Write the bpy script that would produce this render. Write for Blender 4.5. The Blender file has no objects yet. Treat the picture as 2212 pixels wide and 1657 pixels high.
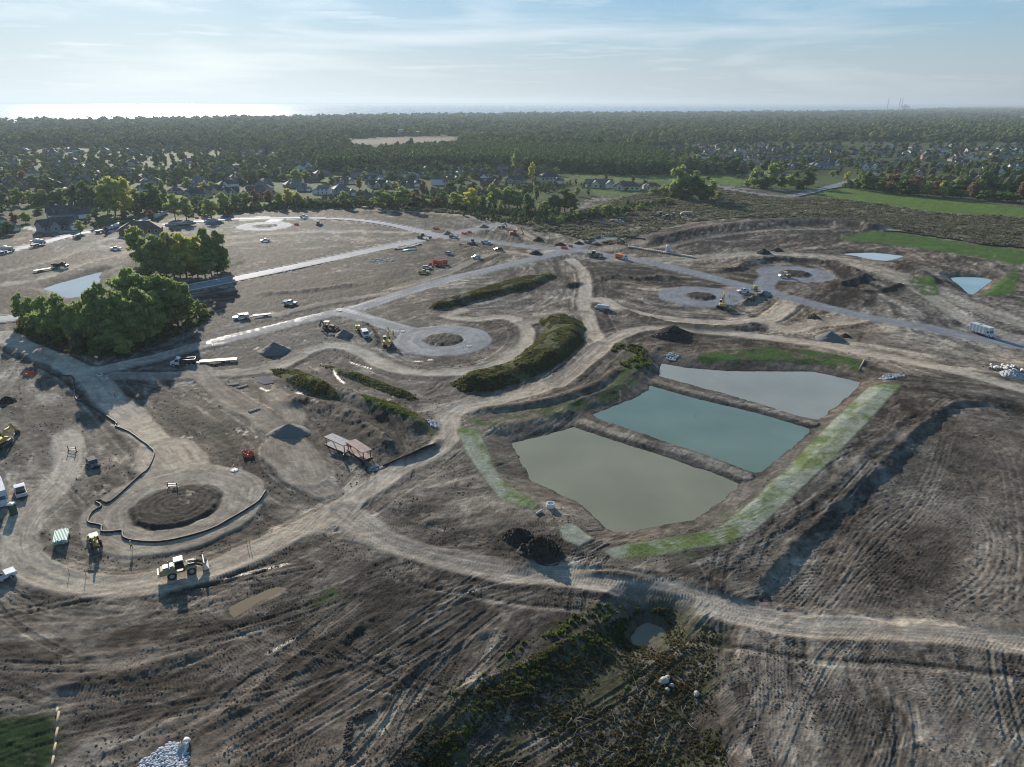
import bpy, math, random
import numpy as np
from mathutils import Vector, Matrix
random.seed(7); RNG = np.random.default_rng(7)
R = math.radians
sc = bpy.context.scene

# ---------------------------------------------------------------- camera
CH, PITCH, ROLL, FPX = 75.0, R(21.62), R(0.12), 1533.0
cam_d = bpy.data.cameras.new('camera'); cam = bpy.data.objects.new('camera', cam_d); sc.collection.objects.link(cam)
cam_d.sensor_width = 36; cam_d.lens = 36*FPX/2211; cam_d.clip_start = 1; cam_d.clip_end = 90000
cam.location = (0, 0, CH)
cam.rotation_mode = 'XYZ'
RM = Matrix.Rotation(R(90)-PITCH, 3, 'X') @ Matrix.Rotation(ROLL, 3, 'Z')
cam.rotation_euler = RM.to_euler()
sc.camera = cam
RMn = np.array(RM)

# ---------------------------------------------------------------- sky, sun, exposure
SUN_AZ, SUN_EL = R(-25.0), R(17.0)          # azimuth from +Y (clockwise positive)
world = bpy.data.worlds.new('World'); sc.world = world; world.use_nodes = True
nt = world.node_tree; nt.nodes.clear()
def N(nt, t, **k):
    n = nt.nodes.new(t)
    for a, b in k.items(): setattr(n, a, b)
    return n
wo = N(nt, 'ShaderNodeOutputWorld'); bg = N(nt, 'ShaderNodeBackground')
sky = N(nt, 'ShaderNodeTexSky', sky_type='NISHITA'); sky.sun_disc = False
sky.sun_elevation = SUN_EL; sky.sun_rotation = SUN_AZ
sky.altitude = 150; sky.air_density = 1.0; sky.dust_density = 0.35; sky.ozone_density = 3.0
tc = N(nt, 'ShaderNodeTexCoord'); mp = N(nt, 'ShaderNodeMapping'); mp.inputs['Scale'].default_value = (1.0, 1.0, 9.0)
mp.inputs['Rotation'].default_value = (R(1.2), R(-3.0), 0)
n1 = N(nt, 'ShaderNodeTexNoise'); n1.inputs['Scale'].default_value = 2.3; n1.inputs['Detail'].default_value = 8; n1.inputs['Roughness'].default_value = 0.55; n1.inputs['Distortion'].default_value = 0.5
cr = N(nt, 'ShaderNodeValToRGB'); cr.color_ramp.elements[0].position = 0.49; cr.color_ramp.elements[1].position = 0.70
mp2 = N(nt, 'ShaderNodeMapping'); mp2.inputs['Scale'].default_value = (2.2, 2.2, 34.0); mp2.inputs['Rotation'].default_value = (R(1), R(-2.0), 0)
n2 = N(nt, 'ShaderNodeTexNoise'); n2.inputs['Scale'].default_value = 3.1; n2.inputs['Detail'].default_value = 7; n2.inputs['Roughness'].default_value = 0.6
cr2 = N(nt, 'ShaderNodeValToRGB'); cr2.color_ramp.elements[0].position = 0.56; cr2.color_ramp.elements[1].position = 0.80
L = nt.links.new
L(tc.outputs['Generated'], mp.inputs['Vector']); L(mp.outputs[0], n1.inputs['Vector']); L(n1.outputs['Fac'], cr.inputs['Fac'])
L(tc.outputs['Generated'], mp2.inputs['Vector']); L(mp2.outputs[0], n2.inputs['Vector']); L(n2.outputs['Fac'], cr2.inputs['Fac'])
ad = N(nt, 'ShaderNodeMath', operation='MAXIMUM'); L(cr.outputs['Color'], ad.inputs[0]); L(cr2.outputs['Color'], ad.inputs[1])
ml = N(nt, 'ShaderNodeMath', operation='MULTIPLY'); L(ad.outputs[0], ml.inputs[0]); ml.inputs[1].default_value = 0.72
# thin cloud is lit by the same sky: brighten and whiten what is behind it
hsv = N(nt, 'ShaderNodeHueSaturation'); hsv.inputs['Saturation'].default_value = 0.4; hsv.inputs['Value'].default_value = 1.30
hs0 = N(nt, 'ShaderNodeHueSaturation'); hs0.inputs['Saturation'].default_value = 1.55; hs0.inputs['Value'].default_value = 1.12
gm = N(nt, 'ShaderNodeGamma'); gm.inputs['Gamma'].default_value = 0.36; L(sky.outputs[0], gm.inputs['Color'])
sc3 = N(nt, 'ShaderNodeMix', data_type='RGBA', blend_type='MULTIPLY'); sc3.inputs['Factor'].default_value = 1; sc3.inputs['B'].default_value = (2.8, 3.2, 3.62, 1); L(gm.outputs[0], sc3.inputs['A']); 
# low air is milky: towards the horizon the sky keeps its brightness but loses its tint
sxyz = N(nt, 'ShaderNodeSeparateXYZ'); L(tc.outputs['Generated'], sxyz.inputs[0])
mr = N(nt, 'ShaderNodeMapRange', interpolation_type='SMOOTHSTEP'); mr.inputs['From Min'].default_value = 0.0; mr.inputs['From Max'].default_value = 0.12; mr.inputs['To Min'].default_value = 0.8; mr.inputs['To Max'].default_value = 0.03; L(sxyz.outputs['Z'], mr.inputs['Value'])
bw = N(nt, 'ShaderNodeRGBToBW'); L(sc3.outputs['Result'], bw.inputs[0])
mk = N(nt, 'ShaderNodeMix', data_type='RGBA', blend_type='MULTIPLY'); mk.inputs['Factor'].default_value = 1; mk.inputs['B'].default_value = (0.86, 0.93, 0.99, 1); L(bw.outputs[0], mk.inputs['A'])
mz = N(nt, 'ShaderNodeMix', data_type='RGBA'); L(mr.outputs[0], mz.inputs['Factor']); L(sc3.outputs['Result'], mz.inputs['A']); L(mk.outputs['Result'], mz.inputs['B'])
L(mz.outputs['Result'], hs0.inputs['Color']); L(hs0.outputs[0], hsv.inputs['Color'])
mx = N(nt, 'ShaderNodeMix', data_type='RGBA'); L(ml.outputs[0], mx.inputs['Factor']); L(hs0.outputs[0], mx.inputs['A']); L(hsv.outputs[0], mx.inputs['B'])
L(mx.outputs['Result'], bg.inputs['Color']); bg.inputs['Strength'].default_value = 0.052
L(bg.outputs[0], wo.inputs[0])
sd = bpy.data.lights.new('sun', 'SUN'); sd.energy = 5.0; sd.angle = R(0.55); sd.color = (1.0, 0.91, 0.78)
sun = bpy.data.objects.new('sun', sd); sc.collection.objects.link(sun)
sdir = Vector((math.sin(SUN_AZ)*math.cos(SUN_EL), math.cos(SUN_AZ)*math.cos(SUN_EL), math.sin(SUN_EL)))
sun.rotation_euler = sdir.to_track_quat('Z', 'Y').to_euler()
vs = sc.view_settings; vs.view_transform = 'Standard'; vs.look = 'None'; vs.gamma = 1; vs.use_curve_mapping = False; vs.exposure = 0.78
sc.cycles.max_bounces = 6; sc.cycles.volume_bounces = 0; sc.cycles.transparent_max_bounces = 6
sc.cycles.use_denoising = True; sc.cycles.filter_width = 1.1

# ---------------------------------------------------------------- pixel (of a 2211 x 1657 view) -> ground point
def P(x, y, z=0.0):
    d = RMn @ np.array([x-1105.5, 828.5-y, -FPX])
    t = (z-CH)/d[2]
    return (d[0]*t, d[1]*t)
ZT = {'A1': (0, 205.1, .26843), 'A2': (539.8, 205.1, .26843), 'A3': (1079.6, 205.1, .26843), 'A4': (1617.2, 205.1, .26843),
      'B1': (0, 431.8, .26843), 'B2': (539.8, 431.8, .26843), 'B3': (1079.6, 431.8, .26843), 'B4': (1617.2, 431.8, .26843),
      'C1': (0, 755.7, .32571), 'C2': (539.8, 755.7, .32571), 'C3': (1079.6, 755.7, .32571), 'C4': (1617.2, 755.7, .32571),
      'D1': (0, 1187.6, .28315), 'D2': (539.8, 1187.6, .28315), 'D3': (1079.6, 1187.6, .28315), 'D4': (1617.2, 1187.6, .28315), 'F': (0, 0, 1)}
def Q(k, pts):
    a, b, s = ZT[k]; return [(a+x*s, b+y*s) for x, y in pts]
def W(pts, z=0.0): return np.array([P(x, y, z) for x, y in pts])
def proj(x, y, z=0.0):
    v = RMn.T @ np.array([x, y, z-CH]); return (1105.5 + FPX*v[0]/-v[2], 828.5 - FPX*v[1]/-v[2])

# ---------------------------------------------------------------- noise
def hsh(ix, iy, s):
    h = (ix.astype(np.int64)*374761393 + iy.astype(np.int64)*668265263 + s*1442695041) & 0xffffffff
    h = ((h ^ (h >> 13))*1274126177) & 0xffffffff
    h = h ^ (h >> 16)
    return (h & 0xffff).astype(np.float32)/65535.0
def vn(x, y, s):
    fx = np.floor(x); fy = np.floor(y); ix = fx.astype(np.int64); iy = fy.astype(np.int64)
    tx = (x-fx).astype(np.float32); ty = (y-fy).astype(np.float32); tx = tx*tx*(3-2*tx); ty = ty*ty*(3-2*ty)
    a = hsh(ix, iy, s); b = hsh(ix+1, iy, s); c = hsh(ix, iy+1, s); d = hsh(ix+1, iy+1, s)
    return a+(b-a)*tx+(c-a)*ty+(a-b-c+d)*tx*ty
def fbm(x, y, scale, octv, s, g=0.5):
    o = np.zeros(x.shape, np.float32); a = 1.0; t = 0.0; f = 1.0/scale
    for k in range(octv):
        c, sn = math.cos(k*1.1+.3), math.sin(k*1.1+.3)
        o += a*vn((x*c-y*sn)*f, (x*sn+y*c)*f, s+k); t += a; a *= g; f *= 2.03
    return o/t*2-1

# ---------------------------------------------------------------- the ground grid: finer close to where one stands
az_d = np.arange(-51.0, 51.01, 0.084)
az = np.radians(np.concatenate([np.arange(-180, -51, 6.0), az_d, np.arange(54, 180.1, 6.0)]))
dep = np.radians(np.arange(57.0, 4.6, -0.083))
rad = np.concatenate([[0.5, 12, 24, 36], CH/np.tan(dep), CH/np.tan(R(4.6))*1.06**np.arange(1, 76)])
rad = rad[rad < 62000]
NA, NR = len(az), len(rad)
AA, RR = np.meshgrid(az, rad)
GX = (np.sin(AA)*RR).ravel(); GY = (np.cos(AA)*RR).ravel(); RRr = RR.ravel()
NV = NA*NR
GZ = np.zeros(NV, np.float32)
def grid_at(F, x, y):
    x = np.asarray(x, float); y = np.asarray(y, float)
    a = np.arctan2(x, y); r = np.hypot(x, y)
    i = np.interp(a, az, np.arange(NA)); j = np.interp(r, rad, np.arange(NR))
    i0 = np.clip(np.floor(i).astype(int), 0, NA-2); j0 = np.clip(np.floor(j).astype(int), 0, NR-2)
    fi = i-i0; fj = j-j0; G = F.reshape(NR, NA)
    return (G[j0, i0]*(1-fi)*(1-fj)+G[j0, i0+1]*fi*(1-fj)+G[j0+1, i0]*(1-fi)*fj+G[j0+1, i0+1]*fi*fj)
def zat(x, y): return float(grid_at(GZ, [x], [y])[0])

# spatial bins for quick distance stamps
CS = 6.0; BX0, BY0, BX1, BY1 = -900, 30, 900, 1300
inb = np.where((GX > BX0) & (GX < BX1) & (GY > BY0) & (GY < BY1) & (np.abs(np.degrees(AA.ravel())) < 51.2))[0]
ncx = int((BX1-BX0)/CS)+1; ncy = int((BY1-BY0)/CS)+1
cid = ((GY[inb]-BY0)/CS).astype(int)*ncx + ((GX[inb]-BX0)/CS).astype(int)
o = np.argsort(cid, kind='stable'); inb = inb[o]; cid = cid[o]
cst = np.searchsorted(cid, np.arange(ncx*ncy+1))
SX = GX[inb].astype(np.float32); SY = GY[inb].astype(np.float32)
_D = np.full(len(inb), 1e9, np.float32); _V = np.zeros(len(inb), np.float32); _U = np.zeros(len(inb), np.float32)
def rng_cells(x0, y0, x1, y1):
    cx0 = int(min(max((x0-BX0)/CS, 0), ncx-1)); cx1 = int(min(max((x1-BX0)/CS, 0), ncx-1))
    cy0 = int(min(max((y0-BY0)/CS, 0), ncy-1)); cy1 = int(min(max((y1-BY0)/CS, 0), ncy-1))
    L_ = [np.arange(cst[c*ncx+cx0], cst[c*ncx+cx1+1]) for c in range(cy0, cy1+1)]
    return np.concatenate(L_) if L_ else np.zeros(0, int)
def resample(w, step=3.0, closed=False):
    w = np.asarray(w, float)
    if closed: q = np.vstack([w[-1], w, w[0], w[1]])
    else: q = np.vstack([2*w[0]-w[1], w, 2*w[-1]-w[-2]])
    out = []
    for i in range(1, len(q)-2):
        p0, p1, p2, p3 = q[i-1], q[i], q[i+1], q[i+2]; n = max(1, int(np.hypot(*(p2-p1))/step))
        for t in np.arange(n)/n:
            out.append(0.5*((2*p1)+(-p0+p2)*t+(2*p0-5*p1+4*p2-p3)*t*t+(-p0+3*p1-3*p2+p3)*t**3))
    if not closed: out.append(w[-1])
    return np.array(out)
def stamp(w, width, closed=False):
    """world polyline -> (vertex ids, signed side distance, arc length) for grid vertices nearer than width"""
    w = np.asarray(w, float); n = len(w) if closed else len(w)-1; s = 0.0; tl = []
    for i in range(n):
        a = w[i]; b = w[(i+1) % len(w)]; d = b-a; l = math.hypot(*d)
        if l < 1e-6: continue
        id_ = rng_cells(min(a[0], b[0])-width, min(a[1], b[1])-width, max(a[0], b[0])+width, max(a[1], b[1])+width)
        if len(id_):
            px = SX[id_]-a[0]; py = SY[id_]-a[1]; ux, uy = d/l
            t = np.clip(px*ux+py*uy, 0, l); qx = px-t*ux; qy = py-t*uy; dd = np.hypot(qx, qy)
            k = dd < np.minimum(_D[id_], width)
            ii = id_[k]; _D[ii] = dd[k]; _V[ii] = np.where(ux*qy[k]-uy*qx[k] > 0, dd[k], -dd[k]); _U[ii] = s+t[k]; tl.append(ii)
        s += l
    if not tl: return np.zeros(0, int), np.zeros(0), np.zeros(0)
    t = np.unique(np.concatenate(tl)); v = _V[t].copy(); u = _U[t].copy(); _D[t] = 1e9
    return inb[t], v, u
def pip(x, y, poly):
    c = np.zeros(x.shape, bool); n = len(poly)
    for i in range(n):
        x0, y0 = poly[i]; x1, y1 = poly[(i+1) % n]
        if y0 == y1: continue
        k = ((y0 > y) != (y1 > y)) & (x < (x1-x0)*(y-y0)/(y1-y0)+x0); c ^= k
    return c
def smooth(a, b, x):
    t = np.clip((x-a)/(b-a), 0, 1); return t*t*(3-2*t)
def area(w, feather, smoothpoly=True):
    """soft mask of a closed polygon: ids, mask 0..1 (0.5 on the line), signed distance (inside positive)"""
    w = np.asarray(w, float)
    if smoothpoly: w = resample(w, 6.0, True)
    x0, y0 = w.min(0)-feather; x1, y1 = w.max(0)+feather
    c = rng_cells(x0, y0, x1, y1); g = inb[c]
    ins = pip(SX[c], SY[c], w)
    dist = np.full(NV, 1e4, np.float32) if False else None
    ids, v, u = stamp(w, feather, True)
    sd_ = np.where(ins, feather, -feather).astype(np.float32)
    pos = {}
    lut = np.full(1, 0)
    _tmp = LUT; _tmp[g] = np.arange(len(g))
    k = _tmp[ids]; ok = k >= 0; k2 = k[ok]
    sd_[k2] = np.where(ins[k2], np.abs(v[ok]), -np.abs(v[ok]))
    _tmp[g] = -1
    keep = sd_ > -feather
    return g[keep], smooth(-feather, feather, sd_[keep]), sd_[keep]
LUT = np.full(NV, -1, np.int64)
# ================================================================ THE GROUND
TONE = np.full(NV, 0.40, np.float32)                 # 0 wet black topsoil .. 1 dry pale clay
GRN = np.zeros(NV, np.float32)                       # grass cover
GCOL = np.zeros((NV, 3), np.float32); GCOL[:] = (.06, .075, .03)
GST = np.zeros(NV, np.float32); GREY = np.zeros(NV, np.float32); ASPH = np.zeros(NV, np.float32); CONC = np.zeros(NV, np.float32)
WET = np.zeros(NV, np.float32); ZONE = np.zeros(NV, np.int8)
FLAT = np.zeros(NV, np.float32)                      # where vehicles have pressed the micro relief away
# zones: 0 ground 1 haul road 2 gravel road 3 asphalt road 4 concrete 5 grass 6 weeds 7 forest floor/suburb
def tone(poly, t, f=8, k='F', amt=1.0):
    g, m, s = area(W(Q(k, poly)), f); m = m*amt; TONE[g] = TONE[g]*(1-m)+t*m
# ---- base relief
near = RRr < 1400
nx, ny = GX[near], GY[near]
GZ[near] = fbm(nx, ny, 55, 3, 11)*0.6*smooth(1400, 900, RRr[near])
# ---- broad tones of the soil
for poly, t, f in [
    ([(0,820),(130,870),(300,990),(250,1040),(180,1120),(120,1180),(0,1150)], .56, 6),
    ([(560,960),(820,990),(860,1040),(760,1150),(560,1180),(500,1240),(560,1060)], .56, 6),
    ([(1130,690),(1240,650),(1262,700),(1240,690)], .55, 5), ([(1000,660),(1200,625),(1250,660),(1140,690),(1000,690)], .5, 5),
    ([(1280,640),(1330,640),(1450,690),(1640,700),(1560,712),(1350,690)], .72, 4),
    ([(1640,690),(1700,640),(1950,665),(2211,700),(2211,800),(1900,785),(1700,745)], .62, 6),
    ([(1700,640),(1850,615),(2000,620),(2211,660),(2211,740),(2000,700),(1850,675)], .52, 6),
    ([(1560,1370),(1650,1370),(2211,1400),(2211,1700),(1650,1700),(1540,1500)], .50, 2.5),
    ([(2000,1180),(2211,900),(2300,1400),(1800,1330),(1900,1260)], .52, 6),
    ([(2070,880),(2211,905),(2300,1150),(2150,1000),(1900,1240),(1700,1320),(1640,1310),(1800,1130)], .38, 3),
    ([(1900,1170),(2080,1110),(2110,1160),(2010,1260),(1870,1310)], .26, 2),
    ([(60,735),(300,700),(520,680),(430,720),(240,775)], .22, 6), ([(0,560),(200,545),(250,600),(100,650),(0,680)], .30, 8),
    ([(400,650),(900,560),(960,580),(620,690),(520,690)], .2, 6), ([(640,550),(900,535),(960,560),(800,590),(660,600)], .28, 6),
    ([(0,1180),(200,1280),(600,1260),(560,1330),(300,1360),(0,1350)], .46, 4),
    ([(0,1330),(450,1340),(700,1250),(720,1290),(560,1400),(350,1450),(0,1480)], .36, 4), ([(0,1500),(420,1440),(560,1480),(380,1640),(0,1640)], .26, 3),
    ([(560,1290),(1000,1240),(1330,1290),(1200,1400),(850,1560),(700,1657),(480,1657),(640,1400)], .23, 3),
    ([(820,1050),(1100,1060),(1210,1160),(1180,1240),(1000,1200),(880,1150)], .34, 3), ([(1090,1120),(1220,1150),(1190,1240),(1050,1190)], .12, 2.5),
    ([(2065,880),(1990,880),(1900,920),(1790,1040),(1620,1190),(1540,1230),(1640,1300),(1760,1150),(1930,985)], .36, 2.5),
    ([(1270,570),(1400,580),(1640,622),(1560,622),(1400,622),(1300,655),(1250,650)], .2, 4), ([(1620,615),(1640,560),(1830,570),(1870,620),(1800,665),(1740,640),(1820,600)], .14, 5),
    ([(1380,530),(1500,500),(1700,478),(1930,495),(1800,545),(1500,560)], .3, 8), ([(590,850),(700,850),(800,880),(950,955),(860,1010),(700,930)], .22, 3),
    ([(1880,800),(2211,850),(2211,900),(2060,875),(1960,850)], .18, 3), ([(240,840),(350,900),(520,1000),(600,1090),(560,1160),(590,1010),(440,890)], .2, 2.5),
    ([(0,900),(110,880),(190,980),(330,1050),(190,1090),(170,1000)], .34, 4), ([(0,850),(60,860),(50,910),(0,900)], .15, 3),
    ([(880,450),(1000,455),(1200,530),(1100,520),(900,500),(560,470),(560,455)], .34, 6), ([(1380,700),(1500,705),(1500,725),(1400,722)], .15, 2),
    ([(1000,560),(1200,555),(1160,600),(900,665),(800,670)], .42, 5), ([(560,790),(900,800),(960,850),(900,870),(700,800)], .46, 5),
    ([(1350,740),(1520,740),(1640,745),(1900,785),(1900,800),(1500,760),(1380,800)], .34, 4), ([(1700,640),(1560,708),(1620,725),(1720,700)], .6, 4)]:
    tone(poly, t, f)
TONE[near] += fbm(nx, ny, 22, 5, 21, .6)*0.22 + fbm(nx, ny, 3.2, 4, 31, .6)*0.20
# ---- roads -----------------------------------------------------------------
def road(k, pts, half, kind, t=.75, crown=0.0, soft=1.2, flat=1.0, level=None, tag=True):
    t = min(t+.21, .97); soft = soft*.75 if kind == 1 else soft
    w = resample(W(Q(k, pts)), 4); wob = half+soft+1.2
    ids, v, u = stamp(w, wob)
    hh = half + (vn(u*0.13, np.sign(v)*3+0*u, 5)-.5)*(1.4 if kind == 1 else 0.0)*min(1, half/4)
    m = smooth(hh+soft, hh-soft*0.6, np.abs(v))
    GZ[ids] = GZ[ids]*(1-m*flat)+m*flat*((0 if level is None else level)+crown)
    if kind == 1:
        st = fbm(v*3.0, u*0.22, 1.0, 3, 77)*.20+fbm(v, u*.1, 2.5, 2, 78)*.1
        TONE[ids] = TONE[ids]*(1-m)+m*(t+st)
        rut = (fbm(v*1.6, u*0.06, 1.0, 2, 79))*0.06
        GZ[ids] += m*rut + smooth(soft+1.1, 0, np.abs(np.abs(v)-hh-soft*.4))*0.16*(1-m*.2)
        # tyre cleats
        sel = RRr[ids] < 210
        i2 = ids[sel]; GZ[i2] += (m*0.02*np.sin(u*2*np.pi/0.55+np.abs(v)*3)*smooth(.35, .6, vn(v*1.1, u*.05, 80)))[sel]
        if tag: ZONE[ids[m > .5]] = 1
    else:
        a = {2: GREY, 3: ASPH, 4: CONC}[kind]; a[ids] = np.maximum(a[ids], m)
        if kind == 2: GST[ids] = fbm(v*1.1, u*.07, 1.0, 3, 177)
        if kind != 2: GREY[ids] *= 1-m
        if kind == 4: ASPH[ids] *= 1-m
        if tag: ZONE[ids[m > .5]] = kind
    FLAT[ids] = np.maximum(FLAT[ids], m); GRN[ids] *= 1-m
    return w
def disc(k, c, r, kind, t=.7, inner=0.0, island_t=.2, island_h=.7):
    cx, cy = W(Q(k, [c]))[0]
    id_ = rng_cells(cx-r-2, cy-r-2, cx+r+2, cy+r+2); g = inb[id_]
    d = np.hypot(GX[g]-cx, GY[g]-cy); d = d+(vn(np.arctan2(GX[g]-cx, GY[g]-cy)*4, d*0, 3)-.5)*.8
    m = smooth(r+.6, r-.6, d)*(smooth(inner-.5, inner+.4, d) if inner else 1)
    GZ[g] = GZ[g]*(1-m)
    if kind == 1:
        st = fbm(d*2.4, np.arctan2(GX[g]-cx, GY[g]-cy)*3, 1.0, 3, 97)*.22
        TONE[g] = TONE[g]*(1-m)+m*(t+st); GZ[g] += m*st*.12
    else:
        a = {2: GREY, 3: ASPH, 4: CONC}[kind]; a[g] = np.maximum(a[g], m)
        if kind == 2: k_ = m > .3; GST[g[k_]] = fbm(d*.9, np.arctan2(GX[g]-cx, GY[g]-cy)*1.5, 1.0, 3, 178)[k_]
    ZONE[g[m > .5]] = kind; FLAT[g] = np.maximum(FLAT[g], m)
    if inner:
        mi = smooth(inner+.2, inner-.8, d); TONE[g] = TONE[g]*(1-mi)+island_t*mi
        GZ[g] = GZ[g]*(1-mi)+mi*(island_h*smooth(inner, inner-1.6, d)+fbm(GX[g], GY[g], 2.2, 3, 5)*.12)
        ZONE[g[mi > .5]] = 0; GREY[g] *= 1-mi; CONC[g] *= 1-mi; ASPH[g] *= 1-mi; FLAT[g] *= 1-mi
    return cx, cy
HAUL = []
def haul(pts, half, t=.80, k='F', **kw): HAUL.append(road(k, pts, half, 1, t, **kw))
# far tracks first, then the nearer ones
haul([(0,590),(60,575),(140,553),(220,520),(280,512),(360,505)], 3, .6); haul([(0,617),(90,600),(190,566),(290,543),(370,531)], 3.2, .62)
haul([(500,512),(620,503),(760,500),(880,503)], 4, .62); haul([(480,525),(600,520),(700,512),(800,520)], 3, .5)
haul([(1185,545),(1260,522),(1330,502),(1400,490),(1480,476),(1600,452),(1700,436),(1760,428),(1830,432),(1930,445),(2060,463),(2211,470)], 3.4, .62)
haul([(1150,515),(1100,490),(1020,468),(900,458),(760,452)], 3, .5)
haul([(1300,540),(1420,515),(1560,490),(1700,478),(1840,484),(1920,497)], 5, .5, soft=3)
haul([(1330,560),(1480,560),(1620,548),(1760,552),(1880,575),(1960,610),(2060,650),(2211,700)], 5, .55, soft=3)
haul([(1850,575),(1900,590),(1990,630),(2100,700),(2211,735)], 3.5, .62)
haul([(1230,560),(1258,585),(1265,620),(1262,655),(1272,690),(1285,720),(1305,750)], 2.6, .72)
haul([(850,625),(960,592),(1010,570),(1040,556),(1080,545),(1160,552)], 2.2, .55); haul([(560,690),(700,655),(850,632),(1000,610)], 2.0, .5)
haul([(1262,650),(1300,648),(1350,672),(1430,688),(1540,697),(1640,695),(1690,672),(1720,645)], 3.4, .74)
haul([(1640,695),(1700,712),(1760,700),(1850,690)], 4, .66)
haul([(590,800),(640,770),(700,748),(760,752),(820,785),(880,803),(970,806),(1060,792),(1115,765),(1140,730),(1128,700),(1090,685),(1020,690),(960,682),(1000,672)], 2.6, .74)
haul([(1130,700),(1200,680),(1262,676)], 3, .55); haul([(640,770),(560,800),(430,810),(250,812)], 3.2, .58)
haul([(0,722),(70,755),(140,785),(190,812),(240,862),(300,920),(355,975),(385,1020)], 3.7, .72)
haul([(195,806),(260,790),(340,770),(440,744),(500,730)], 3.5, .68)
haul([(140,940),(150,1000),(120,1050),(80,1090),(45,1140),(40,1190),(75,1232),(150,1260),(250,1268),(350,1255),(450,1232),(540,1195),(640,1150),(735,1098),(800,1055),(870,1010),(945,965),(972,930),(968,900),(995,882),(1060,868),(1150,845),(1225,812),(1280,770),(1330,730),(1390,710),(1500,714),(1620,725),(1750,742),(1900,768),(2050,798),(2211,842)], 2.9, .72)
haul([(740,1105),(800,1150),(880,1185),(1000,1215),(1150,1240),(1300,1252),(1450,1280),(1600,1325),(1750,1348),(1900,1352),(2050,1366),(2250,1388)], 3.0, .62)
haul([(590,850),(640,900),(600,960),(620,1010),(700,1060)], 3, .5); haul([(420,790),(480,850),(560,900),(640,960),(680,1030)], 3, .48)
haul([(1400,522),(1500,497),(1620,480),(1760,476),(1900,489)], 3.2, .62, soft=3); haul([(1430,535),(1540,512),(1660,498),(1780,496)], 2.2, .5, soft=2)
haul([(1300,745),(1240,800),(1200,830)], 3, .6)
# gravelled new roads
def grav(pts, half, k='F', **kw): return road(k, pts, half, 2, **kw)
road('F', [(470,738),(530,722),(600,705),(680,685),(740,672)], 3.6, 2, soft=1.4)
grav([(660,690),(730,674),(790,660),(850,640),(960,606),(1060,582),(1150,560),(1215,546),(1255,540)], 4.0)
grav([(1215,546),(1255,541),(1310,551),(1400,566),(1500,591),(1600,616),(1660,629)], 4.4); grav([(1672,634),(1800,668),(1900,691),(2000,708),(2100,729),(2250,753)], 4.0)
grav([(1255,541),(1180,537),(1100,528),(1020,518),(950,511)], 4.2); grav([(1215,546),(1260,528),(1320,515)], 3.6)
grav([(930,513),(1000,500),(1090,483)], 5.0); grav([(735,672),(780,684),(840,702),(890,715),(920,725)], 3.8)
grav([(1590,615),(1620,628),(1560,634)], 4.5); grav([(1650,633),(1650,615),(1662,600)], 4.5)
c8 = disc('F', (957, 733.5), 16.6, 2, inner=6.9, island_t=.12, island_h=.5)
c9 = disc('F', (1512, 640), 17.2, 2, inner=6.4, island_t=.12)
c10 = disc('F', (1716, 591.5), 17.4, 2, inner=7.0, island_t=.14, island_h=1.0)
# asphalt with kerbs
KERB = []
def asph(pts, half, k='F', closed=False): KERB.append((road(k, pts, half, 3, soft=.3), half))
asph([(945,510),(900,498),(860,488),(800,478),(740,472.5),(650,470.5),(560,471.5),(480,474.5),(400,481),(340,486),(300,488)], 4.2)
asph([(912,517),(800,540.5),(700,562),(600,583),(500,603.5),(405,622),(300,643),(200,662),(100,677),(-20,692)], 5.0)
asph([(-20,552),(40,537),(90,525),(150,509),(215,496.5),(262,488)], 4.0)
road('F', [(600,473),(590,478),(585,482)], 4.5, 3, soft=.4)
c4 = disc('F', (571, 488.5), 17.5, 4, inner=8.0, island_t=.3)
road('F', [(262,488),(300,481),(335,466),(372,455),(420,450)], 3.8, 4, soft=.3); road('F', [(262,488),(200,497),(110,500),(60,492),(0,490)], 3.6, 4, soft=.3)
road('F', [(215,500),(300,497),(330,492)], 3, 4, soft=.3)
road('F', [(1570,408),(1640,420),(1700,424),(1760,413),(1829,394),(1900,378)], 5.5, 2, soft=.5)
road('F', [(1560,404),(1620,408),(1680,410),(1760,412)], 4, 2, soft=.5); road('F', [(1440,350),(1500,366),(1600,374),(1700,378)], 4.0, 4, soft=.4)
# foreground turning circle
haul([(355,975),(380,1010),(405,1030)], 6.5, .72)
c3 = disc('F', (381, 1092), 17.0, 1, t=.82, inner=8.6, island_t=.12, island_h=.45)
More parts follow.
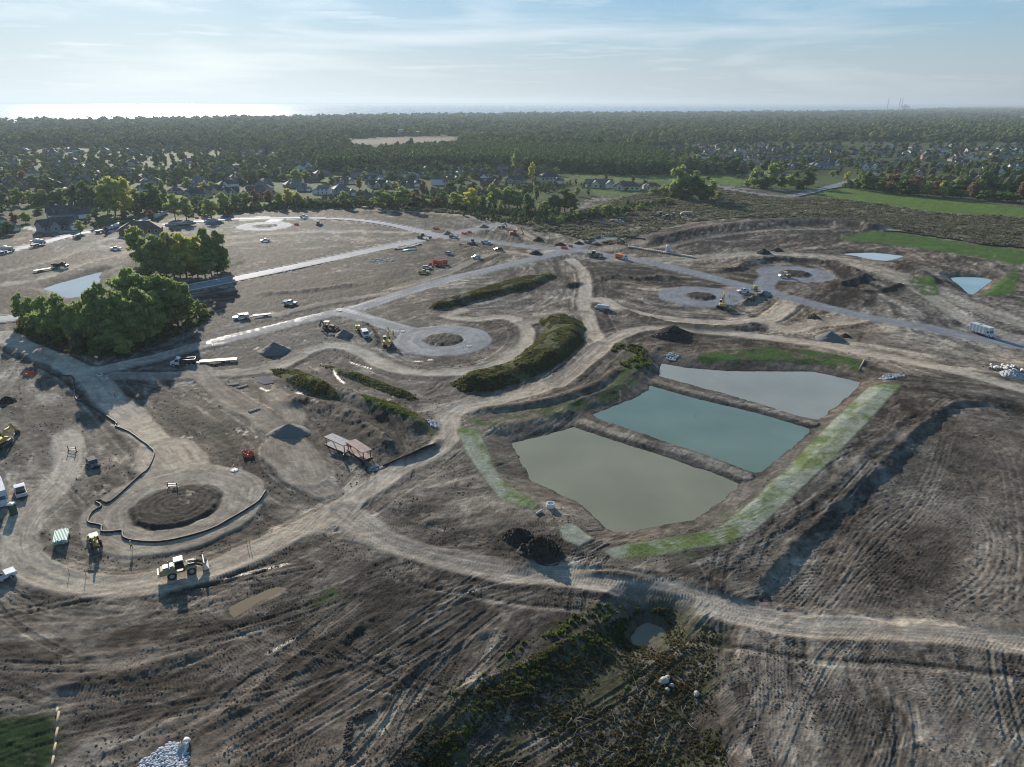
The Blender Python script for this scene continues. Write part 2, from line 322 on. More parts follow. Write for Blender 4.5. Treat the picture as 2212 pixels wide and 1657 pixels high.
# ---- ponds -----------------------------------------------------------------
PL = -1.7
POND = {
 'one': Q('C3', [(80,620),(200,595),(330,562),(430,535),(505,508),(545,508),(700,570),(1000,680),(1300,785),(1590,872),(1560,912),(1480,990),(1360,1070),(1260,1130),(1000,1172),(860,1205),(760,1205),(705,1182),(620,1092),(520,1005),(380,945),(225,872),(150,755),(105,660)]),
 'two': Q('C3', [(618,432),(800,360),(930,305),(985,270),(1010,228),(1050,215),(1250,275),(1500,345),(1823,437)])+Q('C4', [(200,455),(400,512),(390,540),(250,665),(80,808),(30,810)])+Q('C3', [(1680,805),(1500,745),(1200,640),(900,540),(700,470)]),
 'three': Q('C3', [(1075,95),(1062,130),(1062,172),(1200,208),(1500,290),(1823,385)])+Q('C4', [(230,420),(450,456),(500,430),(735,217),(640,195),(430,148),(200,145),(0,145)])+Q('C3', [(1500,143),(1250,122)]),
 'left': Q('B1', [(350,715),(480,672),(640,628),(830,578),(795,615),(800,655),(770,730),(740,755),(660,775),(545,790),(450,745)]),
 'far': Q('B4', [(735,437),(850,431),(1000,427),(1120,436),(1235,452),(1190,472),(1080,492),(990,482),(870,452)]),
 'far_right': Q('B4', [(1620,627),(1730,622),(1880,628),(1952,645),(1880,700),(1790,768),(1740,735),(1690,680)]),
 'brown': Q('D1', [(1765,440),(1860,390),(2000,330),(2110,290),(2150,300),(2080,345),(1960,400),(1850,470),(1790,505),(1760,480)]),
 'weed': Q('D3', [(960,620),(1050,510),(1120,470),(1200,490),(1260,540),(1230,590),(1180,610),(1100,655),(1020,660)]),
 'puddle': Q('C1', [(1708,190),(1740,180),(1800,212),(1770,222)]),
}
PZ = {'one': PL, 'two': PL, 'three': PL, 'left': -1.2, 'far': -1.2, 'far_right': -1.5, 'brown': -.35, 'weed': -1.6, 'puddle': -.12}
PBANK = {'one': 7, 'two': 7, 'three': 7, 'left': 5, 'far': 5, 'far_right': 6, 'brown': 1.2, 'weed': 6, 'puddle': .8}
PONDW = {}
hole = np.full(NV, 99, np.float32)
for k, poly in POND.items():
    z = PZ[k]; w = W(poly, z); PONDW[k] = resample(w, 2.5, True)
    b = PBANK[k]; g, m, s = area(w, b+1)
    # s>0 inside.  bank rises from -0.5 m under the water at s=+1 to the level at s=-b
    s = s+fbm(GX[g], GY[g], 3.0, 3, 87)*.55; bed = z - .12 - .5*smooth(0, 1.5, s)
    up = GZ[g]
    t = smooth(b, -.2, -s); t = np.clip((s+b)/b, 0, 1)
    zz = np.where(s > 0, bed, up*(1-t)+(z-.05)*t)
    GZ[g] = np.minimum(up, zz) if k != 'brown' else zz
    hole[g] = np.minimum(hole[g], -s)
    mm = smooth(-b, -b*.5, s); TONE[g] = TONE[g]*(1-mm)+mm*(.40+fbm(GX[g], GY[g], 1.4, 3, 9)*.16-.16*smooth(-1.1, -.3, s))
    GREY[g] *= (s < -b)
    FLAT[g] = np.maximum(FLAT[g], mm*.55); ZONE[g[s > -.0]] = 0
# causeways between the three ponds
for pts, hw in [([(1262,912),(1380,950),(1500,985),(1610,1028)], 1.6), ([(1418,824),(1520,852),(1640,880),(1755,913)], 1.3)]:
    ids, v, u = stamp(resample(W(pts, -1.1), 4), 4.2); v = np.abs(v)
    top = -1.05+fbm(GX[ids], GY[ids], .8, 3, 44)*.12
    GZ[ids] = np.maximum(GZ[ids], top-np.maximum(v-hw, 0)*.42)
    m = smooth(hw+.3, hw-.3, v); TONE[ids] = TONE[ids]*(1-m)+m*(.62+fbm(GX[ids], GY[ids], 1.2, 3, 45)*.18)
# ---- shaped earth: mounds, scarps ------------------------------------------
def ridge(k, pts, wl, wr, h, rough=.12, t=None):
    """bank along a line; wl/wr = foot width left and right of it"""
    ids, v, u = stamp(resample(W(Q(k, pts)), 4), max(wl, wr)); tot = u.max() if len(u) else 1
    e = smooth(0, 8, u)*smooth(tot, tot-8, u)
    p = np.where(v > 0, 1-smooth(0, wl, v), 1-smooth(0, wr, -v))*e
    if k[0] == 'D': h = h*.6
    GZ[ids] += p*h*(1+fbm(GX[ids], GY[ids], 5, 3, 61)*.25)+p*fbm(GX[ids], GY[ids], 1.6, 3, 62)*rough
    if t is not None: TONE[ids] = TONE[ids]*(1-p)+p*t
def pit(poly, depth, f, k='F'):
    g, m, s = area(W(Q(k, poly)), f+1.5); m = smooth(-f, f, s+fbm(GX[g], GY[g], 5, 4, 93, .6)*1.8); GZ[g] -= m*depth; return g, m, s
# excavation at the right: floor lies below the strip beside the grass
g, m, s = pit([(2075,868),(2000,925),(1935,985),(1855,1060),(1765,1150),(1695,1220),(1640,1300),(1700,1315),(1800,1322),(1900,1328),(2050,1345),(2400,1390),(2500,1000),(2250,895)], .85, 1.5)
ridge('F', [(2060,868),(1990,915),(1925,975),(1850,1045),(1755,1135),(1680,1205),(1620,1285)], 1.6, 1.6, .22, .2)
ridge('F', [(1985,880),(1900,950),(1800,1045),(1700,1130),(1610,1195),(1540,1225)], 1.6, 1.6, .2, .15)
ridge('F', [(1430,1215),(1500,1240),(1580,1290),(1640,1305)], 2, 2, .5, .3, .2); ridge('F', [(1220,1240),(1330,1240),(1430,1255)], 1.2, 1.6, .5, .3, .15)
# big planted berm, middle
BERM = [(968,828),(1010,808),(1080,790),(1130,762),(1160,735),(1175,712),(1165,688),(1240,686),(1264,712),(1255,742),(1215,780),(1150,815),(1060,846),(1000,846)]
BERM2 = [(925,664),(1000,638),(1100,608),(1180,591),(1202,596),(1150,620),(1060,642),(970,666),(930,671)]
for b_, h_, f_ in ((BERM, 2.3, 5.0), (BERM2, 1.6, 3.2)):
    g, m, s = area(W(b_), f_); GZ[g] += (h_*smooth(-.3, f_, s)*(1+.22*fbm(GX[g], GY[g], 6, 3, 63))+.22*fbm(GX[g], GY[g], 1.8, 3, 64)*smooth(-.5, 1, s)).astype(np.float32)
# embankment round the right ring
ridge('F', [(1330,665),(1400,690),(1500,705),(1600,706),(1650,697)], 2, 7, 1.2, .1, .22)
ridge('F', [(1395,525),(1500,505),(1620,488),(1740,480),(1850,487),(1910,497)], 22, 16, 2.6, .5, .2); ridge('F', [(1420,500),(1560,478),(1700,462),(1850,465)], 10, 10, 1.0, .1)
ridge('F', [(1980,545),(2080,558),(2180,585)], 8, 8, 1.2)
# ditch banks left of the pond
ridge('F', [(600,855),(700,875),(770,905),(830,950),(870,985)], 4, 7, 2.2, .4, .14); ridge('F', [(600,808),(700,838),(780,870),(870,905),(930,940)], 6, 6, 1.7, .3, .24)
ridge('F', [(700,793),(790,820),(900,862)], 2.5, 2.5, .8, .1, .3); pit([(620,862),(760,880),(900,965),(860,985),(760,925)], .8, 4)
ridge('F', [(1000,890),(1100,880),(1200,862),(1290,830),(1345,790)], 3, 3, .9, .1, .3); ridge('C2', [(880,775),(1060,720),(1230,640),(1260,560)], 1.5, 2, .8, .2, .15)
# weedy gully at the bottom
pit([(1390,1305),(1450,1300),(1550,1365),(1540,1500),(1500,1700),(820,1740),(900,1640),(1050,1560),(1180,1470),(1300,1390),(1350,1330)], 1.4, 4)
ridge('F', [(1400,1288),(1330,1320),(1240,1380),(1130,1440),(1030,1480),(960,1530),(860,1620)], 1.5, 1.5, .35, .2)
ridge('D1', [(0,960),(500,1000),(900,960),(1200,880),(1500,760),(1700,660)], 1.5, 2.5, .55, .35, .16); ridge('D1', [(100,1110),(500,1060),(1000,990),(1200,900)], 1, 1.6, .5, .2, .2)
ridge('D1', [(1100,1130),(1080,1260),(1100,1400)], 1, 1.6, .4, .3, .18); ridge('D1', [(0,840),(400,830),(900,790),(1400,690)], 1, 1.2, .3, .2)
ridge('D2', [(0,1010),(300,960),(560,800),(860,560),(1100,420)], 1.2, 2.2, .7, .4, .16); ridge('D2', [(-500,1420),(-250,1280),(0,1140),(100,1060),(190,1000)], 1.8, 2.4, .9, .4, .2)
ridge('D2', [(700,860),(860,870),(1000,800),(1230,740)], 1, 1.8, .6, .4, .2); ridge('D2', [(720,1560),(760,1300),(960,1220),(1230,920),(1600,700),(2050,560)], .8, 1.4, .45, .35, .2)
ridge('D2', [(1480,430),(1620,330),(1760,290),(1870,310)], 2.5, 3.5, 1.7, .7, .12); ridge('D2', [(1480,1200),(1700,1000),(2000,830),(2097,760)], .8, 1.2, .4, .2, .25)
ridge('D3', [(60,20),(150,110),(260,60),(330,40)], 3.4, 3.8, 2.2, .9, .07); ridge('C2', [(1060,1180),(1220,1120),(1330,1130)], 1.6, 2, 1.1, .7, .1); ridge('C3', [(100,1060),(200,1010),(330,1060)], 1.5, 2, .8, .6, .12)
ridge('D3', [(1900,760),(1960,730),(2010,800)], 2.2, 2.4, 1.2, .5, .35)
ridge('B3', [(1230,1060),(1400,1060),(1560,1090)], 4, 5, 2.4, .5, .07); ridge('B3', [(130,820),(230,830),(330,850)], 3, 3, 1.0, .4, .12); ridge('B3', [(420,700),(560,690),(680,660)], 3, 4, 1.3, .6, .14)
ridge('B3', [(740,660),(900,620),(1100,640),(1300,630),(1500,650)], 4, 5, 1.1, .7, .12); ridge('B3', [(1700,570),(1900,560),(2000,510),(2212,500)], 5, 5, 1.2, .6, .12)
ridge('B4', [(0,500),(250,480),(560,500),(800,560),(920,620),(780,680),(640,700)], 4, 5, 1.5, .7, .1); ridge('B4', [(700,700),(900,740),(1080,730),(1200,690),(1330,690)], 3, 4, 1.0, .6, .1)
ridge('B4', [(900,480),(1200,540),(1400,600),(1520,690)], 4, 5, 1.5, .2, .2); ridge('B4', [(170,735),(60,790),(-30,830),(-90,860)], 2, 3, 1.5, .9, .1); ridge('B4', [(250,690),(400,700),(480,710)], 2, 2, 1.2, .6, .12)
ridge('B2', [(840,95),(920,100),(1010,110)], 6, 6, 1.6, .4, .14); ridge('B2', [(1580,345),(1680,365),(1760,385)], 3, 4, 1.2, .4, .1); ridge('B2', [(1400,370),(1480,380),(1560,390)], 5, 5, 1.2, .3, .16); ridge('B2', [(1790,260),(1900,270),(2050,300),(2212,340)], 4, 5, 1.8, .8, .09)
ridge('B2', [(840,960),(940,1010),(1010,1120),(1020,1180)], 2, 2.5, 1.0, .6, .09); ridge('B2', [(0,760),(300,740),(600,710),(900,660)], 4, 5, .8, .4, .15)
ridge('B3', [(1160,1150),(1250,1190),(1330,1170)], 3, 3, 1.0, .6, .12); ridge('C1', [(1700,740),(1790,690),(1860,680)], 1.5, 2, .9, .6, .08); ridge('C1', [(0,380),(60,370),(110,400)], 2.5, 3, 1.4, .5, .09)
SEED = [(1300,1193),(1330,1211),(1400,1206),(1480,1192),(1570,1178),(1640,1140),(1700,1085),(1790,1000),(1880,905),(1948,832),(1878,828),(1830,872),(1740,960),(1640,1065),(1550,1142),(1480,1160),(1400,1170),(1325,1184)]
SEED2 = [(985,928),(1028,920),(1050,962),(1080,1030),(1130,1066),(1168,1090),(1150,1102),(1080,1078),(1040,1025),(1005,975)]
SEED3 = [(1205,1138),(1238,1130),(1282,1165),(1250,1182),(1215,1168)]
PROTS = [SEED, SEED2, SEED3]
PITP = [(2040,905),(2211,905),(2300,1150),(2250,1385),(1950,1340),(1700,1310),(1800,1160),(1950,1010)]
# ---- vehicle tracks everywhere ----------------------------------------------
fl = np.vstack([np.hstack([h[:-1:3], np.diff(h, axis=0)[::3][:len(h[:-1:3])]]) for h in HAUL])
extra = []
for k, a, b, n in [('F', (1640,1300), (2060,890), 12), ('F', (1800,1330), (2110,1000), 12), ('F', (1750,1370), (1900,1560), 4), ('F', (2211,1500), (2211,1657), 4), ('F', (100,1440), (700,1290), 5), ('F', (480,1600), (1150,1260), 6), ('F', (800,1620), (1400,1290), 5), ('F', (1550,1230), (1950,880), 12), ('F', (900,1130), (1150,1050), 5), ('F', (0,1350), (400,1360), 8), ('F', (1600,1657), (1640,1390), 6), ('F', (250,860), (560,1000), 8), ('F', (0,860), (200,1000), 6), ('F', (30,640), (330,560), 6), ('F', (450,680), (900,560), 10), ('F', (1950,830), (2211,880), 6), ('F', (1300,590), (1600,625), 6), ('F', (1400,530), (1850,490), 8)]:
    a = np.array(P(*a)); b = np.array(P(*b)); d = (b-a)/np.hypot(*(b-a))
    for t in np.linspace(0, 1, n): extra.append(np.hstack([a+(b-a)*t, d*12]))
fl = np.vstack([fl, np.array(extra)])
fth = np.arctan2(fl[:, 3], fl[:, 2]); fw = np.hypot(fl[:, 3], fl[:, 2])
def flow(x, y):
    w = fw/((fl[:, 0]-x)**2+(fl[:, 1]-y)**2+30)**1.5
    return 0.5*math.atan2((w*np.sin(2*fth)).sum(), (w*np.cos(2*fth)).sum())
SITE = W([(-300,560),(180,502),(480,464),(640,452),(850,450),(1000,462),(1200,500),(1500,470),(1800,480),(2300,560),(2900,760),(2900,1900),(-700,1900),(-700,760)])
def walk(x, y, n, step, curl):
    p = [(x, y)]; th = flow(x, y)+random.gauss(0, .5)+(math.pi if random.random() < .5 else 0); k = random.gauss(0, curl)
    for i in range(n):
        f = flow(x, y); d = (f-th+math.pi/2) % math.pi-math.pi/2; th += d*.12+k
        x += math.cos(th)*step; y += math.sin(th)*step; p.append((x, y))
    return np.array(p)
def rand_site(rmin, rmax, pw):
    while True:
        r = rmin+(rmax-rmin)*random.random()**pw; a = R(random.uniform(-48, 48)); x, y = math.sin(a)*r, math.cos(a)*r
        if pip(np.array([x]), np.array([y]), SITE)[0]: return x, y, r
def free(ids): return (hole[ids] > 1.0)*(1-PROT[ids])*(1-np.clip(ASPH[ids]+CONC[ids]+GREY[ids], 0, 1))*(1-GRN[ids])
PROT = np.zeros(NV, np.float32)
for p_ in PROTS:
    g, m, s = area(W(p_), 1.0, False); PROT[g] = np.maximum(PROT[g], m)
g, m, s = area(W(PITP), 3.0, False); PROT[g] = np.maximum(PROT[g], m*.72)
gx_ = np.arange(-620, 621, 12.0); gy_ = np.arange(40, 760, 12.0)
FA = np.array([[flow(a, b) for a in gx_] for b in gy_]); c2 = np.cos(2*FA); s2 = np.sin(2*FA)
nf_ = near & (RRr < 640); fx_ = GX[nf_]; fy_ = GY[nf_]
fi = np.clip((fx_+620)/12, 0, len(gx_)-1.01); fj = np.clip((fy_-40)/12, 0, len(gy_)-1.01); i0 = fi.astype(int); j0 = fj.astype(int); di = fi-i0; dj = fj-j0
def bl(F): return F[j0, i0]*(1-di)*(1-dj)+F[j0, i0+1]*di*(1-dj)+F[j0+1, i0]*(1-di)*dj+F[j0+1, i0+1]*di*dj
th_ = .5*np.arctan2(bl(s2), bl(c2))+fbm(fx_, fy_, 26, 3, 801)*1.1
ST = np.zeros(len(fx_), np.float32); SF = ST.copy(); RP = ST.copy(); WS = ST.copy()+1e-6; ND = 10
for k in range(ND):
    a = math.pi*k/ND; dth = np.abs((th_-a+math.pi/2) % math.pi-math.pi/2); w_ = np.clip(1-dth/(math.pi/ND*1.1), 0, 1)
    q = w_ > 0; c_, s_ = math.cos(a), math.sin(a); u_ = fx_[q]*c_+fy_[q]*s_; v_ = -fx_[q]*s_+fy_[q]*c_
    ST[q] += w_[q]*(vn(u_/11, v_/1.5, 810+k)*.55+vn(u_/26, v_/4.2, 830+k)*.45); SF[q] += w_[q]*(vn(u_/3.6, v_/.45, 850+k)*.6+vn(u_/1.3, v_/.9, 870+k)*.4)
    ln = np.floor(v_/1.3+vn(u_/14, v_/14, 7)*2).astype(np.int64); ph_ = hsh(ln, ln*0+k, 3)*6.28
    RP[q] += w_[q]*np.sin(u_*2*np.pi/.52+ph_+np.abs((v_/1.3) % 1-.5)*5)*(hsh(ln, ln*0+k, 4) > .45)
    WS[q] += w_[q]
ST = ST/WS-.5; SF = SF/WS-.5; RP /= WS
fr_ = (1-.9*PROT[nf_])*(hole[nf_] > .5)*(1-FLAT[nf_]*.62)*(1-GRN[nf_])
fd_ = 1+.7*smooth(190, 330, RRr[nf_]); TONE[nf_] += fr_*fd_*(ST*.82+SF*.48)+fr_*.16*fbm(fx_, fy_, 48, 3, 888); GZ[nf_] += (fr_*(ST*.22+SF*.10*(RRr[nf_] < 300))).astype(np.float32)
rm_ = smooth(.42, .6, vn(fx_/7, fy_/7, 33))*smooth(185, 110, RRr[nf_])*(1-GRN[nf_])*(hole[nf_] > .5)*(1-.3*FLAT[nf_]); GZ[nf_] += (RP*rm_*.055).astype(np.float32); TONE[nf_] += RP*rm_*.10
for hi_, h_ in enumerate(HAUL):
    d_ = np.gradient(h_, axis=0); nr = np.stack([-d_[:, 1], d_[:, 0]], 1)/(np.hypot(d_[:, 0], d_[:, 1])[:, None]+1e-9)
    for q_ in range(7):
        off_ = random.choice([-1, 1])*random.uniform(3.0, 9.0); a_ = random.randint(0, max(0, len(h_)//2)); b_ = min(len(h_), a_+random.randint(5, 30)); w_ = (h_+nr*off_)[a_:b_]
        if len(w_) < 3: continue
        ids, v, u = stamp(w_, 1.0)
        if not len(ids): continue
        m = smooth(.55, .15, np.abs(v))*smooth(0, 4, u)*smooth(u.max(), u.max()-4, u)*(hole[ids] > 1)*(1-FLAT[ids])*(1-PROT[ids]); TONE[ids] += m*random.choice([-.2, .2, .26]); GZ[ids] -= (m*.06).astype(np.float32)
# dried pale crusts and dark moist patches with ragged edges
bl_ = fbm(fx_+ST*6, fy_+ST*6, 9, 5, 881, .62); TONE[nf_] += fr_*(smooth(.22, .34, bl_)*.15-smooth(-.2, -.34, bl_)*.12)
NT = 360
for i in range(NT):
    x, y, r = rand_site(55, 520, 1.5); n = random.randint(5, 14); step = 3.0 if r < 200 else 5.0
    w = walk(x, y, n, step, .05); twin = random.random() < .75; off = random.uniform(.75, 1.1); ww = random.uniform(.22, .42) if twin else random.uniform(.4, 1.2)
    ww *= 1+max(0, (r-180)/300)
    ids, v, u = stamp(w, off+1.4+ww)
    if not len(ids): continue
    m = free(ids)*smooth(0, 3, u)*smooth(u.max(), u.max()-3, u)*(1-.72*(FLAT[ids]))
    d = np.abs(np.abs(v)-off) if twin else np.abs(v)
    core = smooth(ww+.16, ww-.08, d); lip = smooth(.26, 0, np.abs(d-ww-.2))
    dep_ = random.uniform(.02, .10); cleat = np.sin(u*2*np.pi/random.uniform(.42, .6)+np.sign(v)*np.abs(d)*5)
    GZ[ids] += m*(-core*dep_+lip*dep_*.55+(core*cleat*.022 if r < 190 else 0))
    TONE[ids] += m*(core*random.uniform(-.22, .22)+lip*.05)
for i in range(1500):                                   # short scrapes, clods pushed along, wet streaks
    x, y, r = rand_site(52, 560, 1.3); s_ = 1+max(0, (r-120)/160)
    w = walk(x, y, random.randint(2, 6), 2.0*s_, .1); ww = random.uniform(.10, .36)*s_
    ids, v, u = stamp(w, ww*1.8)
    if not len(ids): continue
    m = free(ids)*smooth(ww*1.7, ww*.3, np.abs(v))*smooth(0, 1.2, u)*smooth(u.max(), u.max()-1.2, u)*(1-.8*FLAT[ids])
    q = random.random(); TONE[ids] += m*random.uniform(-.28, .30); GZ[ids] += m*random.uniform(-.06, .06)*min(s_, 2)
    if q < .05: WET[ids] = np.maximum(WET[ids], m)
# ---- compactor (sheepsfoot) passes: two coordinates along a curved flow -----
def sheep(poly, a, b, amp, per, k='F', f=2, bend=.0, dark=.04):
    g, m, s = area(W(Q(k, poly)), f); A = np.array(P(*a)); B = np.array(P(*b)); d = (B-A)/np.hypot(*(B-A))
    x = GX[g]-A[0]; y = GY[g]-A[1]; u = x*d[0]+y*d[1]; v = -x*d[1]+y*d[0]
    wv = fbm(GX[g], GY[g], 18, 2, 301)*1.6+bend*np.sin(u*.09)
    lane = np.floor((v+wv)/2.4); ph = hsh(lane.astype(np.int64), lane.astype(np.int64)*0, 9)*6.28
    vv = v+wv+.18*np.sin(u*.25+ph)
    h = np.sin(vv*2*np.pi/per)*(.65+.35*np.sin(u*2*np.pi/per+ph))
    fade = smooth(190, 105, RRr[g])*.8+.2
    k2 = m*(hole[g] > 1)*(.45+.55*smooth(.3, .55, vn(GX[g]*.15, GY[g]*.15, 71)))
    GZ[g] += k2*h*amp*fade; TONE[g] += k2*(h*.07-dark)
sheep([(1680,1300),(1800,1160),(1960,1010),(2040,920),(2150,920),(2170,1000),(2130,1110),(2060,1200),(1880,1310)], (1700,1310), (2080,930), .045, .62)
sheep([(1800,1360),(1930,1365),(1905,1480),(1880,1560),(2000,1590),(2211,1640),(2300,1750),(1800,1750),(1760,1560),(1740,1460)], (1780,1560), (1900,1370), .035, .50, dark=.06)
sheep([(2010,1380),(2300,1400),(2300,1640),(2000,1560)], (2050,1540), (2150,1400), .045, .48, dark=0)
sheep([(1600,1400),(1740,1390),(1720,1500),(1760,1657),(1620,1657)], (1640,1657), (1660,1400), .035, .5, dark=0)
sheep([(0,1180),(120,1270),(500,1270),(480,1340),(0,1330)], (0,1290), (500,1300), .035, .5, dark=0)
sheep([(560,1200),(850,1130),(1100,1230),(1000,1260),(600,1250)], (560,1250), (900,1150), .03, .5, dark=0)
# arcs of a turning machine on the pit floor
for pts, n_, sp in [([(1745,1335),(1815,1262),(1860,1185),(1910,1120),(1985,1082),(2065,1078),(2118,1112),(2135,1170),(2105,1235),(2035,1285)], 8, .95), ([(1985,905),(2030,926),(2100,934),(2150,965),(2172,1040),(2182,1150),(2172,1300)], 3, 1.3), ([(2020,900),(2070,893),(2120,905),(2150,930),(2120,945),(2060,935),(2020,915)], 2, .9), ([(1790,1335),(1850,1265),(1930,1170),(2000,1090),(2040,1010),(2060,940)], 4, 1.1)]:
    w0 = resample(W(pts), 2.0); d_ = np.gradient(w0, axis=0); nr = np.stack([-d_[:, 1], d_[:, 0]], 1)/np.hypot(d_[:, 0], d_[:, 1])[:, None]
    for j_ in range(n_):
        ids, v, u = stamp(w0+nr*(j_*sp+random.uniform(-.25, .25))+np.sin(np.arange(len(w0))*.2+j_*2)[:, None]*.15, .8); m = smooth(.42, .1, np.abs(v))*smooth(0, 4, u)*smooth(u.max(), u.max()-4, u)*(.6+.4*vn(u*.1, u*0+j_, 4)); lp = smooth(.2, 0, np.abs(np.abs(v)-.5))
        GZ[ids] += m*(.03*np.sin(u*2*np.pi/.5)-.035)+lp*.03*smooth(0, 4, u); TONE[ids] += m*.12-lp*.05
# ---- grass and weeds ---------------------------------------------------------
def grass(poly, col, f=1.0, cover=.95, k='F', zone=5, patch=.5, sp=True):
    g, m, s = area(W(Q(k, poly)), f, sp)
    n = fbm(GX[g], GY[g], 4, 4, 401, .6); n2 = fbm(GX[g], GY[g], .8, 3, 402, .6)
    c = np.array(col)[None, :]*(1+.22*n[:, None]+.22*n2[:, None])
    mm = m*cover*smooth(-patch, -patch+.5, n+.5*n2)*(hole[g] > -.2)*(1-np.clip(GREY[g]+ASPH[g]+CONC[g], 0, 1))
    GCOL[g] = GCOL[g]*(1-mm[:, None])+c*mm[:, None]; GRN[g] = np.maximum(GRN[g]*(1-mm), mm)
    ZONE[g[(m > .5) & (hole[g] > 0) & (ASPH[g]+CONC[g]+GREY[g] < .5)]] = zone
for s_, gr in ((SEED, 1), (SEED2, .8), (SEED3, .8)):
    g, m, s = area(W(s_), .5, False); n = fbm(GX[g], GY[g], 5, 4, 431, .6)
    pale = np.array((.25, .27, .215)); gg = np.array((.115, .15, .055))
    mixv = smooth(-.15, .45, n+(.1 if gr == 1 else 0))[:, None]
    c = pale*(1-mixv)+gg*mixv; c = c*(1+.16*fbm(GX[g], GY[g], .6, 2, 432)[:, None])
    GCOL[g] = GCOL[g]*(1-m[:, None])+c*m[:, None]; GRN[g] = np.maximum(GRN[g], m*.96); ZONE[g[m > .5]] = 5; FLAT[g] = np.maximum(FLAT[g], m)
DG = (.045, .085, .022)
grass([(1005,905),(1060,893),(1180,878),(1290,848),(1338,812),(1348,785),(1382,790),(1375,822),(1330,852),(1250,882),(1150,908),(1040,922)], DG, .8, .8, patch=.35)
grass([(1503,766),(1600,753),(1700,752),(1800,765),(1866,778),(1858,800),(1750,783),(1600,778),(1510,779)], DG, .6, .95)
BG = (.095, .15, .035)
FIELD1 = [(1755,425),(1815,408),(2000,427),(2211,448),(2500,480),(2500,500),(2211,470),(2050,462),(1900,442)]
FIELD2 = [(1815,518),(1880,500),(1960,504),(2100,528),(2211,540),(2500,575),(2500,640),(2211,570),(2200,600),(2180,640),(2125,640),(2150,610),(2190,575),(2100,555),(1990,536),(1880,524)]
grass(FIELD1, BG, 3, .95, patch=1.2); grass(FIELD2, (.062,.115,.028), 2, .95, patch=.8)
grass([(1960,600),(2010,602),(2030,640),(1990,636)], DG, 1, .9)
grass([(1205,384),(1340,374),(1480,380),(1600,386),(1610,402),(1500,402),(1420,392),(1300,400)], (.11,.15,.04), 4, 1); grass([(1270,400),(1400,405),(1390,428),(1300,425)], (.10,.14,.04), 4, .9)
grass([(1495,373),(1610,382),(1690,395),(1600,405),(1530,395)], (.10,.15,.035), 3, 1); grass([(205,448),(240,440),(262,465),(215,480)], (.09,.13,.035), 3, 1)
grass([(245,608),(290,560),(310,560),(300,600),(250,640)], (.10,.13,.045), 2, .9); grass([(40,640),(90,650),(120,680),(60,660)], (.10,.12,.05), 2, .7)
grass([(-60,1560),(60,1545),(118,1542),(100,1700),(-100,1700)], (.018,.036,.014), 1.2, .97, patch=.8)
MEADOW = [(1150,500),(1200,470),(1290,445),(1400,415),(1560,405),(1690,428),(1760,425),(1900,442),(2050,462),(2211,470),(2500,500),(2500,560),(2211,535),(2100,523),(1980,503),(1900,490),(1700,470),(1500,480),(1420,500),(1330,520),(1230,500)]
grass(MEADOW, (.15,.135,.085), 3, .72, zone=6, patch=.35); grass([(1100,440),(1250,430),(1200,470),(1150,490),(1080,460)], (.07,.08,.04), 4, .8, zone=6)
BERM3 = [(580,797),(640,798),(700,832),(735,862),(700,858),(630,830)]; BERM4 = [(690,787),(760,800),(850,835),(905,862),(890,866),(800,835)]; BERM5 = [(780,855),(850,870),(910,905),(948,938),(930,942),(860,905),(790,880)]
GULLY = [(780,1750),(850,1640),(905,1590),(1020,1485),(1180,1405),(1300,1340),(1380,1302),(1450,1295),(1560,1365),(1545,1430),(1560,1600),(1600,1750)]
for b_ in (BERM, BERM2, BERM3, BERM4, BERM5): grass(b_, (.085,.09,.042), 1, .9, zone=6, patch=.9)
grass(GULLY, (.065,.062,.036), 4.5, .85, zone=6, patch=.25); grass([(1200,1350),(1330,1290),(1390,1290),(1250,1370),(1100,1440),(950,1520),(900,1560),(860,1600),(1000,1470)], (.05,.06,.03), 1, .6, zone=6, patch=.1)
grass([(1400,1200),(1500,1190),(1520,1215),(1420,1225)], (.05,.07,.025), 1, .6, patch=.1); grass([(650,1285),(730,1265),(740,1280),(670,1310)], (.06,.10,.03), .5, .8, patch=.3)
grass([(1030,950),(1095,1000),(1120,1050),(1090,1040),(1050,980)], (.05,.065,.03), .8, .4, patch=.1); grass([(1330,750),(1380,755),(1390,790),(1340,785)], (.05,.065,.03), 1.5, .5, patch=.2)
grass([(1340,1165),(1500,1130),(1620,1050),(1760,930),(1770,945),(1640,1070),(1540,1140),(1400,1172)], (.055,.075,.03), .6, .4, patch=-.05)
grass([(60,730),(240,760),(420,690),(440,660),(320,640),(60,690)], (.05,.055,.025), 3, .75, zone=6, patch=.4); grass([(300,600),(500,580),(510,560),(310,540)], (.05,.055,.025), 3, .75, zone=6, patch=.4)
grass([(560,452),(800,446),(1000,458),(1150,482),(1230,500),(1320,520),(1290,528),(1180,495),(1000,463),(800,450)], (.07,.07,.04), 3, .8, zone=6, patch=.4)
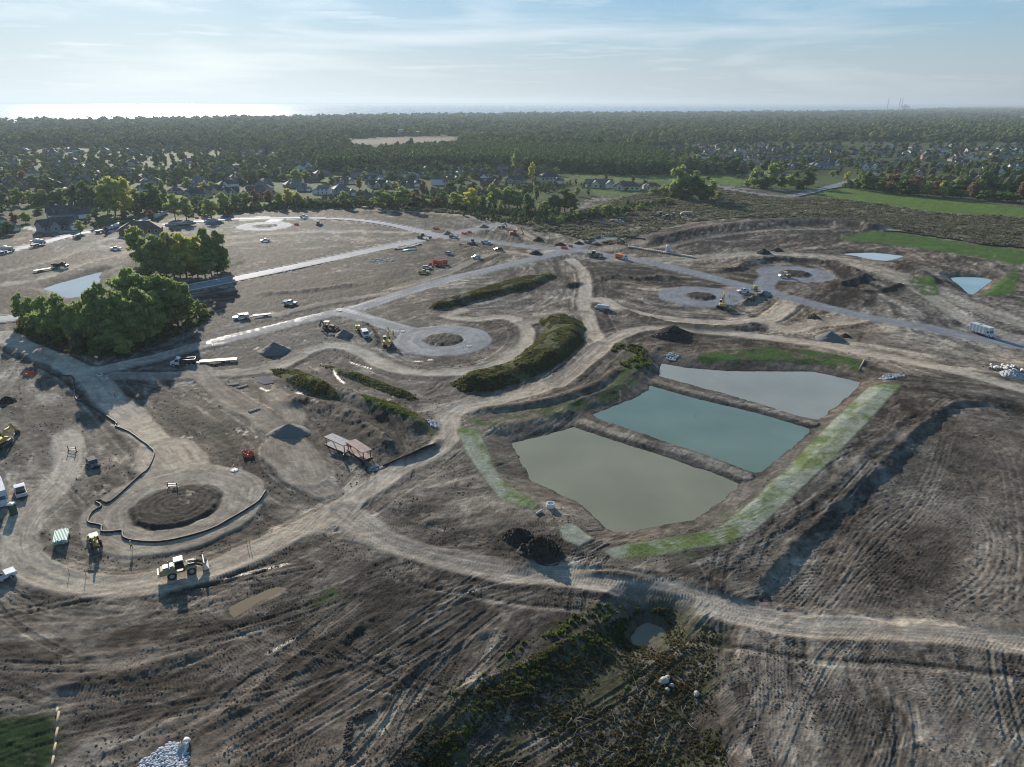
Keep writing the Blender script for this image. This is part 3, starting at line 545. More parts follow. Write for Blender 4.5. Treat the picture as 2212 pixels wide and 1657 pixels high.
# ---- beyond the site: lawns, wood floor, fields, lake shore -------------------
BOUND = W([(-900,515),(0,503),(180,497),(262,490),(350,474),(480,464),(560,455),(680,450),(800,448),(900,449),(1000,458),(1100,470),(1200,465),(1270,430),(1400,412),(1580,404),(1700,420),(1829,396),(1850,412),(2211,445),(3400,520)])
farm = np.ones(NV, bool)
ba = np.arctan2(BOUND[:, 0], BOUND[:, 1]); br = np.hypot(BOUND[:, 0], BOUND[:, 1]); oo = np.argsort(ba)
brr = np.interp(AA.ravel(), ba[oo], br[oo]); beyond = (RRr > brr)
bb = beyond & (ASPH+CONC+GREY < .3) & (GRN < .5)
n = fbm(GX[bb], GY[bb], 60, 4, 501); n2 = fbm(GX[bb], GY[bb], 9, 3, 502)
lawn = np.array((.075, .10, .038)); floor_ = np.array((.055, .065, .034))
mm = smooth(-.25, .3, n+.4*n2)[:, None]; GCOL[bb] = lawn*mm+floor_*(1-mm); GRN[bb] = 1; ZONE[bb] = 7
def farpoly(poly, col, zone=7):
    w = W(poly); k = np.where((RRr > 600) & (RRr < 9000))[0]; ins = pip(GX[k], GY[k], w); g = k[ins]
    GCOL[g] = np.array(col)*(1+.25*fbm(GX[g], GY[g], 40, 3, 511)[:, None]); GRN[g] = 1
FARF = [[(757,303),(860,298),(985,297),(960,309),(860,313),(770,310)], [(2172,253),(2230,251),(2230,260),(2178,260)]]
farpoly(FARF[0], (.20,.165,.12)); farpoly(FARF[1], (.17,.13,.10))
far = (RRr > 1150); GZ[far & (ZONE == 7)] *= 0
# lake shore: the land dips under the water beyond it
SHX = [-1105, 0, 500, 1000, 1300, 1500, 1800, 1950, 2050, 2211]; SHR = [3300, 3430, 3810, 4680, 5400, 6040, 7300, 8600, 14000, 40000]
saz = [math.atan2((x-1105.5), FPX*math.cos(PITCH)+600*math.sin(PITCH)) for x in SHX]
shr = np.interp(AA.ravel(), saz, SHR)
GZ = np.where((RRr > shr) & (np.abs(AA.ravel()) < 1.2), -6, GZ).astype(np.float32)
for cx, cy, rr in ((*c3, 8.6), (*c8, 6.9), (*c9, 6.4), (*c10, 7.0)):
    g = inb[rng_cells(cx-rr, cy-rr, cx+rr, cy+rr)]; d = np.hypot(GX[g]-cx, GY[g]-cy); m = smooth(rr, rr-.8, d)
    TONE[g] = TONE[g]*(1-m)+m*(.14+.10*fbm(GX[g], GY[g], 2, 3, 66)+.08*np.sin(d*4.5)); GZ[g] += (m*.05*np.sin(d*4.5)).astype(np.float32); WET[g] *= 1-m
# ---- compose colour ------------------------------------------------------------
TONE = np.clip(TONE, 0.02, 1.0)
ramp_x = [0, .2, .4, .6, .8, 1.0]
ramp = np.array([(.034,.028,.023), (.062,.052,.043), (.115,.096,.079), (.180,.153,.125), (.262,.225,.182), (.40,.345,.275)])
COL = np.stack([np.interp(TONE, ramp_x, ramp[:, i]) for i in range(3)], 1).astype(np.float32)
COL[near] *= (1+.10*fbm(nx, ny, 40, 2, 601)[:, None]*np.array([1, 0, -1]))
gv = np.zeros(NV, np.float32); gv[near] = fbm(nx, ny, 6, 4, 611, .6)*.5+fbm(nx, ny, .9, 3, 612)*.3
def mixc(mask, c):
    global COL
    COL = COL*(1-mask[:, None])+np.array(c)[None, :]*(1+.35*gv[:, None])*mask[:, None]
gv0 = gv; gv = gv*.7+GST*.6
mixc(GREY, (.185,.192,.206))
gv = gv0; mixc(ASPH, (.175,.19,.225)); mixc(CONC, (.34,.335,.31))
COL = COL*(1-GRN[:, None])+GCOL*GRN[:, None]
COL = np.clip(COL*(1-.45*WET[:, None]), .01, .8)
GZ[near & (RRr < 200)] += (fbm(GX[near & (RRr < 200)], GY[near & (RRr < 200)], .38, 2, 705, .7)*.045*(hole[near & (RRr < 200)] > .2)*(1-.5*FLAT[near & (RRr < 200)])).astype(np.float32)
# micro clods (geometry) where nothing is pressed flat
mic = near & (ZONE != 7)
GZ[mic] += (fbm(GX[mic], GY[mic], .9, 3, 701, .65)*.05*(1-.8*FLAT[mic])*(hole[mic] > .2)*(1+1.0*(TONE[mic] < .3))).astype(np.float32)
nz = near & (RRr < 420) & (ZONE == 0)
GZ[nz] += (np.abs(fbm(GX[nz], GY[nz], 2.6, 3, 711, .6))*-.16*(1-FLAT[nz])*(hole[nz] > .2)).astype(np.float32)
ROU = np.full(NV, .85, np.float32); ROU -= .12*smooth(.5, .2, TONE)*(1-GRN)
pud = np.zeros(NV, np.float32); pud[near] = smooth(.42, .62, fbm(nx, ny, 5, 4, 721, .6)+.25*fbm(nx, ny, .8, 2, 722)); pud *= (1-GRN)*(TONE < .62)*(ASPH < .1)
WETA = np.clip((WET*.8+pud*.12*smooth(.5,.3,TONE))*smooth(330, 180, RRr), 0, 1).astype(np.float32); WET = WET*smooth(380, 180, RRr); ROU -= .45*WET; ROU -= .2*pud*smooth(380, 180, RRr); COL *= (1-.25*pud[:, None]); ROU[ASPH > .5] = .7; ROU[GRN > .5] = .9
ROU = np.where((GREY > .5), .8-.25*smooth(-.1, .4, GST+gv*.4), ROU)
ROU = np.clip(ROU, .3, .95)

# ---------------------------------------------------------------- materials
MATS = {}
def principled(name):
    m = bpy.data.materials.new(name); m.use_nodes = True; return m, m.node_tree, m.node_tree.nodes['Principled BSDF']
def ground_mat(name, bump=.25, fine=.18, scale=2.2, spec=.35, streak=0.0):
    m, nt, b = principled(name); L = nt.links.new
    aw = N(nt, 'ShaderNodeAttribute', attribute_name='wet'); sm = N(nt, 'ShaderNodeMath', operation='MULTIPLY_ADD'); L(aw.outputs['Fac'], sm.inputs[0]); sm.inputs[1].default_value = .5; sm.inputs[2].default_value = spec; L(sm.outputs[0], b.inputs['Specular IOR Level'])
    at = N(nt, 'ShaderNodeAttribute', attribute_name='alb'); ar = N(nt, 'ShaderNodeAttribute', attribute_name='rgh')
    geo = N(nt, 'ShaderNodeNewGeometry')
    n1 = N(nt, 'ShaderNodeTexNoise'); n1.inputs['Scale'].default_value = scale; n1.inputs['Detail'].default_value = 7; n1.inputs['Roughness'].default_value = .82
    n2 = N(nt, 'ShaderNodeTexNoise'); n2.inputs['Scale'].default_value = .17; n2.inputs['Detail'].default_value = 6; n2.inputs['Roughness'].default_value = .6; n2.inputs['Distortion'].default_value = 1.0
    L(geo.outputs['Position'], n1.inputs['Vector']); L(geo.outputs['Position'], n2.inputs['Vector'])
    a = N(nt, 'ShaderNodeMath', operation='MULTIPLY_ADD'); L(n1.outputs['Fac'], a.inputs[0]); a.inputs[1].default_value = fine*4; a.inputs[2].default_value = 1-fine*2
    a2 = N(nt, 'ShaderNodeMath', operation='MULTIPLY_ADD'); L(n2.outputs['Fac'], a2.inputs[0]); a2.inputs[1].default_value = 1.0; a2.inputs[2].default_value = .5
    mu = N(nt, 'ShaderNodeMath', operation='MULTIPLY'); L(a.outputs[0], mu.inputs[0]); L(a2.outputs[0], mu.inputs[1])
    vm = N(nt, 'ShaderNodeVectorMath', operation='SCALE'); L(at.outputs['Color'], vm.inputs[0]); L(mu.outputs[0], vm.inputs['Scale'])
    L(vm.outputs[0], b.inputs['Base Color']); L(ar.outputs['Fac'], b.inputs['Roughness'])
    bp = N(nt, 'ShaderNodeBump'); bp.inputs['Strength'].default_value = bump; bp.inputs['Distance'].default_value = .45; L(n1.outputs['Fac'], bp.inputs['Height']); L(bp.outputs[0], b.inputs['Normal'])
    return m
GM = {0: ground_mat('bare_soil', 1.0, .62, .5, .02), 1: ground_mat('packed_dirt', .5, .42, .7, .02), 2: ground_mat('gravel_base', .25, .25, .8, .04), 3: ground_mat('asphalt', .1, .08, 8, .07),
      4: ground_mat('concrete', .1, .08, 4, .03), 5: ground_mat('seeded_grass', .8, .5, 1.2, .02), 6: ground_mat('weedy_ground', 1.0, .6, .8, .02), 7: ground_mat('far_ground', .3, .25, .3, .02)}
def tag(o, label=None, cat=None, group=None, kind=None):
    if label: o['label'] = label
    if cat: o['category'] = cat
    if group: o['group'] = group
    if kind: o['kind'] = kind
    return o
def mesh_np(name, V, F, mat, attrs=None, smooth_=True, per=4):
    me = bpy.data.meshes.new(name); me.vertices.add(len(V)); me.vertices.foreach_set('co', np.asarray(V, np.float32).ravel())
    nf = len(F); me.loops.add(nf*per); me.loops.foreach_set('vertex_index', np.asarray(F, np.int32).ravel())
    me.polygons.add(nf); me.polygons.foreach_set('loop_start', np.arange(0, nf*per, per, dtype=np.int32))
    me.update(calc_edges=True)
    if smooth_: me.polygons.foreach_set('use_smooth', np.ones(nf, bool))
    if mat: me.materials.append(mat)
    if attrs:
        for k, (a, t) in attrs.items():
            at = me.attributes.new(k, t, 'POINT'); at.data.foreach_set({'FLOAT_COLOR': 'color', 'FLOAT': 'value', 'INT': 'value', 'FLOAT_VECTOR': 'vector'}[t], np.ascontiguousarray(a).ravel())
    me.validate(); return me
def link(name, me, parent=None):
    o = bpy.data.objects.new(name, me); sc.collection.objects.link(o)
    if parent: o.parent = parent
    return o
I, J = np.meshgrid(np.arange(NA-1), np.arange(NR-1)); v00 = (J*NA+I).ravel()
FACES = np.stack([v00, v00+1, v00+NA+1, v00+NA], 1)
fz = ZONE[v00]; zc = np.stack([ZONE[FACES[:, i]] for i in range(4)], 1); fz = zc.max(1)
fz = np.where((zc == zc[:, :1]).all(1), zc[:, 0], np.sort(zc, 1)[:, 2])
NAMES = {0: ('ground', 'bare graded earth of the building site, rutted by machines'), 1: ('haul_road', 'pale packed dirt haul road winding across the site'), 2: ('gravel_road', 'grey stone base road with round turning circles'),
         3: ('asphalt_road', 'new blue grey asphalt street'), 4: ('concrete_road', 'pale concrete street pavement'), 5: ('grass', 'low seeded green grass'), 6: ('weedy_ground', 'rough weed covered ground'), 7: ('far_ground', 'lawns and wood floor beyond the site')}
# normals of the whole grid, so that the pieces meet without a seam
V3 = np.stack([GX, GY, GZ], 1).astype(np.float32)
G3 = V3.reshape(NR, NA, 3); du = np.gradient(G3, axis=1); dv = np.gradient(G3, axis=0); nn = np.cross(du, dv); nn *= np.sign(nn[..., 2:3]+1e-9); nn /= np.linalg.norm(nn, axis=2, keepdims=True)+1e-9; nn = nn.reshape(-1, 3)
CA = np.concatenate([COL, np.ones((NV, 1))], 1).astype(np.float32)
for z in range(8):
    f = FACES[fz == z]
    if not len(f): continue
    used = np.unique(f); LUT[used] = np.arange(len(used)); f2 = LUT[f]; LUT[used] = -1
    me = mesh_np(NAMES[z][0], V3[used], f2, GM[z], {'alb': (CA[used], 'FLOAT_COLOR'), 'rgh': (ROU[used], 'FLOAT'), 'wet': (WETA[used], 'FLOAT')})
    me.normals_split_custom_set_from_vertices(nn[used])
    tag(link(NAMES[z][0], me), NAMES[z][1], kind='structure' if z != 5 else 'stuff')
# ---------------------------------------------------------------- water
def water_mat(name, col, rough, bump=.05, scale=1.0, spec=.5):
    m, nt, b = principled(name); L = nt.links.new
    geo = N(nt, 'ShaderNodeNewGeometry'); n1 = N(nt, 'ShaderNodeTexNoise'); n1.inputs['Scale'].default_value = scale; n1.inputs['Detail'].default_value = 4; L(geo.outputs['Position'], n1.inputs['Vector'])
    n2 = N(nt, 'ShaderNodeTexNoise'); n2.inputs['Scale'].default_value = .06; n2.inputs['Detail'].default_value = 4; L(geo.outputs['Position'], n2.inputs['Vector'])
    mr = N(nt, 'ShaderNodeMapRange'); mr.inputs['To Min'].default_value = .68; mr.inputs['To Max'].default_value = 1.3; L(n2.outputs['Fac'], mr.inputs['Value'])
    vm = N(nt, 'ShaderNodeVectorMath', operation='SCALE'); vm.inputs[0].default_value = col; L(mr.outputs[0], vm.inputs['Scale']); L(vm.outputs[0], b.inputs['Base Color'])
    b.inputs['Roughness'].default_value = rough; b.inputs['IOR'].default_value = 1.33; b.inputs['Specular IOR Level'].default_value = spec
    bp = N(nt, 'ShaderNodeBump'); bp.inputs['Strength'].default_value = bump; bp.inputs['Distance'].default_value = .1; L(n1.outputs['Fac'], bp.inputs['Height']); L(bp.outputs[0], b.inputs['Normal'])
    return m
WC = {'one': (.205,.20,.135), 'two': (.125,.18,.15), 'three': (.26,.26,.22), 'left': (.34,.37,.38), 'far': (.38,.41,.42), 'far_right': (.24,.34,.36), 'brown': (.20,.15,.09), 'weed': (.13,.12,.085), 'puddle': (.08,.07,.06)}  # pale small ponds: sky reflection is partly put into their base colour
WL = {'one': 'large murky olive green settling pond, nearest of the three', 'two': 'teal settling pond between two earth causeways', 'three': 'pale grey settling pond, farthest of the three', 'left': 'bright pond reflecting the sky beside the grove',
      'far': 'small white reflecting pond below the green slope', 'far_right': 'small pale blue triangular pond at the right', 'brown': 'narrow brown rain pool by the loader', 'weed': 'murky puddle among weeds', 'puddle': 'small bright puddle by the ditch'}
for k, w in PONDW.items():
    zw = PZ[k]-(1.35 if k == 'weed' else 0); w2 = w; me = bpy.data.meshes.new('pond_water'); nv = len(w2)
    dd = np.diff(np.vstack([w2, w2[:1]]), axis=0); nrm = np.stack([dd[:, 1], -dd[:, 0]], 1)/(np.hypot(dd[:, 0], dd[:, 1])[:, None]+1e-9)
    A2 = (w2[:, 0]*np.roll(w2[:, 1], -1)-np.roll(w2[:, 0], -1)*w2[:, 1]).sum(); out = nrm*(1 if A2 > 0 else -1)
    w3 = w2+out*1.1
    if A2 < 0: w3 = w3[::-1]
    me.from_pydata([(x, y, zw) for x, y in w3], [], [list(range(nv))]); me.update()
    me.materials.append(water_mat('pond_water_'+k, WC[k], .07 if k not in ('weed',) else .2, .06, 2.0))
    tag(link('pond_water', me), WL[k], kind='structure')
lk = bpy.data.meshes.new('lake_water'); ang = np.linspace(-1.25, 1.25, 60)
vv = [(math.sin(a)*3400, math.cos(a)*3400, -2.5) for a in ang]+[(math.sin(a)*27000, math.cos(a)*27000, -2.5) for a in ang]
lk.from_pydata(vv, [], [(i, i+1, 60+i+1, 60+i) for i in range(59)]); lk.update(); lk.flip_normals()
lm, lnt, lb = principled('lake_water'); lb.inputs['Base Color'].default_value = (.03, .12, .20, 1); lb.inputs['Roughness'].default_value = .28; lb.inputs['IOR'].default_value = 1.33
lg = N(lnt, 'ShaderNodeNewGeometry'); lmp = N(lnt, 'ShaderNodeMapping'); lmp.inputs['Scale'].default_value = (.01, .0012, 1); ln = N(lnt, 'ShaderNodeTexNoise'); ln.inputs['Scale'].default_value = 1; ln.inputs['Detail'].default_value = 6
lnt.links.new(lg.outputs['Position'], lmp.inputs[0]); lnt.links.new(lmp.outputs[0], ln.inputs['Vector']); lr = N(lnt, 'ShaderNodeMapRange'); lr.inputs['To Min'].default_value = .2; lr.inputs['To Max'].default_value = .36
lnt.links.new(ln.outputs['Fac'], lr.inputs['Value']); lnt.links.new(lr.outputs[0], lb.inputs['Roughness'])
lk.materials.append(lm); tag(link('lake_water', lk), 'wide lake on the horizon glittering under the sun', kind='structure')
# ---------------------------------------------------------------- haze
hm = bpy.data.materials.new('haze_air'); hm.use_nodes = True; hn = hm.node_tree; hn.nodes.clear()
ho = N(hn, 'ShaderNodeOutputMaterial'); hv = N(hn, 'ShaderNodeVolumePrincipled'); hv.inputs['Color'].default_value = (.47, .56, .65, 1); hv.inputs['Density'].default_value = .00008; hv.inputs['Anisotropy'].default_value = .3
hn.links.new(hv.outputs[0], ho.inputs['Volume'])
hb = bpy.data.meshes.new('haze'); x0, x1, y0, y1, z0, z1 = -34000, 34000, -1000, 29000, -8, 160
hb.from_pydata([(x, y, z) for x in (x0, x1) for y in (y0, y1) for z in (z0, z1)], [], [(0,1,3,2),(4,6,7,5),(0,4,5,1),(2,3,7,6),(0,2,6,4),(1,5,7,3)]); hb.update()
hb.materials.append(hm); tag(link('haze', hb), 'thin morning haze over the land', kind='stuff')
# ================================================================ KIT
def pm(name, col, rough=.6, metal=0.0, var=.12, scale=1.5, spec=.4):
    if name in MATS: return MATS[name]
    m, nt, b = principled(name); L = nt.links.new; MATS[name] = m
    tcn = N(nt, 'ShaderNodeTexCoord'); n1 = N(nt, 'ShaderNodeTexNoise'); n1.inputs['Scale'].default_value = scale; n1.inputs['Detail'].default_value = 5
    L(tcn.outputs['Object'], n1.inputs['Vector']); mr = N(nt, 'ShaderNodeMapRange'); mr.inputs['From Min'].default_value = .3; mr.inputs['From Max'].default_value = .7
    mr.inputs['To Min'].default_value = 1-var*1.3; mr.inputs['To Max'].default_value = 1+var; L(n1.outputs['Fac'], mr.inputs['Value'])
    vm = N(nt, 'ShaderNodeVectorMath', operation='SCALE'); vm.inputs[0].default_value = col; L(mr.outputs[0], vm.inputs['Scale']); L(vm.outputs[0], b.inputs['Base Color'])
    b.inputs['Roughness'].default_value = rough; b.inputs['Metallic'].default_value = metal; b.inputs['Specular IOR Level'].default_value = spec
    return m
class MB:
    def __init__(s): s.v = []; s.f = []
    def add(s, vs, fs):
        n = len(s.v); s.v += [tuple(v) for v in vs]; s.f += [tuple(i+n for i in f) for f in fs]; return s
    def box(s, cx, cy, cz, sx, sy, sz, rz=0, tx=1, ty=1, ry=0, rx=0):
        vs = []
        for z in (-.5, .5):
            k, l = (1, 1) if z < 0 else (tx, ty)
            for x, y in ((-.5, -.5), (.5, -.5), (.5, .5), (-.5, .5)): vs.append(Vector((x*sx*k, y*sy*l, z*sz)))
        if rz or ry or rx:
            M = Matrix.Rotation(rz, 3, 'Z') @ Matrix.Rotation(ry, 3, 'Y') @ Matrix.Rotation(rx, 3, 'X'); vs = [M @ v for v in vs]
        return s.add([(v.x+cx, v.y+cy, v.z+cz) for v in vs], [(0,3,2,1),(4,5,6,7),(0,1,5,4),(1,2,6,5),(2,3,7,6),(3,0,4,7)])
    def prism(s, prof, y0, y1, inset=0):
        n = len(prof); vs = [(x, y0, z) for x, z in prof]+[(x, y1, z) for x, z in prof]
        return s.add(vs, [tuple(range(n)), tuple(range(2*n-1, n-1, -1))]+[(i, i+n, (i+1) % n+n, (i+1) % n) for i in range(n)])
    def cyl(s, p0, p1, r0, r1=None, n=10, caps=True):
        r1 = r0 if r1 is None else r1; p0 = Vector(p0); p1 = Vector(p1); d = (p1-p0).normalized()
        a = d.orthogonal().normalized(); b = d.cross(a); vs = []
        for p, r in ((p0, r0), (p1, r1)):
            for i in range(n): t = 2*math.pi*i/n; vs.append(p+a*(math.cos(t)*r)+b*(math.sin(t)*r))
        fs = [(i, (i+1) % n, (i+1) % n+n, i+n) for i in range(n)]
        if caps: fs += [tuple(range(n-1, -1, -1)), tuple(range(n, 2*n))]
        return s.add(vs, fs)
    def pipe(s, p0, p1, r, t=.12, n=12):
        p0 = Vector(p0); p1 = Vector(p1); d = (p1-p0).normalized(); a = d.orthogonal().normalized(); b = d.cross(a); vs = []
        for p, rr in ((p0, r), (p1, r), (p1, r-t), (p0, r-t)):
            for i in range(n): q = 2*math.pi*i/n; vs.append(p+a*(math.cos(q)*rr)+b*(math.sin(q)*rr))
        return s.add(vs, [(k*n+i, k*n+(i+1) % n, ((k+1) % 4)*n+(i+1) % n, ((k+1) % 4)*n+i) for k in range(4) for i in range(n)])
    def tube(s, pts, r, n=6):
        for a, b in zip(pts[:-1], pts[1:]): s.cyl(a, b, r, r, n)
        return s
    def lathe(s, prof, n=14, axis='Z', c=(0, 0, 0)):
        vs = []
        for r, z in prof:
            for i in range(n):
                t = 2*math.pi*i/n; x, y = r*math.cos(t), r*math.sin(t)
                vs.append((c[0]+x, c[1]+y, c[2]+z) if axis == 'Z' else (c[0]+z, c[1]+x, c[2]+y))
        fs = [(k*n+i, k*n+(i+1) % n, (k+1)*n+(i+1) % n, (k+1)*n+i) for k in range(len(prof)-1) for i in range(n)]
        fs += [tuple(range(n-1, -1, -1)), tuple(range((len(prof)-1)*n, len(prof)*n))]
        return s.add(vs, fs)
    def build(s, name, mat, parent=None, smooth_=False):
        me = bpy.data.meshes.new(name); me.from_pydata(s.v, [], s.f); me.update(); me.materials.append(mat)
        if smooth_:
            for p in me.polygons: p.use_smooth = True
        return link(name, me, parent)
def thing(name, label, cat, group=None):
    o = bpy.data.objects.new(name, None); sc.collection.objects.link(o); o.empty_display_size = .5
    return tag(o, label, cat, group)
def copy_tree(o, parent=None):
    c = o.copy(); sc.collection.objects.link(c)
    if parent: c.parent = parent
    for ch in list(o.children): copy_tree(ch, c)
    return c
def put(o, px, py, head=None, z=None, dz=0.0):
    """stand o on the ground under view pixel (px,py); head = second pixel it faces, or a world angle"""
    x, y = P(px, py); zz = zat(x, y)
    for _ in range(2): x, y = P(px, py, zz); zz = zat(x, y)
    if z is not None: zz = z
    o.location = (x, y, zz+dz)
    if head is not None:
        if isinstance(head, tuple):
            hx, hy = P(head[0], head[1], zz); o.rotation_euler[2] = math.atan2(hy-y, hx-x)
        else: o.rotation_euler[2] = head
    return o
WHITE = pm('white_paint', (.52, .53, .56), .35); YEL = pm('machine_yellow', (.50, .33, .06), .45); TYRE = pm('tyre_rubber', (.025, .025, .026), .8); GLASS = pm('dark_glass', (.02, .025, .03), .08, spec=.8)
STEEL = pm('worn_steel', (.22, .21, .20), .5, .6); BLACK = pm('black_paint', (.03, .03, .033), .5); RIM = pm('wheel_rim', (.38, .38, .38), .4, .5); ORANGE = pm('orange_paint', (.70, .16, .03), .5); REDO = pm('red_orange', (.62, .07, .04), .55)
TANM = pm('dusty_machine', (.34, .27, .15), .6); CONCM = pm('cast_concrete', (.42, .41, .38), .8); GREENP = pm('pale_green_plastic', (.33, .52, .45), .45); LAMP = pm('lamp_glass', (.75, .75, .7), .2); TEAL = pm('teal_plastic', (.06, .38, .34), .4)
def wheels(t, xs, half, r, w=.3, name='wheel'):
    for x in xs:
        for sgn in (-1, 1):
            a = MB().cyl((x, sgn*(half-w), r), (x, sgn*half, r), r, r, 14).build(name, TYRE, t)
            MB().cyl((x, sgn*(half+.005), r), (x, sgn*(half+.03), r), r*.52, r*.45, 10).build('rim', RIM, a)
def pickup(label, body=WHITE, bed='open', L_=5.6, group=None, dirty=False):
    t = thing('pickup_truck', label, 'pickup truck', group)
    MB().prism([(-2.75,.5),(2.75,.5),(2.8,.95),(2.65,1.12),(1.15,1.22),(.95,1.25),(-.75,1.25),(-.75,.72),(-2.75,.72)], -.95, .95).build('body', body, t)
    MB().prism([(1.2,1.2),(.45,1.86),(-.65,1.88),(-.85,1.2)], -.83, .83).build('cab', body, t)
    b = MB().box(-1.78, .90, .95, 1.98, .1, .56).box(-1.78, -.90, .95, 1.98, .1, .56).box(-2.74, 0, .97, .1, 1.7, .5); b.build('bed', body, t)
    MB().box(-1.75, 0, .76, 1.85, 1.66, .06).build('bed_floor', BLACK, t)
    if bed == 'tools': MB().box(-1.0, 0, 1.32, .5, 1.6, .35).build('tool_box', STEEL, t)
    if bed == 'boxes':
        for s_ in (-1, 1): MB().box(-1.8, s_*.78, 1.28, 1.9, .34, .55).build('side_box', body, t)
    if bed == 'cap': MB().prism([(-.85,1.25),(-.9,1.85),(-2.6,1.82),(-2.72,1.25)], -.86, .86).build('bed_cover', body, t)
    if bed == 'rack':
        m = MB()
        for x in (-2.6, -.9): m.box(x, .8, 1.6, .06, .06, .8).box(x, -.8, 1.6, .06, .06, .8).box(x, 0, 2.0, .06, 1.66, .06)
        for y in (-.8, -.3, .3, .8): m.box(-.9, y, 2.06, 3.7, .07, .07)
        m.build('ladder_rack', STEEL, t)
        for s_ in (-1, 1): MB().box(-1.8, s_*.78, 1.35, 1.9, .34, .7).build('side_box', body, t)
    MB().add([(1.17,-.76,1.25),(1.17,.76,1.25),(.50,.70,1.84),(.50,-.70,1.84)], [(0,1,2,3)]).box(.835,0,1.545,.02,1.3,.02).build('windscreen', GLASS, t)
    MB().add([(-.87,-.72,1.28),(-.87,.72,1.28),(-.70,.68,1.80),(-.70,-.68,1.80)], [(3,2,1,0)]).box(-.80,0,1.55,.02,1.2,.02).build('rear_window', GLASS, t)
    for s_ in (-1, 1): MB().prism([(.95,1.28),(.42,1.76),(-.6,1.78),(-.72,1.28)], s_*.835-.008, s_*.835+.008).build('side_window', GLASS, t)
    for s_ in (-1, 1): MB().box(2.77, s_*.72, .98, .08, .36, .2).build('headlight', LAMP, t)
    MB().box(2.83, 0, .62, .1, 1.8, .2).build('bumper', STEEL, t); MB().box(2.80, 0, .9, .04, 1.0, .24).build('grille', BLACK, t)
    wheels(t, (1.75, -1.7), .97, .4, .28); return t
def suv(label, body=WHITE, group=None, name='parked_car', cat='car'):
    t = thing(name, label, cat, group)
    MB().prism([(-2.35,.42),(2.35,.42),(2.4,.8),(2.2,.98),(1.15,1.08),(-2.3,1.1),(-2.4,.8)], -.93, .93).build('body', body, t)
    MB().prism([(1.2,1.06),(.5,1.62),(-1.7,1.66),(-2.25,1.08)], -.80, .80).build('cabin', body, t)
    MB().add([(1.18,-.72,1.1),(1.18,.72,1.1),(.56,.66,1.59),(.56,-.66,1.59)], [(0,1,2,3)]).box(.87,0,1.35,.02,1.2,.02).build('windscreen', GLASS, t)
    MB().add([(-2.24,-.7,1.14),(-2.24,.7,1.14),(-1.76,.66,1.6),(-1.76,-.66,1.6)], [(3,2,1,0)]).box(-2.0,0,1.38,.02,1.2,.02).build('rear_window', GLASS, t)
    for s_ in (-1, 1): MB().prism([(1.0,1.12),(.48,1.54),(-1.6,1.58),(-2.0,1.14)], s_*.805-.008, s_*.805+.008).build('side_window', GLASS, t)
    for s_ in (-1, 1): MB().box(2.35, s_*.68, .84, .08, .36, .14).build('headlight', LAMP, t)
    wheels(t, (1.45, -1.4), .95, .36, .25); return t
def dump_truck(label, cab=WHITE, tub=BLACK, group=None, big=1.0):
    t = thing('dump_truck', label, 'dump truck', group)
    MB().box(0, 0, .75, 7.2, .9, .3).build('chassis', BLACK, t)
    MB().prism([(3.6,.6),(3.65,1.35),(2.5,1.55),(2.0,2.45),(1.05,2.5),(1.0,.7)], -1.05, 1.05).build('cab', cab, t)
    MB().add([(2.5,-.92,1.6),(2.5,.92,1.6),(2.06,.86,2.38),(2.06,-.86,2.38)], [(0,1,2,3)]).box(2.28,0,2.0,.02,1.7,.02).build('windscreen', GLASS, t)
    for s_ in (-1, 1): MB().prism([(2.25,1.6),(1.95,2.3),(1.2,2.32),(1.2,1.6)], s_*1.055-.008, s_*1.055+.008).build('side_window', GLASS, t)
    m = MB().box(-1.4, 1.1, 1.6, 4.3, .1, 1.0).box(-1.4, -1.1, 1.6, 4.3, .1, 1.0).box(.75, 0, 1.75, .1, 2.2, 1.3).box(-3.55, 0, 1.6, .1, 2.2, 1.0).box(-1.4, 0, 1.12, 4.3, 2.2, .1)
    m.box(-1.4, 1.13, 2.13, 4.4, .12, .1).box(-1.4, -1.13, 2.13, 4.4, .12, .1); m.build('dump_bed', tub, t)
    MB().prism([(.8,2.3),(1.7,2.75),(1.7,2.83),(.7,2.42)], -1.05, 1.05).build('cab_shield', cab, t)
    for x in (-2.7, -1.4, .0): MB().box(x, -1.18, 1.6, .12, .08, 1.0).box(x, 1.18, 1.6, .12, .08, 1.0).build('bed_rib', tub, t)
    wheels(t, (2.7, -1.2, -2.5), 1.15, .52, .4); return t
def mixer_truck(label, group=None):
    t = thing('concrete_mixer_truck', label, 'concrete mixer', group)
    MB().box(0, 0, .8, 8.4, .9, .35).build('chassis', BLACK, t)
    MB().prism([(4.3,.6),(4.3,1.4),(3.5,1.6),(3.2,2.7),(2.0,2.7),(2.0,.7)], -1.15, 1.15).build('cab', WHITE, t)
    MB().box(3.36, 0, 2.1, .05, 1.9, .8, ry=-.25).build('windscreen', GLASS, t)
    d = MB().lathe([(.5, -3.3), (1.0, -2.6), (1.3, -.9), (1.25, .2), (.8, 1.5), (.35, 1.8)], 16, 'X', (0, 0, 2.35)); o = d.build('drum', pm('mixer_drum', (.55,.55,.55), .4), t, True); o.rotation_euler = (0, R(8), 0)
    MB().box(-3.9, 0, 3.0, .7, .9, .5, tx=1.5, ty=1.5).build('hopper', STEEL, t); MB().box(-4.6, 0, 1.9, 1.6, .35, .12, ry=-.7).build('chute', STEEL, t)
    wheels(t, (3.1, -1.0, -2.4, -3.6), 1.2, .52, .4); return t
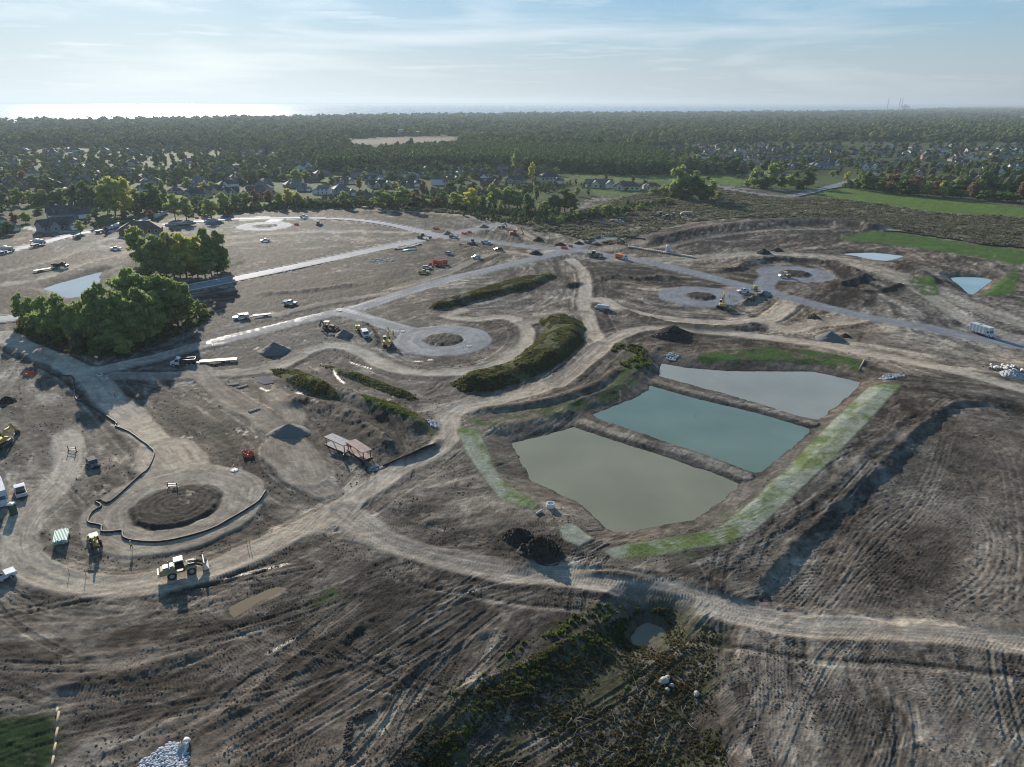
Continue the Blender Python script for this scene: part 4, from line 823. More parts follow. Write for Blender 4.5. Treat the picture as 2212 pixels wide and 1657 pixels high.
def box_truck(label, group=None):
    t = thing('box_truck', label, 'box truck', group)
    MB().box(-1.2, 0, 2.15, 6.0, 2.4, 2.6).build('cargo_box', WHITE, t); MB().box(0, 0, .7, 7.6, 1.0, .3).build('chassis', BLACK, t)
    MB().box(-1.2, 0, 3.47, 1.0, .9, .12).build('roof_vent', STEEL, t); MB().box(2.35, 0, 2.9, 1.1, 2.3, 1.1).build('overhang', WHITE, t)
    MB().prism([(4.1,.6),(4.1,1.3),(3.3,1.5),(2.9,2.35),(1.85,2.35),(1.85,.6)], -1.0, 1.0).build('cab', WHITE, t)
    MB().box(3.12, 0, 1.95, .05, 1.7, .75, ry=-.42).build('windscreen', GLASS, t)
    for s_ in (-1, 1): MB().box(2.5, s_*1.01, 1.85, .7, .02, .55).build('side_window', GLASS, t)
    for k in range(5): MB().box(-3.8+k*1.25, -1.215, 2.15, .05, .03, 2.5).build('side_rib', STEEL, t)
    wheels(t, (3.2, -2.4), 1.05, .48, .32); return t
def van(label, group=None):
    t = thing('panel_van', label, 'van', group)
    MB().prism([(2.7,.4),(2.75,1.0),(1.9,1.25),(1.2,2.2),(-2.6,2.3),(-2.7,.4)], -1.0, 1.0).build('body', WHITE, t)
    MB().box(1.60, 0, 1.75, .05, 1.7, 1.05, ry=-.63).build('windscreen', GLASS, t)
    for s_ in (-1, 1): MB().prism([(1.45,1.3),(1.0,1.95),(.3,1.95),(.3,1.3)], s_*1.005-.008, s_*1.005+.008).build('side_window', GLASS, t)
    for s_ in (-1, 1): MB().box(2.7, s_*.75, .95, .1, .35, .25).build('headlight', LAMP, t)
    MB().box(2.76, 0, .8, .05, 1.0, .3).build('grille', BLACK, t); wheels(t, (1.8, -1.7), 1.02, .38, .26); return t
def trailer(label, L_=8.0, deck=None, group=None):
    t = thing('flatbed_trailer', label, 'trailer', group); deck = deck or pm('trailer_deck', (.55,.52,.46), .6)
    n = int(L_/.5)
    for k in range(n): MB().box(-L_/2+.25+k*.5, 0, .86, .49, 2.2, .08).build('deck_plank', deck, t)
    MB().box(0, 1.0, .72, L_, .12, .2).box(0, -1.0, .72, L_, .12, .2).box(L_/2+.7, .4, .6, 1.6, .1, .12, rz=-.5).box(L_/2+.7, -.4, .6, 1.6, .1, .12, rz=.5).build('frame', BLACK, t)
    wheels(t, (-L_*.12, -L_*.25), 1.1, .38, .25); return t
def tank_trailer(label, col=YEL, group=None):
    t = thing('tank_trailer', label, 'tank trailer', group)
    MB().lathe([(.55, .8), (.85, 1.1), (.9, 2.1), (.75, 2.3), (.6, 2.2)], 14).build('tank', col, t, True)
    MB().box(.3, 0, .62, 3.2, 1.3, .16).box(2.2, 0, .55, 1.2, .12, .12).build('frame', BLACK, t); wheels(t, (0,), 1.0, .38, .24); return t
def excavator(label, col=YEL, group=None, swing=0, reach=(1.0, .9), blade=False):
    """tracks, slewing house, cab, boom, stick, bucket.  house faces +X before swing"""
    t = thing('excavator', label, 'excavator', group)
    for s_ in (-1, 1):
        tr = MB().prism([(-2.2,.45),(-1.9,.05),(1.9,.05),(2.2,.45),(1.9,.9),(-1.9,.9)], s_*1.25-.3, s_*1.25+.3).build('track', BLACK, t)
        for x in (-1.5, -.75, 0, .75, 1.5): MB().cyl((x, s_*1.56, .45), (x, s_*1.62, .45), .28, .25, 8).build('roller', STEEL, tr)
    MB().cyl((0, 0, .7), (0, 0, 1.15), .75, .75, 14).build('slew_ring', BLACK, t)
    if blade: MB().box(2.7, 0, .5, .15, 2.6, .9).build('dozer_blade', WHITE, t)
    def rot(o): o.rotation_euler = (0, 0, swing); return o
    rot(MB().prism([(-2.5,1.15),(1.5,1.15),(1.5,1.6),(-.2,2.15),(-2.2,2.15),(-2.6,1.9)], -1.3, 1.3).build('house', col, t))
    rot(MB().prism([(-2.75,1.2),(-1.9,1.2),(-1.9,2.2),(-2.6,2.1)], -1.33, 1.33).build('counterweight', col, t))
    c = rot(MB().prism([(1.55,1.5),(1.35,2.9),(.0,2.95),(-.1,1.5)], .35, 1.28).build('cab', BLACK if col is not TANM else col, t))
    MB().prism([(1.5,1.75),(1.33,2.75),(.1,2.8),(.02,1.75)], 1.285, 1.30).box(1.47, .82, 2.3, .03, .8, 1.0, ry=-.12).build('window', GLASS, c)
    rot(MB().box(.7, .82, 2.98, 1.45, 1.0, .08).build('cab_roof', WHITE, t))
    bx, bz = reach; e = (1.0+3.6*bx, 1.9+3.4*bz); k = (1.0+1.3*bx, 2.0+2.6*bz)
    m = MB(); pr = [(1.0,1.6),(k[0]-.1,k[1]-.35),(e[0]-.1,e[1]-.2),(e[0]+.15,e[1]+.1),(k[0]-.1,k[1]+.25),(.7,2.0)]; m.prism(pr, -.5, -.05); rot(m.build('boom', col, t))
    s_end = (e[0]+1.5*bx, max(.9, e[1]-3.3)); rot(MB().prism([(e[0]-.45,e[1]+.55),(e[0]-.25,e[1]-.2),(s_end[0]-.2,s_end[1]),(s_end[0]+.1,s_end[1]+.15),(e[0]+.35,e[1]-.1),(e[0]-.1,e[1]+.7)], -.45, -.12).build('stick', col, t))
    rot(MB().cyl((1.3,-.27,2.1),(k[0]+.3,-.27,k[1]-.55),.09,.09,8).cyl((k[0]+.3,-.27,k[1]+.45),(e[0]-.4,-.27,e[1]+.6),.08,.08,8).build('hydraulic_ram', STEEL, t))
    rot(MB().prism([(s_end[0]-.1,s_end[1]+.2),(s_end[0]+.35,s_end[1]-.3),(s_end[0]+.1,s_end[1]-.95),(s_end[0]-.7,s_end[1]-1.0),(s_end[0]-.95,s_end[1]-.5),(s_end[0]-.35,s_end[1]-.55)], -.75, .2).build('bucket', BLACK, t))
    return t
def backhoe(label, col=YEL, group=None, roof=WHITE, arm_up=1.0):
    t = thing('backhoe_loader', label, 'backhoe', group)
    MB().prism([(2.2,.7),(2.2,1.5),(.6,1.65),(.4,1.1),(-1.2,1.1),(-1.2,.6)], -.5, .5).build('body', col, t)
    for x, y in ((.4,.7),(.4,-.7),(-1.1,.7),(-1.1,-.7)): MB().box(x, y, 1.95, .09, .09, 1.7).build('post', BLACK, t)
    MB().box(-.35, 0, 2.83, 1.9, 1.65, .1).build('roof', roof, t); MB().box(-.4, 0, 1.35, .5, .5, .6).build('seat', BLACK, t)
    MB().box(2.5, .55, 1.1, 2.2, .14, .25, ry=.25).box(2.5, -.55, 1.1, 2.2, .14, .25, ry=.25).build('loader_arm', col, t)
    MB().prism([(3.3,.25),(4.1,.2),(4.2,.3),(3.55,.45),(3.5,.95),(3.3,1.0)], -1.1, 1.1).build('loader_bucket', col, t)
    MB().prism([(-1.4,1.0),(-1.2,1.2),(-2.1,3.1*arm_up),(-2.4,3.1*arm_up)], -.16, .16).build('boom', col, t)
    MB().prism([(-2.0,3.2*arm_up),(-2.5,3.3*arm_up),(-3.2,1.5),(-2.95,1.4)], -.14, .14).build('stick', col, t)
    MB().prism([(-3.3,1.7),(-2.8,1.5),(-2.6,1.0),(-2.9,.8),(-3.4,1.1)], -.35, .35).build('hoe_bucket', BLACK, t)
    MB().box(-1.6, .9, .6, .12, .12, 1.2, rx=.3).box(-1.6, -.9, .6, .12, .12, 1.2, rx=-.3).build('stabiliser', BLACK, t)
    wheels(t, (-.9,), 1.1, .78, .45); wheels(t, (1.7,), .95, .48, .3); return t
def wheel_loader(label, col=TANM, group=None):
    t = thing('wheel_loader', label, 'wheel loader', group)
    MB().prism([(-3.7,.9),(-3.75,1.6),(-3.4,2.05),(-1.0,2.25),(-1.0,.8)], -.85, .85).build('engine_hood', col, t)
    MB().box(-3.8, 0, 1.25, .35, 2.1, .75).build('counterweight', pm('pale_beige_paint', (.60,.56,.46), .5), t)
    MB().box(-2.5, 0, 2.3, 1.0, 1.3, .12).box(-1.5, 0, 2.38, .6, 1.3, .12).build('hood_cover', WHITE, t); MB().cyl((-2.0,.45,2.2),(-2.0,.45,2.9),.09,.09,8).build('exhaust', BLACK, t)
    c = MB().prism([(.55,1.5),(.35,3.1),(-.95,3.15),(-1.05,1.5)], -.75, .75).build('cab', BLACK, t)
    for s_ in (-1, 1): MB().prism([(.45,1.9),(.3,2.95),(-.85,3.0),(-.92,1.9)], s_*.755-.01, s_*.755+.01).build('side_window', GLASS, c)
    MB().box(.47, 0, 2.4, .03, 1.35, 1.2, ry=-.12).build('windscreen', GLASS, c)
    MB().box(-.3, 0, 3.24, 1.7, 1.75, .14, tx=.9, ty=.9).build('cab_roof', pm('pale_beige_paint', (.60,.56,.46), .5), t)
    MB().prism([(.3,.8),(.3,1.6),(1.2,2.0),(2.2,1.5),(2.2,.8)], -.55, .55).build('front_frame', col, t); MB().box(-1.0, 0, .9, 3.0, 1.4, .3).build('rear_frame', BLACK, t)
    for s_ in (-1, 1): MB().prism([(1.1,1.75),(1.2,2.1),(2.6,1.9),(3.6,1.1),(3.5,.8),(2.4,1.5)], s_*.55-.1, s_*.55+.1).build('lift_arm', BLACK, t)
    MB().cyl((1.0,0,1.7),(2.9,0,2.2),.1,.1,8).cyl((2.9,0,2.2),(3.6,0,1.5),.08,.08,8).build('tilt_ram', STEEL, t)
    MB().prism([(3.5,.45),(4.5,.35),(4.55,.5),(3.85,.75),(3.7,1.5),(3.9,1.95),(3.75,1.98),(3.5,1.5)], -1.45, 1.45).build('bucket', STEEL, t)
    for s_ in (-1, 1): MB().prism([(3.55,.45),(4.5,.4),(3.9,1.9),(3.6,1.6)], s_*1.46-.02, s_*1.46+.02).build('bucket_cheek', pm('pale_beige_paint', (.60,.56,.46), .5), t)
    for x in (1.6, -1.7):
        for s_ in (-1, 1): MB().prism([(x-1.0,1.3),(x-.7,1.62),(x+.7,1.62),(x+1.0,1.3),(x+.9,1.28),(x-.9,1.28)], s_*1.2-.3, s_*1.2+.3).build('mudguard', col, t)
    wheels(t, (1.6, -1.7), 1.5, .80, .6); return t
def roller(label, group=None, col=TANM):
    t = thing('road_roller', label, 'roller', group)
    MB().cyl((1.9,-1.05,.75),(1.9,1.05,.75),.75,.75,20).build('drum', pm('drum_steel', (.6,.6,.6), .35, .3), t, False)
    MB().box(1.2, 1.15, .75, 2.4, .12, .3).box(1.2, -1.15, .75, 2.4, .12, .3).box(2.8, 0, .75, .2, 2.3, .3).build('drum_frame', col, t)
    MB().prism([(-2.6,.7),(-2.5,1.6),(-.9,1.7),(-.6,.7)], -.8, .8).build('engine_hood', col, t); MB().box(-.1, 0, 1.0, 1.2, 1.5, .5).build('platform', BLACK, t)
    for x in (.4, -.6):
        for y in (-.65, .65): MB().box(x, y, 1.9, .08, .08, 1.5).build('post', BLACK, t)
    MB().box(-.1, 0, 2.68, 1.5, 1.6, .1).build('roof', WHITE, t); wheels(t, (-1.7,), 1.05, .72, .5); return t
def dozer(label, group=None, col=TANM):
    t = thing('bulldozer', label, 'bulldozer', group)
    for s_ in (-1, 1): MB().prism([(-1.8,.4),(-1.5,.05),(1.5,.05),(1.8,.4),(1.3,.95),(-1.3,.95)], s_*1.0-.28, s_*1.0+.28).build('track', BLACK, t)
    MB().prism([(-1.6,.8),(-1.6,1.4),(0,1.5),(1.6,1.55),(1.7,.8)], -.65, .65).build('body', col, t)
    c = MB().prism([(.1,1.45),(-.05,2.6),(-1.2,2.6),(-1.3,1.45)], -.65, .65).build('cab', BLACK, t); MB().box(-.6, 0, 2.65, 1.4, 1.5, .1).build('roof', col, t)
    MB().box(2.2, 0, .65, .12, 3.0, 1.0, ry=.1).build('blade', STEEL, t); MB().box(1.2, 1.35, .5, 2.0, .12, .2).box(1.2, -1.35, .5, 2.0, .12, .2).build('push_arm', col, t); return t
def grader(label, group=None, col=TANM):
    t = thing('motor_grader', label, 'grader', group)
    MB().prism([(-3.2,.9),(-3.1,1.8),(-.9,1.9),(-.6,1.0)], -.55, .55).build('engine_hood', col, t)
    MB().prism([(-1.0,1.2),(-.9,3.0),(.5,3.0),(.6,1.2)], -.65, .65).build('cab', BLACK, t); MB().box(-.2, 0, 3.08, 1.7, 1.6, .12).build('roof', pm('pale_beige_paint', (.60,.56,.46), .5), t)
    MB().prism([(.4,1.3),(.5,1.8),(3.4,1.5),(4.6,.9),(4.5,.65),(3.3,1.1)], -.16, .16).build('front_frame', col, t); MB().box(1.6, 0, .45, .12, 3.6, .6, rz=.5).build('blade', STEEL, t)
    wheels(t, (-2.9, -1.4), 1.15, .62, .38); wheels(t, (4.3,), 1.1, .62, .34); return t
def scraper(label, group=None, col=TANM):
    t = thing('scraper', label, 'scraper', group)
    MB().prism([(2.6,1.0),(2.6,1.9),(4.6,1.9),(4.9,1.0)], -.9, .9).build('tractor_hood', col, t); MB().box(2.3, .4, 2.4, 1.0, 1.0, 1.4).build('cab', BLACK, t); MB().box(2.3, .4, 3.14, 1.2, 1.2, .1).build('roof', pm('pale_beige_paint', (.60,.56,.46), .5), t)
    MB().prism([(-2.5,.6),(-2.9,2.1),(.6,2.1),(.8,.5)], -1.4, -1.3).prism([(-2.5,.6),(-2.9,2.1),(.6,2.1),(.8,.5)], 1.3, 1.4).box(-1.0, 0, .6, 3.6, 2.7, .12).box(-2.75, 0, 1.4, .12, 2.7, 1.4).build('bowl', col, t)
    MB().prism([(.5,1.7),(1.4,2.4),(2.6,1.7),(2.4,1.5),(1.4,2.0),(.6,1.5)], -.25, .25).build('gooseneck', col, t); MB().prism([(-4.6,1.0),(-4.6,1.8),(-2.9,2.1),(-2.9,.8)], -.8, .8).build('rear_engine', col, t)
    wheels(t, (3.6, -3.9), 1.6, .9, .6); return t
def water_truck(label, tank=ORANGE, cab=WHITE, group=None):
    t = thing('tank_truck', label, 'tank truck', group)
    MB().box(0, 0, .75, 7.0, .9, .3).build('chassis', BLACK, t); MB().prism([(3.5,.6),(3.5,1.3),(2.7,1.5),(2.3,2.4),(1.3,2.4),(1.3,.7)], -1.05, 1.05).build('cab', cab, t); MB().box(2.5, 0, 1.95, .05, 1.7, .75, ry=-.42).build('windscreen', GLASS, t)
    MB().box(-1.2, 0, 1.75, 4.4, 2.2, 1.5, tx=.98, ty=.85).build('tank', tank, t); wheels(t, (2.6, -1.6, -2.8), 1.1, .5, .38); return t
def adt(label, group=None):
    t = thing('articulated_dump_truck', label, 'dump truck', group); c = pm('sand_paint', (.40,.34,.24), .6)
    MB().prism([(4.4,.9),(4.2,2.0),(3.0,2.2),(2.8,2.9),(1.6,2.9),(1.5,.9)], -1.2, 1.2).build('cab', c, t); MB().box(3.0, 0, 2.5, .06, 2.0, .7).build('windscreen', GLASS, t)
    MB().prism([(-4.2,1.6),(-4.4,2.6),(1.2,2.9),(1.0,1.5),(-2.6,1.2)], -1.4, 1.4).build('dump_body', c, t); MB().box(-1, 0, 1.0, 6, 1.0, .4).build('chassis', BLACK, t); wheels(t, (3.2, -1.2, -2.9), 1.4, .8, .55); return t
# ---------------------------------------------------------------- people
def person(label, px, py, shirt=(.55, .65, .05), rz=0, arms=.35):
    J = [(0,0,.92),(0,0,1.15),(0,0,1.40),(0,0,1.52),(0,.02,1.66),(0,.03,1.76), (.17,0,1.40),(.17+.2*arms,.02,1.14),(.14+.3*arms,.12,.92),(-.17,0,1.40),(-.17-.2*arms,.02,1.14),(-.14-.3*arms,.12,.92), (.10,0,.88),(.13,.05,.48),(.14,-.02,.08),(.15,.12,.04),(-.10,0,.88),(-.12,-.03,.48),(-.14,-.08,.08),(-.15,.06,.04)]
    E = [(0,1),(1,2),(2,3),(3,4),(4,5),(2,6),(6,7),(7,8),(2,9),(9,10),(10,11),(0,12),(12,13),(13,14),(14,15),(0,16),(16,17),(17,18),(18,19)]
    Rr = [.15,.14,.16,.06,.10,.09,.07,.05,.035,.07,.05,.035,.10,.065,.045,.04,.10,.065,.045,.04]
    m = MB()
    for a, b in E: m.cyl(J[a], J[b], Rr[a], Rr[b], 8)
    t = thing('person', label, 'person'); me = bpy.data.meshes.new('body'); me.from_pydata([tuple(j) for j in J], E, []); me.update(); o = link('body', me, t)
    md = o.modifiers.new('s', 'SKIN'); 
    for i, v in enumerate(me.skin_vertices[0].data if me.skin_vertices else []): v.radius = (Rr[i], Rr[i]*.8); v.use_root = (i == 0)
    ss = o.modifiers.new('u', 'SUBSURF'); ss.levels = ss.render_levels = 1
    dg = bpy.context.evaluated_depsgraph_get(); ev = bpy.data.meshes.new_from_object(o.evaluated_get(dg)) if me.skin_vertices else None
    if ev is None or len(ev.polygons) < 10:
        o.modifiers.clear(); ev = bpy.data.meshes.new('body'); ev.from_pydata(m.v, [], m.f); ev.update()
    o.modifiers.clear(); o.data = ev; ev.materials.clear(); ev.materials.append(pm('work_trousers', (.04,.05,.08), .9)); 
    MB().lathe([(.17,1.02),(.19,1.2),(.21,1.38),(.09,1.47)], 10).build('safety_vest', pm('hi_vis', shirt, .6), t)
    MB().lathe([(.15,1.76),(.13,1.84),(.05,1.89)], 10).build('hard_hat', WHITE, t); MB().lathe([(.06,1.56),(.09,1.62),(.095,1.72),(.08,1.77)], 8).build('head', pm('skin', (.45,.28,.2), .6), t)
    return put(t, px, py, rz)
# ================================================================ VEGETATION
def leaf_mat(name, cols, var=.35):
    m = bpy.data.materials.new(name); m.use_nodes = True; nt = m.node_tree; nt.nodes.clear(); L = nt.links.new
    out = N(nt, 'ShaderNodeOutputMaterial'); d = N(nt, 'ShaderNodeBsdfDiffuse'); t = N(nt, 'ShaderNodeBsdfTranslucent'); mx = N(nt, 'ShaderNodeMixShader'); mx.inputs[0].default_value = .5
    oi = N(nt, 'ShaderNodeObjectInfo'); cr = N(nt, 'ShaderNodeValToRGB'); e = cr.color_ramp; e.interpolation = 'LINEAR'
    for i, c in enumerate(cols):
        el = e.elements[i] if i < 2 else e.elements.new(1); el.position = i/(len(cols)-1); el.color = (*c, 1)
    for i, el in enumerate(e.elements): el.position = i/(len(cols)-1)
    for i, el in enumerate(e.elements): el.color = (*cols[i], 1)
    L(oi.outputs['Random'], cr.inputs['Fac'])
    tc = N(nt, 'ShaderNodeTexCoord'); n1 = N(nt, 'ShaderNodeTexNoise'); n1.inputs['Scale'].default_value = .45; n1.inputs['Detail'].default_value = 3; L(tc.outputs['Object'], n1.inputs['Vector'])
    n2 = N(nt, 'ShaderNodeTexNoise'); n2.inputs['Scale'].default_value = 3.5; n2.inputs['Detail'].default_value = 2; L(tc.outputs['Object'], n2.inputs['Vector'])
    a = N(nt, 'ShaderNodeMath', operation='ADD'); L(n1.outputs['Fac'], a.inputs[0]); L(n2.outputs['Fac'], a.inputs[1])
    mr = N(nt, 'ShaderNodeMapRange'); mr.inputs['From Min'].default_value = .7; mr.inputs['From Max'].default_value = 1.3; mr.inputs['To Min'].default_value = 1-var; mr.inputs['To Max'].default_value = 1+var; L(a.outputs[0], mr.inputs['Value'])
    vm = N(nt, 'ShaderNodeVectorMath', operation='SCALE'); L(cr.outputs[0], vm.inputs[0]); L(mr.outputs[0], vm.inputs['Scale'])
    L(vm.outputs[0], d.inputs['Color']); L(vm.outputs[0], t.inputs['Color']); L(d.outputs[0], mx.inputs[1]); L(t.outputs[0], mx.inputs[2]); L(mx.outputs[0], out.inputs[0])
    return m
LM = {'mg': leaf_mat('mid_green_leaves', [(0.232,0.293,0.102),(0.273,0.342,0.116),(0.205,0.260,0.095)]), 'dg': leaf_mat('dark_leaves', [(0.116,0.170,0.062),(0.150,0.205,0.075),(0.123,0.164,0.068)]), 'yg': leaf_mat('yellow_green_leaves', [(0.273,0.328,0.110),(0.328,0.368,0.123),(0.246,0.300,0.110)]),
      'yellow': leaf_mat('yellow_leaves', [(0.465,0.437,0.095),(0.500,0.465,0.110),(0.410,0.410,0.095)]), 'red': leaf_mat('red_brown_leaves', [(0.205,0.137,0.088),(0.246,0.150,0.095),(0.192,0.150,0.088)]),
      'mix': leaf_mat('mixed_leaves', [(0.085,0.122,0.049),(0.232,0.281,0.104),(0.104,0.152,0.061),(0.171,0.220,0.079),(0.098,0.134,0.055),(0.281,0.305,0.110),(0.146,0.195,0.073),(0.207,0.183,0.098),(0.122,0.171,0.067),(0.256,0.293,0.110)])}
BARK = pm('bark', (.07, .06, .05), .9)
def crown_mesh(name, seed, H=12, Rw=4.5, lobes=14, leaves=1500, ls=.55, base=.22, core=True, mat=None, shape='round', cs_=.95):
    rg = np.random.default_rng(seed); cs = []; 
    for i in range(lobes):
        t = (i+.5)/lobes; z = H*(base+(1-base-.08)*t)
        prof = {'round': min(1, .62+t)*math.sqrt(max(.05, 1-max(0, (t-.35)/.72)**2)), 'tall': min(1, .7+t)*math.sqrt(max(.06, 1-max(0, (t-.4)/.66)**2)), 'cone': 1.05-t, 'bush': (1-t*t)**.5}[shape]
        rr = Rw*prof; a = rg.uniform(0, 6.28); q = rg.uniform(.25, .62)*rr
        cs.append((math.cos(a)*q, math.sin(a)*q, z, max(.7, rr*rg.uniform(.42, .62)), H/lobes*rg.uniform(1.2, 1.9)*(1 if lobes > 8 else .8)))
    cs = np.array(cs); w = cs[:, 3]**2; idx = rg.choice(len(cs), leaves, p=w/w.sum()); d = rg.normal(size=(leaves, 3)); d /= np.linalg.norm(d, axis=1)[:, None]
    d[:, 2] = np.where(d[:, 2] < -.35, -d[:, 2]*.5, d[:, 2]); rad_ = rg.uniform(.80, 1.10, leaves)[:, None]
    c = cs[idx]; ctr = c[:, :3]+d*np.stack([c[:, 3], c[:, 3], c[:, 4]], 1)*rad_
    nrm = d+rg.normal(size=(leaves, 3))*.75; nrm /= np.linalg.norm(nrm, axis=1)[:, None]
    t1 = np.cross(nrm, rg.normal(size=(leaves, 3))); t1 /= np.linalg.norm(t1, axis=1)[:, None]+1e-9; t2 = np.cross(nrm, t1); s = ls*rg.uniform(.6, 1.35, leaves)[:, None]
    V = np.stack([ctr-t1*s-t2*s*.3, ctr+t2*s*.75-t1*s*.1, ctr+t1*s+t2*s*.1, ctr-t2*s*.7+t1*s*.15], 1).reshape(-1, 3); F = np.arange(leaves*4).reshape(-1, 4)
    vs = [V]; fs = [F]; n = len(V)
    if core:
        for x, y, z, r_, rz_ in cs:
            m = MB().lathe([(.02, -.8), (.62, -.45), (.80, 0), (.62, .5), (.05, .8)], 6)
            v = np.array(m.v)*np.array([r_, r_, rz_])*cs_*(1+.16*rg.uniform(-1, 1, (len(m.v), 3)))+np.array([x, y, z]); q = [f for f in m.f if len(f) == 4]; vs.append(v); fs.append(np.array(q)+n); n += len(v)
    return mesh_np(name, np.vstack(vs), np.vstack(fs), mat, None, False)
def trunk_mesh(name, seed, H=12, r=.28):
    rg = random.Random(seed); m = MB().cyl((0, 0, -.3), (0, 0, H*.45), r, r*.6, 7).cyl((0, 0, H*.45), (rg.uniform(-.4,.4), rg.uniform(-.4,.4), H*.8), r*.6, r*.15, 6)
    for i in range(6):
        a = rg.uniform(0, 6.28); z = H*rg.uniform(.22, .55); l = H*rg.uniform(.18, .3); m.cyl((0, 0, z), (math.cos(a)*l*.8, math.sin(a)*l*.8, z+l*.8), r*.35, r*.08, 5)
    me = bpy.data.meshes.new(name); me.from_pydata(m.v, [], m.f); me.update(); me.materials.append(BARK); return me
CR = {}
def crowns(kind, level, shape='round'):
    k = (kind, level, shape)
    if k not in CR:
        base = CR.setdefault(('geo', level, shape), [])
        if not base:
            n, lv, ls, lb = {'hi': (4, 3400, .42, 24), 'mid': (4, 900, .62, 15), 'lo': (4, 320, 1.0, 9)}[level]
            for i in range(n): base.append(crown_mesh('crown', 100+i+len(shape)*7, 12, {'round': 4.4, 'tall': 3.2, 'cone': 3.6, 'bush': 5.5}[shape], lb, lv, ls, {'round': .10 if level == 'hi' else .16, 'tall': .08, 'cone': .1, 'bush': .04}[shape], level != 'hi', None, shape, .72))
        CR[k] = []
        for b in base: c = b.copy(); c.materials.clear(); c.materials.append(LM[kind]); CR[k].append(c)
    return CR[k]
TRUNKS = [trunk_mesh('trunk', i) for i in range(3)]
DESC = {'mg': 'mid green', 'dg': 'dark green', 'yg': 'yellow green', 'yellow': 'bright yellow', 'red': 'reddish brown', 'bare': 'thin half bare'}
PEND = []                                       # (object, description, where, screen x)
NUM = ['first','second','third','fourth','fifth','sixth','seventh','eighth','ninth','tenth','eleventh','twelfth']
def ordw(i): return NUM[i] if i < 12 else '%d%s' % (i+1, {1: 'st', 2: 'nd', 3: 'rd'}.get((i+1) % 10, 'th') if (i+1) not in (11, 12, 13) else 'th')
def settle_labels():
    g = {}
    for p in PEND: g.setdefault((p[1], p[2]), []).append(p)
    for (d, w), L_ in g.items():
        L_.sort(key=lambda p: p[3])
        for i, p in enumerate(L_): p[0]['label'] = (d+' '+w) if len(L_) == 1 else '%s %s, %s from left' % (d, w, ordw(i))
def tree(px, base, top, hw, kind, where, level='mid', shape='round', group='trees', name='tree', dzc=0):
    x, y = P(px, base); y_ = zat(x, y) if abs(y) < 1100 else 0; r = math.hypot(x, y); zc = (RMn.T @ np.array([x, y, y_-CH]))[2]*-1
    h = max(1.2, (base-top)*zc/FPX/math.cos(PITCH-.05)); w = max(.6, hw*zc/FPX); k = 'yg' if kind == 'bare' else kind
    t = thing(name, '', 'shrub' if name == 'shrub' else 'tree', group); c = random.choice(crowns(k, level if kind != 'bare' else 'lo', shape)); o = link('crown', c, t); link('trunk', random.choice(TRUNKS), t)
    rw = {'round': 4.4, 'tall': 3.2, 'cone': 3.6, 'bush': 5.5}[shape]
    t.location = (x, y, y_-.1+dzc); ks = 1.0 if level == 'hi' else .88; t.scale = (w/rw*ks*random.uniform(.9, 1.08), w/rw*ks*random.uniform(.9, 1.08), h/12.6); t.rotation_euler[2] = random.uniform(0, 6.28)
    hh = 'tall' if h > 13 else ('small' if h < 6 else 'mid sized')
    PEND.append((t, '%s %s %s' % (hh, DESC[kind], 'shrub' if name == 'shrub' else 'tree'), where, px)); return t
def trees(k, L_, where, group, level='mid', name='tree', auto=True):
    a, b, s = ZT[k]
    for q in L_:
        x, ba, to, hw = q[:4]; kind = q[4] if len(q) > 4 else 'dg'; h = (ba-to); sh = 'tall' if h > hw*(99 if level == 'hi' else 4.2) else ('bush' if h < hw*1.1 else 'round')
        tree(a+x*s, b+ba*s, b+to*s, hw*s, kind, where, level, sh, group, name)
trees('B1', [(190,1010,728,62,'yg'),(270,1030,760,60,'yg'),(400,1090,750,105,'mg'),(500,1120,726,100,'mg'),(640,1140,790,115,'mg'),(740,1160,745,115,'yg'),(850,1190,640,130,'mg'),(980,1160,690,130,'mg'),(1060,1010,527,160,'mg'),(1190,1020,555,150,'mg'),(1320,1010,568,150,'mg'),(1430,990,600,130,'mg'),(1505,970,640,75,'mg'),(1190,1130,665,120,'yg'),(900,1215,900,110,'mg'),(700,1110,850,90,'mg'),(1250,1080,715,110,'mg'),(330,1060,860,70,'mg'),(1090,1170,760,110,'mg')], 'in the lower grove by the street', 'trees of the lower grove', 'hi')
trees('B1', [(800,1250,1100,90),(1000,1240,1090,80,'yg'),(620,1200,1030,80),(1600,930,790,45,'yg'),(1650,930,860,50,'yg'),(470,1150,1030,70)], 'at the foot of the lower grove', 'shrubs at the grove foot', 'mid', 'shrub')
trees('B1', [(1140,530,208,95,'yg'),(1190,570,300,70,'mg'),(1290,600,268,110,'yg'),(1400,600,250,110,'yg'),(1500,610,255,115,'yellow'),(1590,610,285,90,'yellow'),(1700,600,215,95,'mg'),(1790,570,235,75,'mg'),(1240,590,440,80,'mg'),(1650,620,395,90,'mg'),(1800,570,410,65,'mg'),(1450,620,420,100,'mg'),(1340,610,430,80,'mg')], 'in the upper grove by the pond', 'trees of the upper grove', 'hi')
trees('B1', [(1180,610,520,60,'yg'),(1750,590,520,60),(1550,620,540,60)], 'at the foot of the upper grove', 'shrubs at the grove foot', 'mid', 'shrub')
HL = 'in the left hedge line'
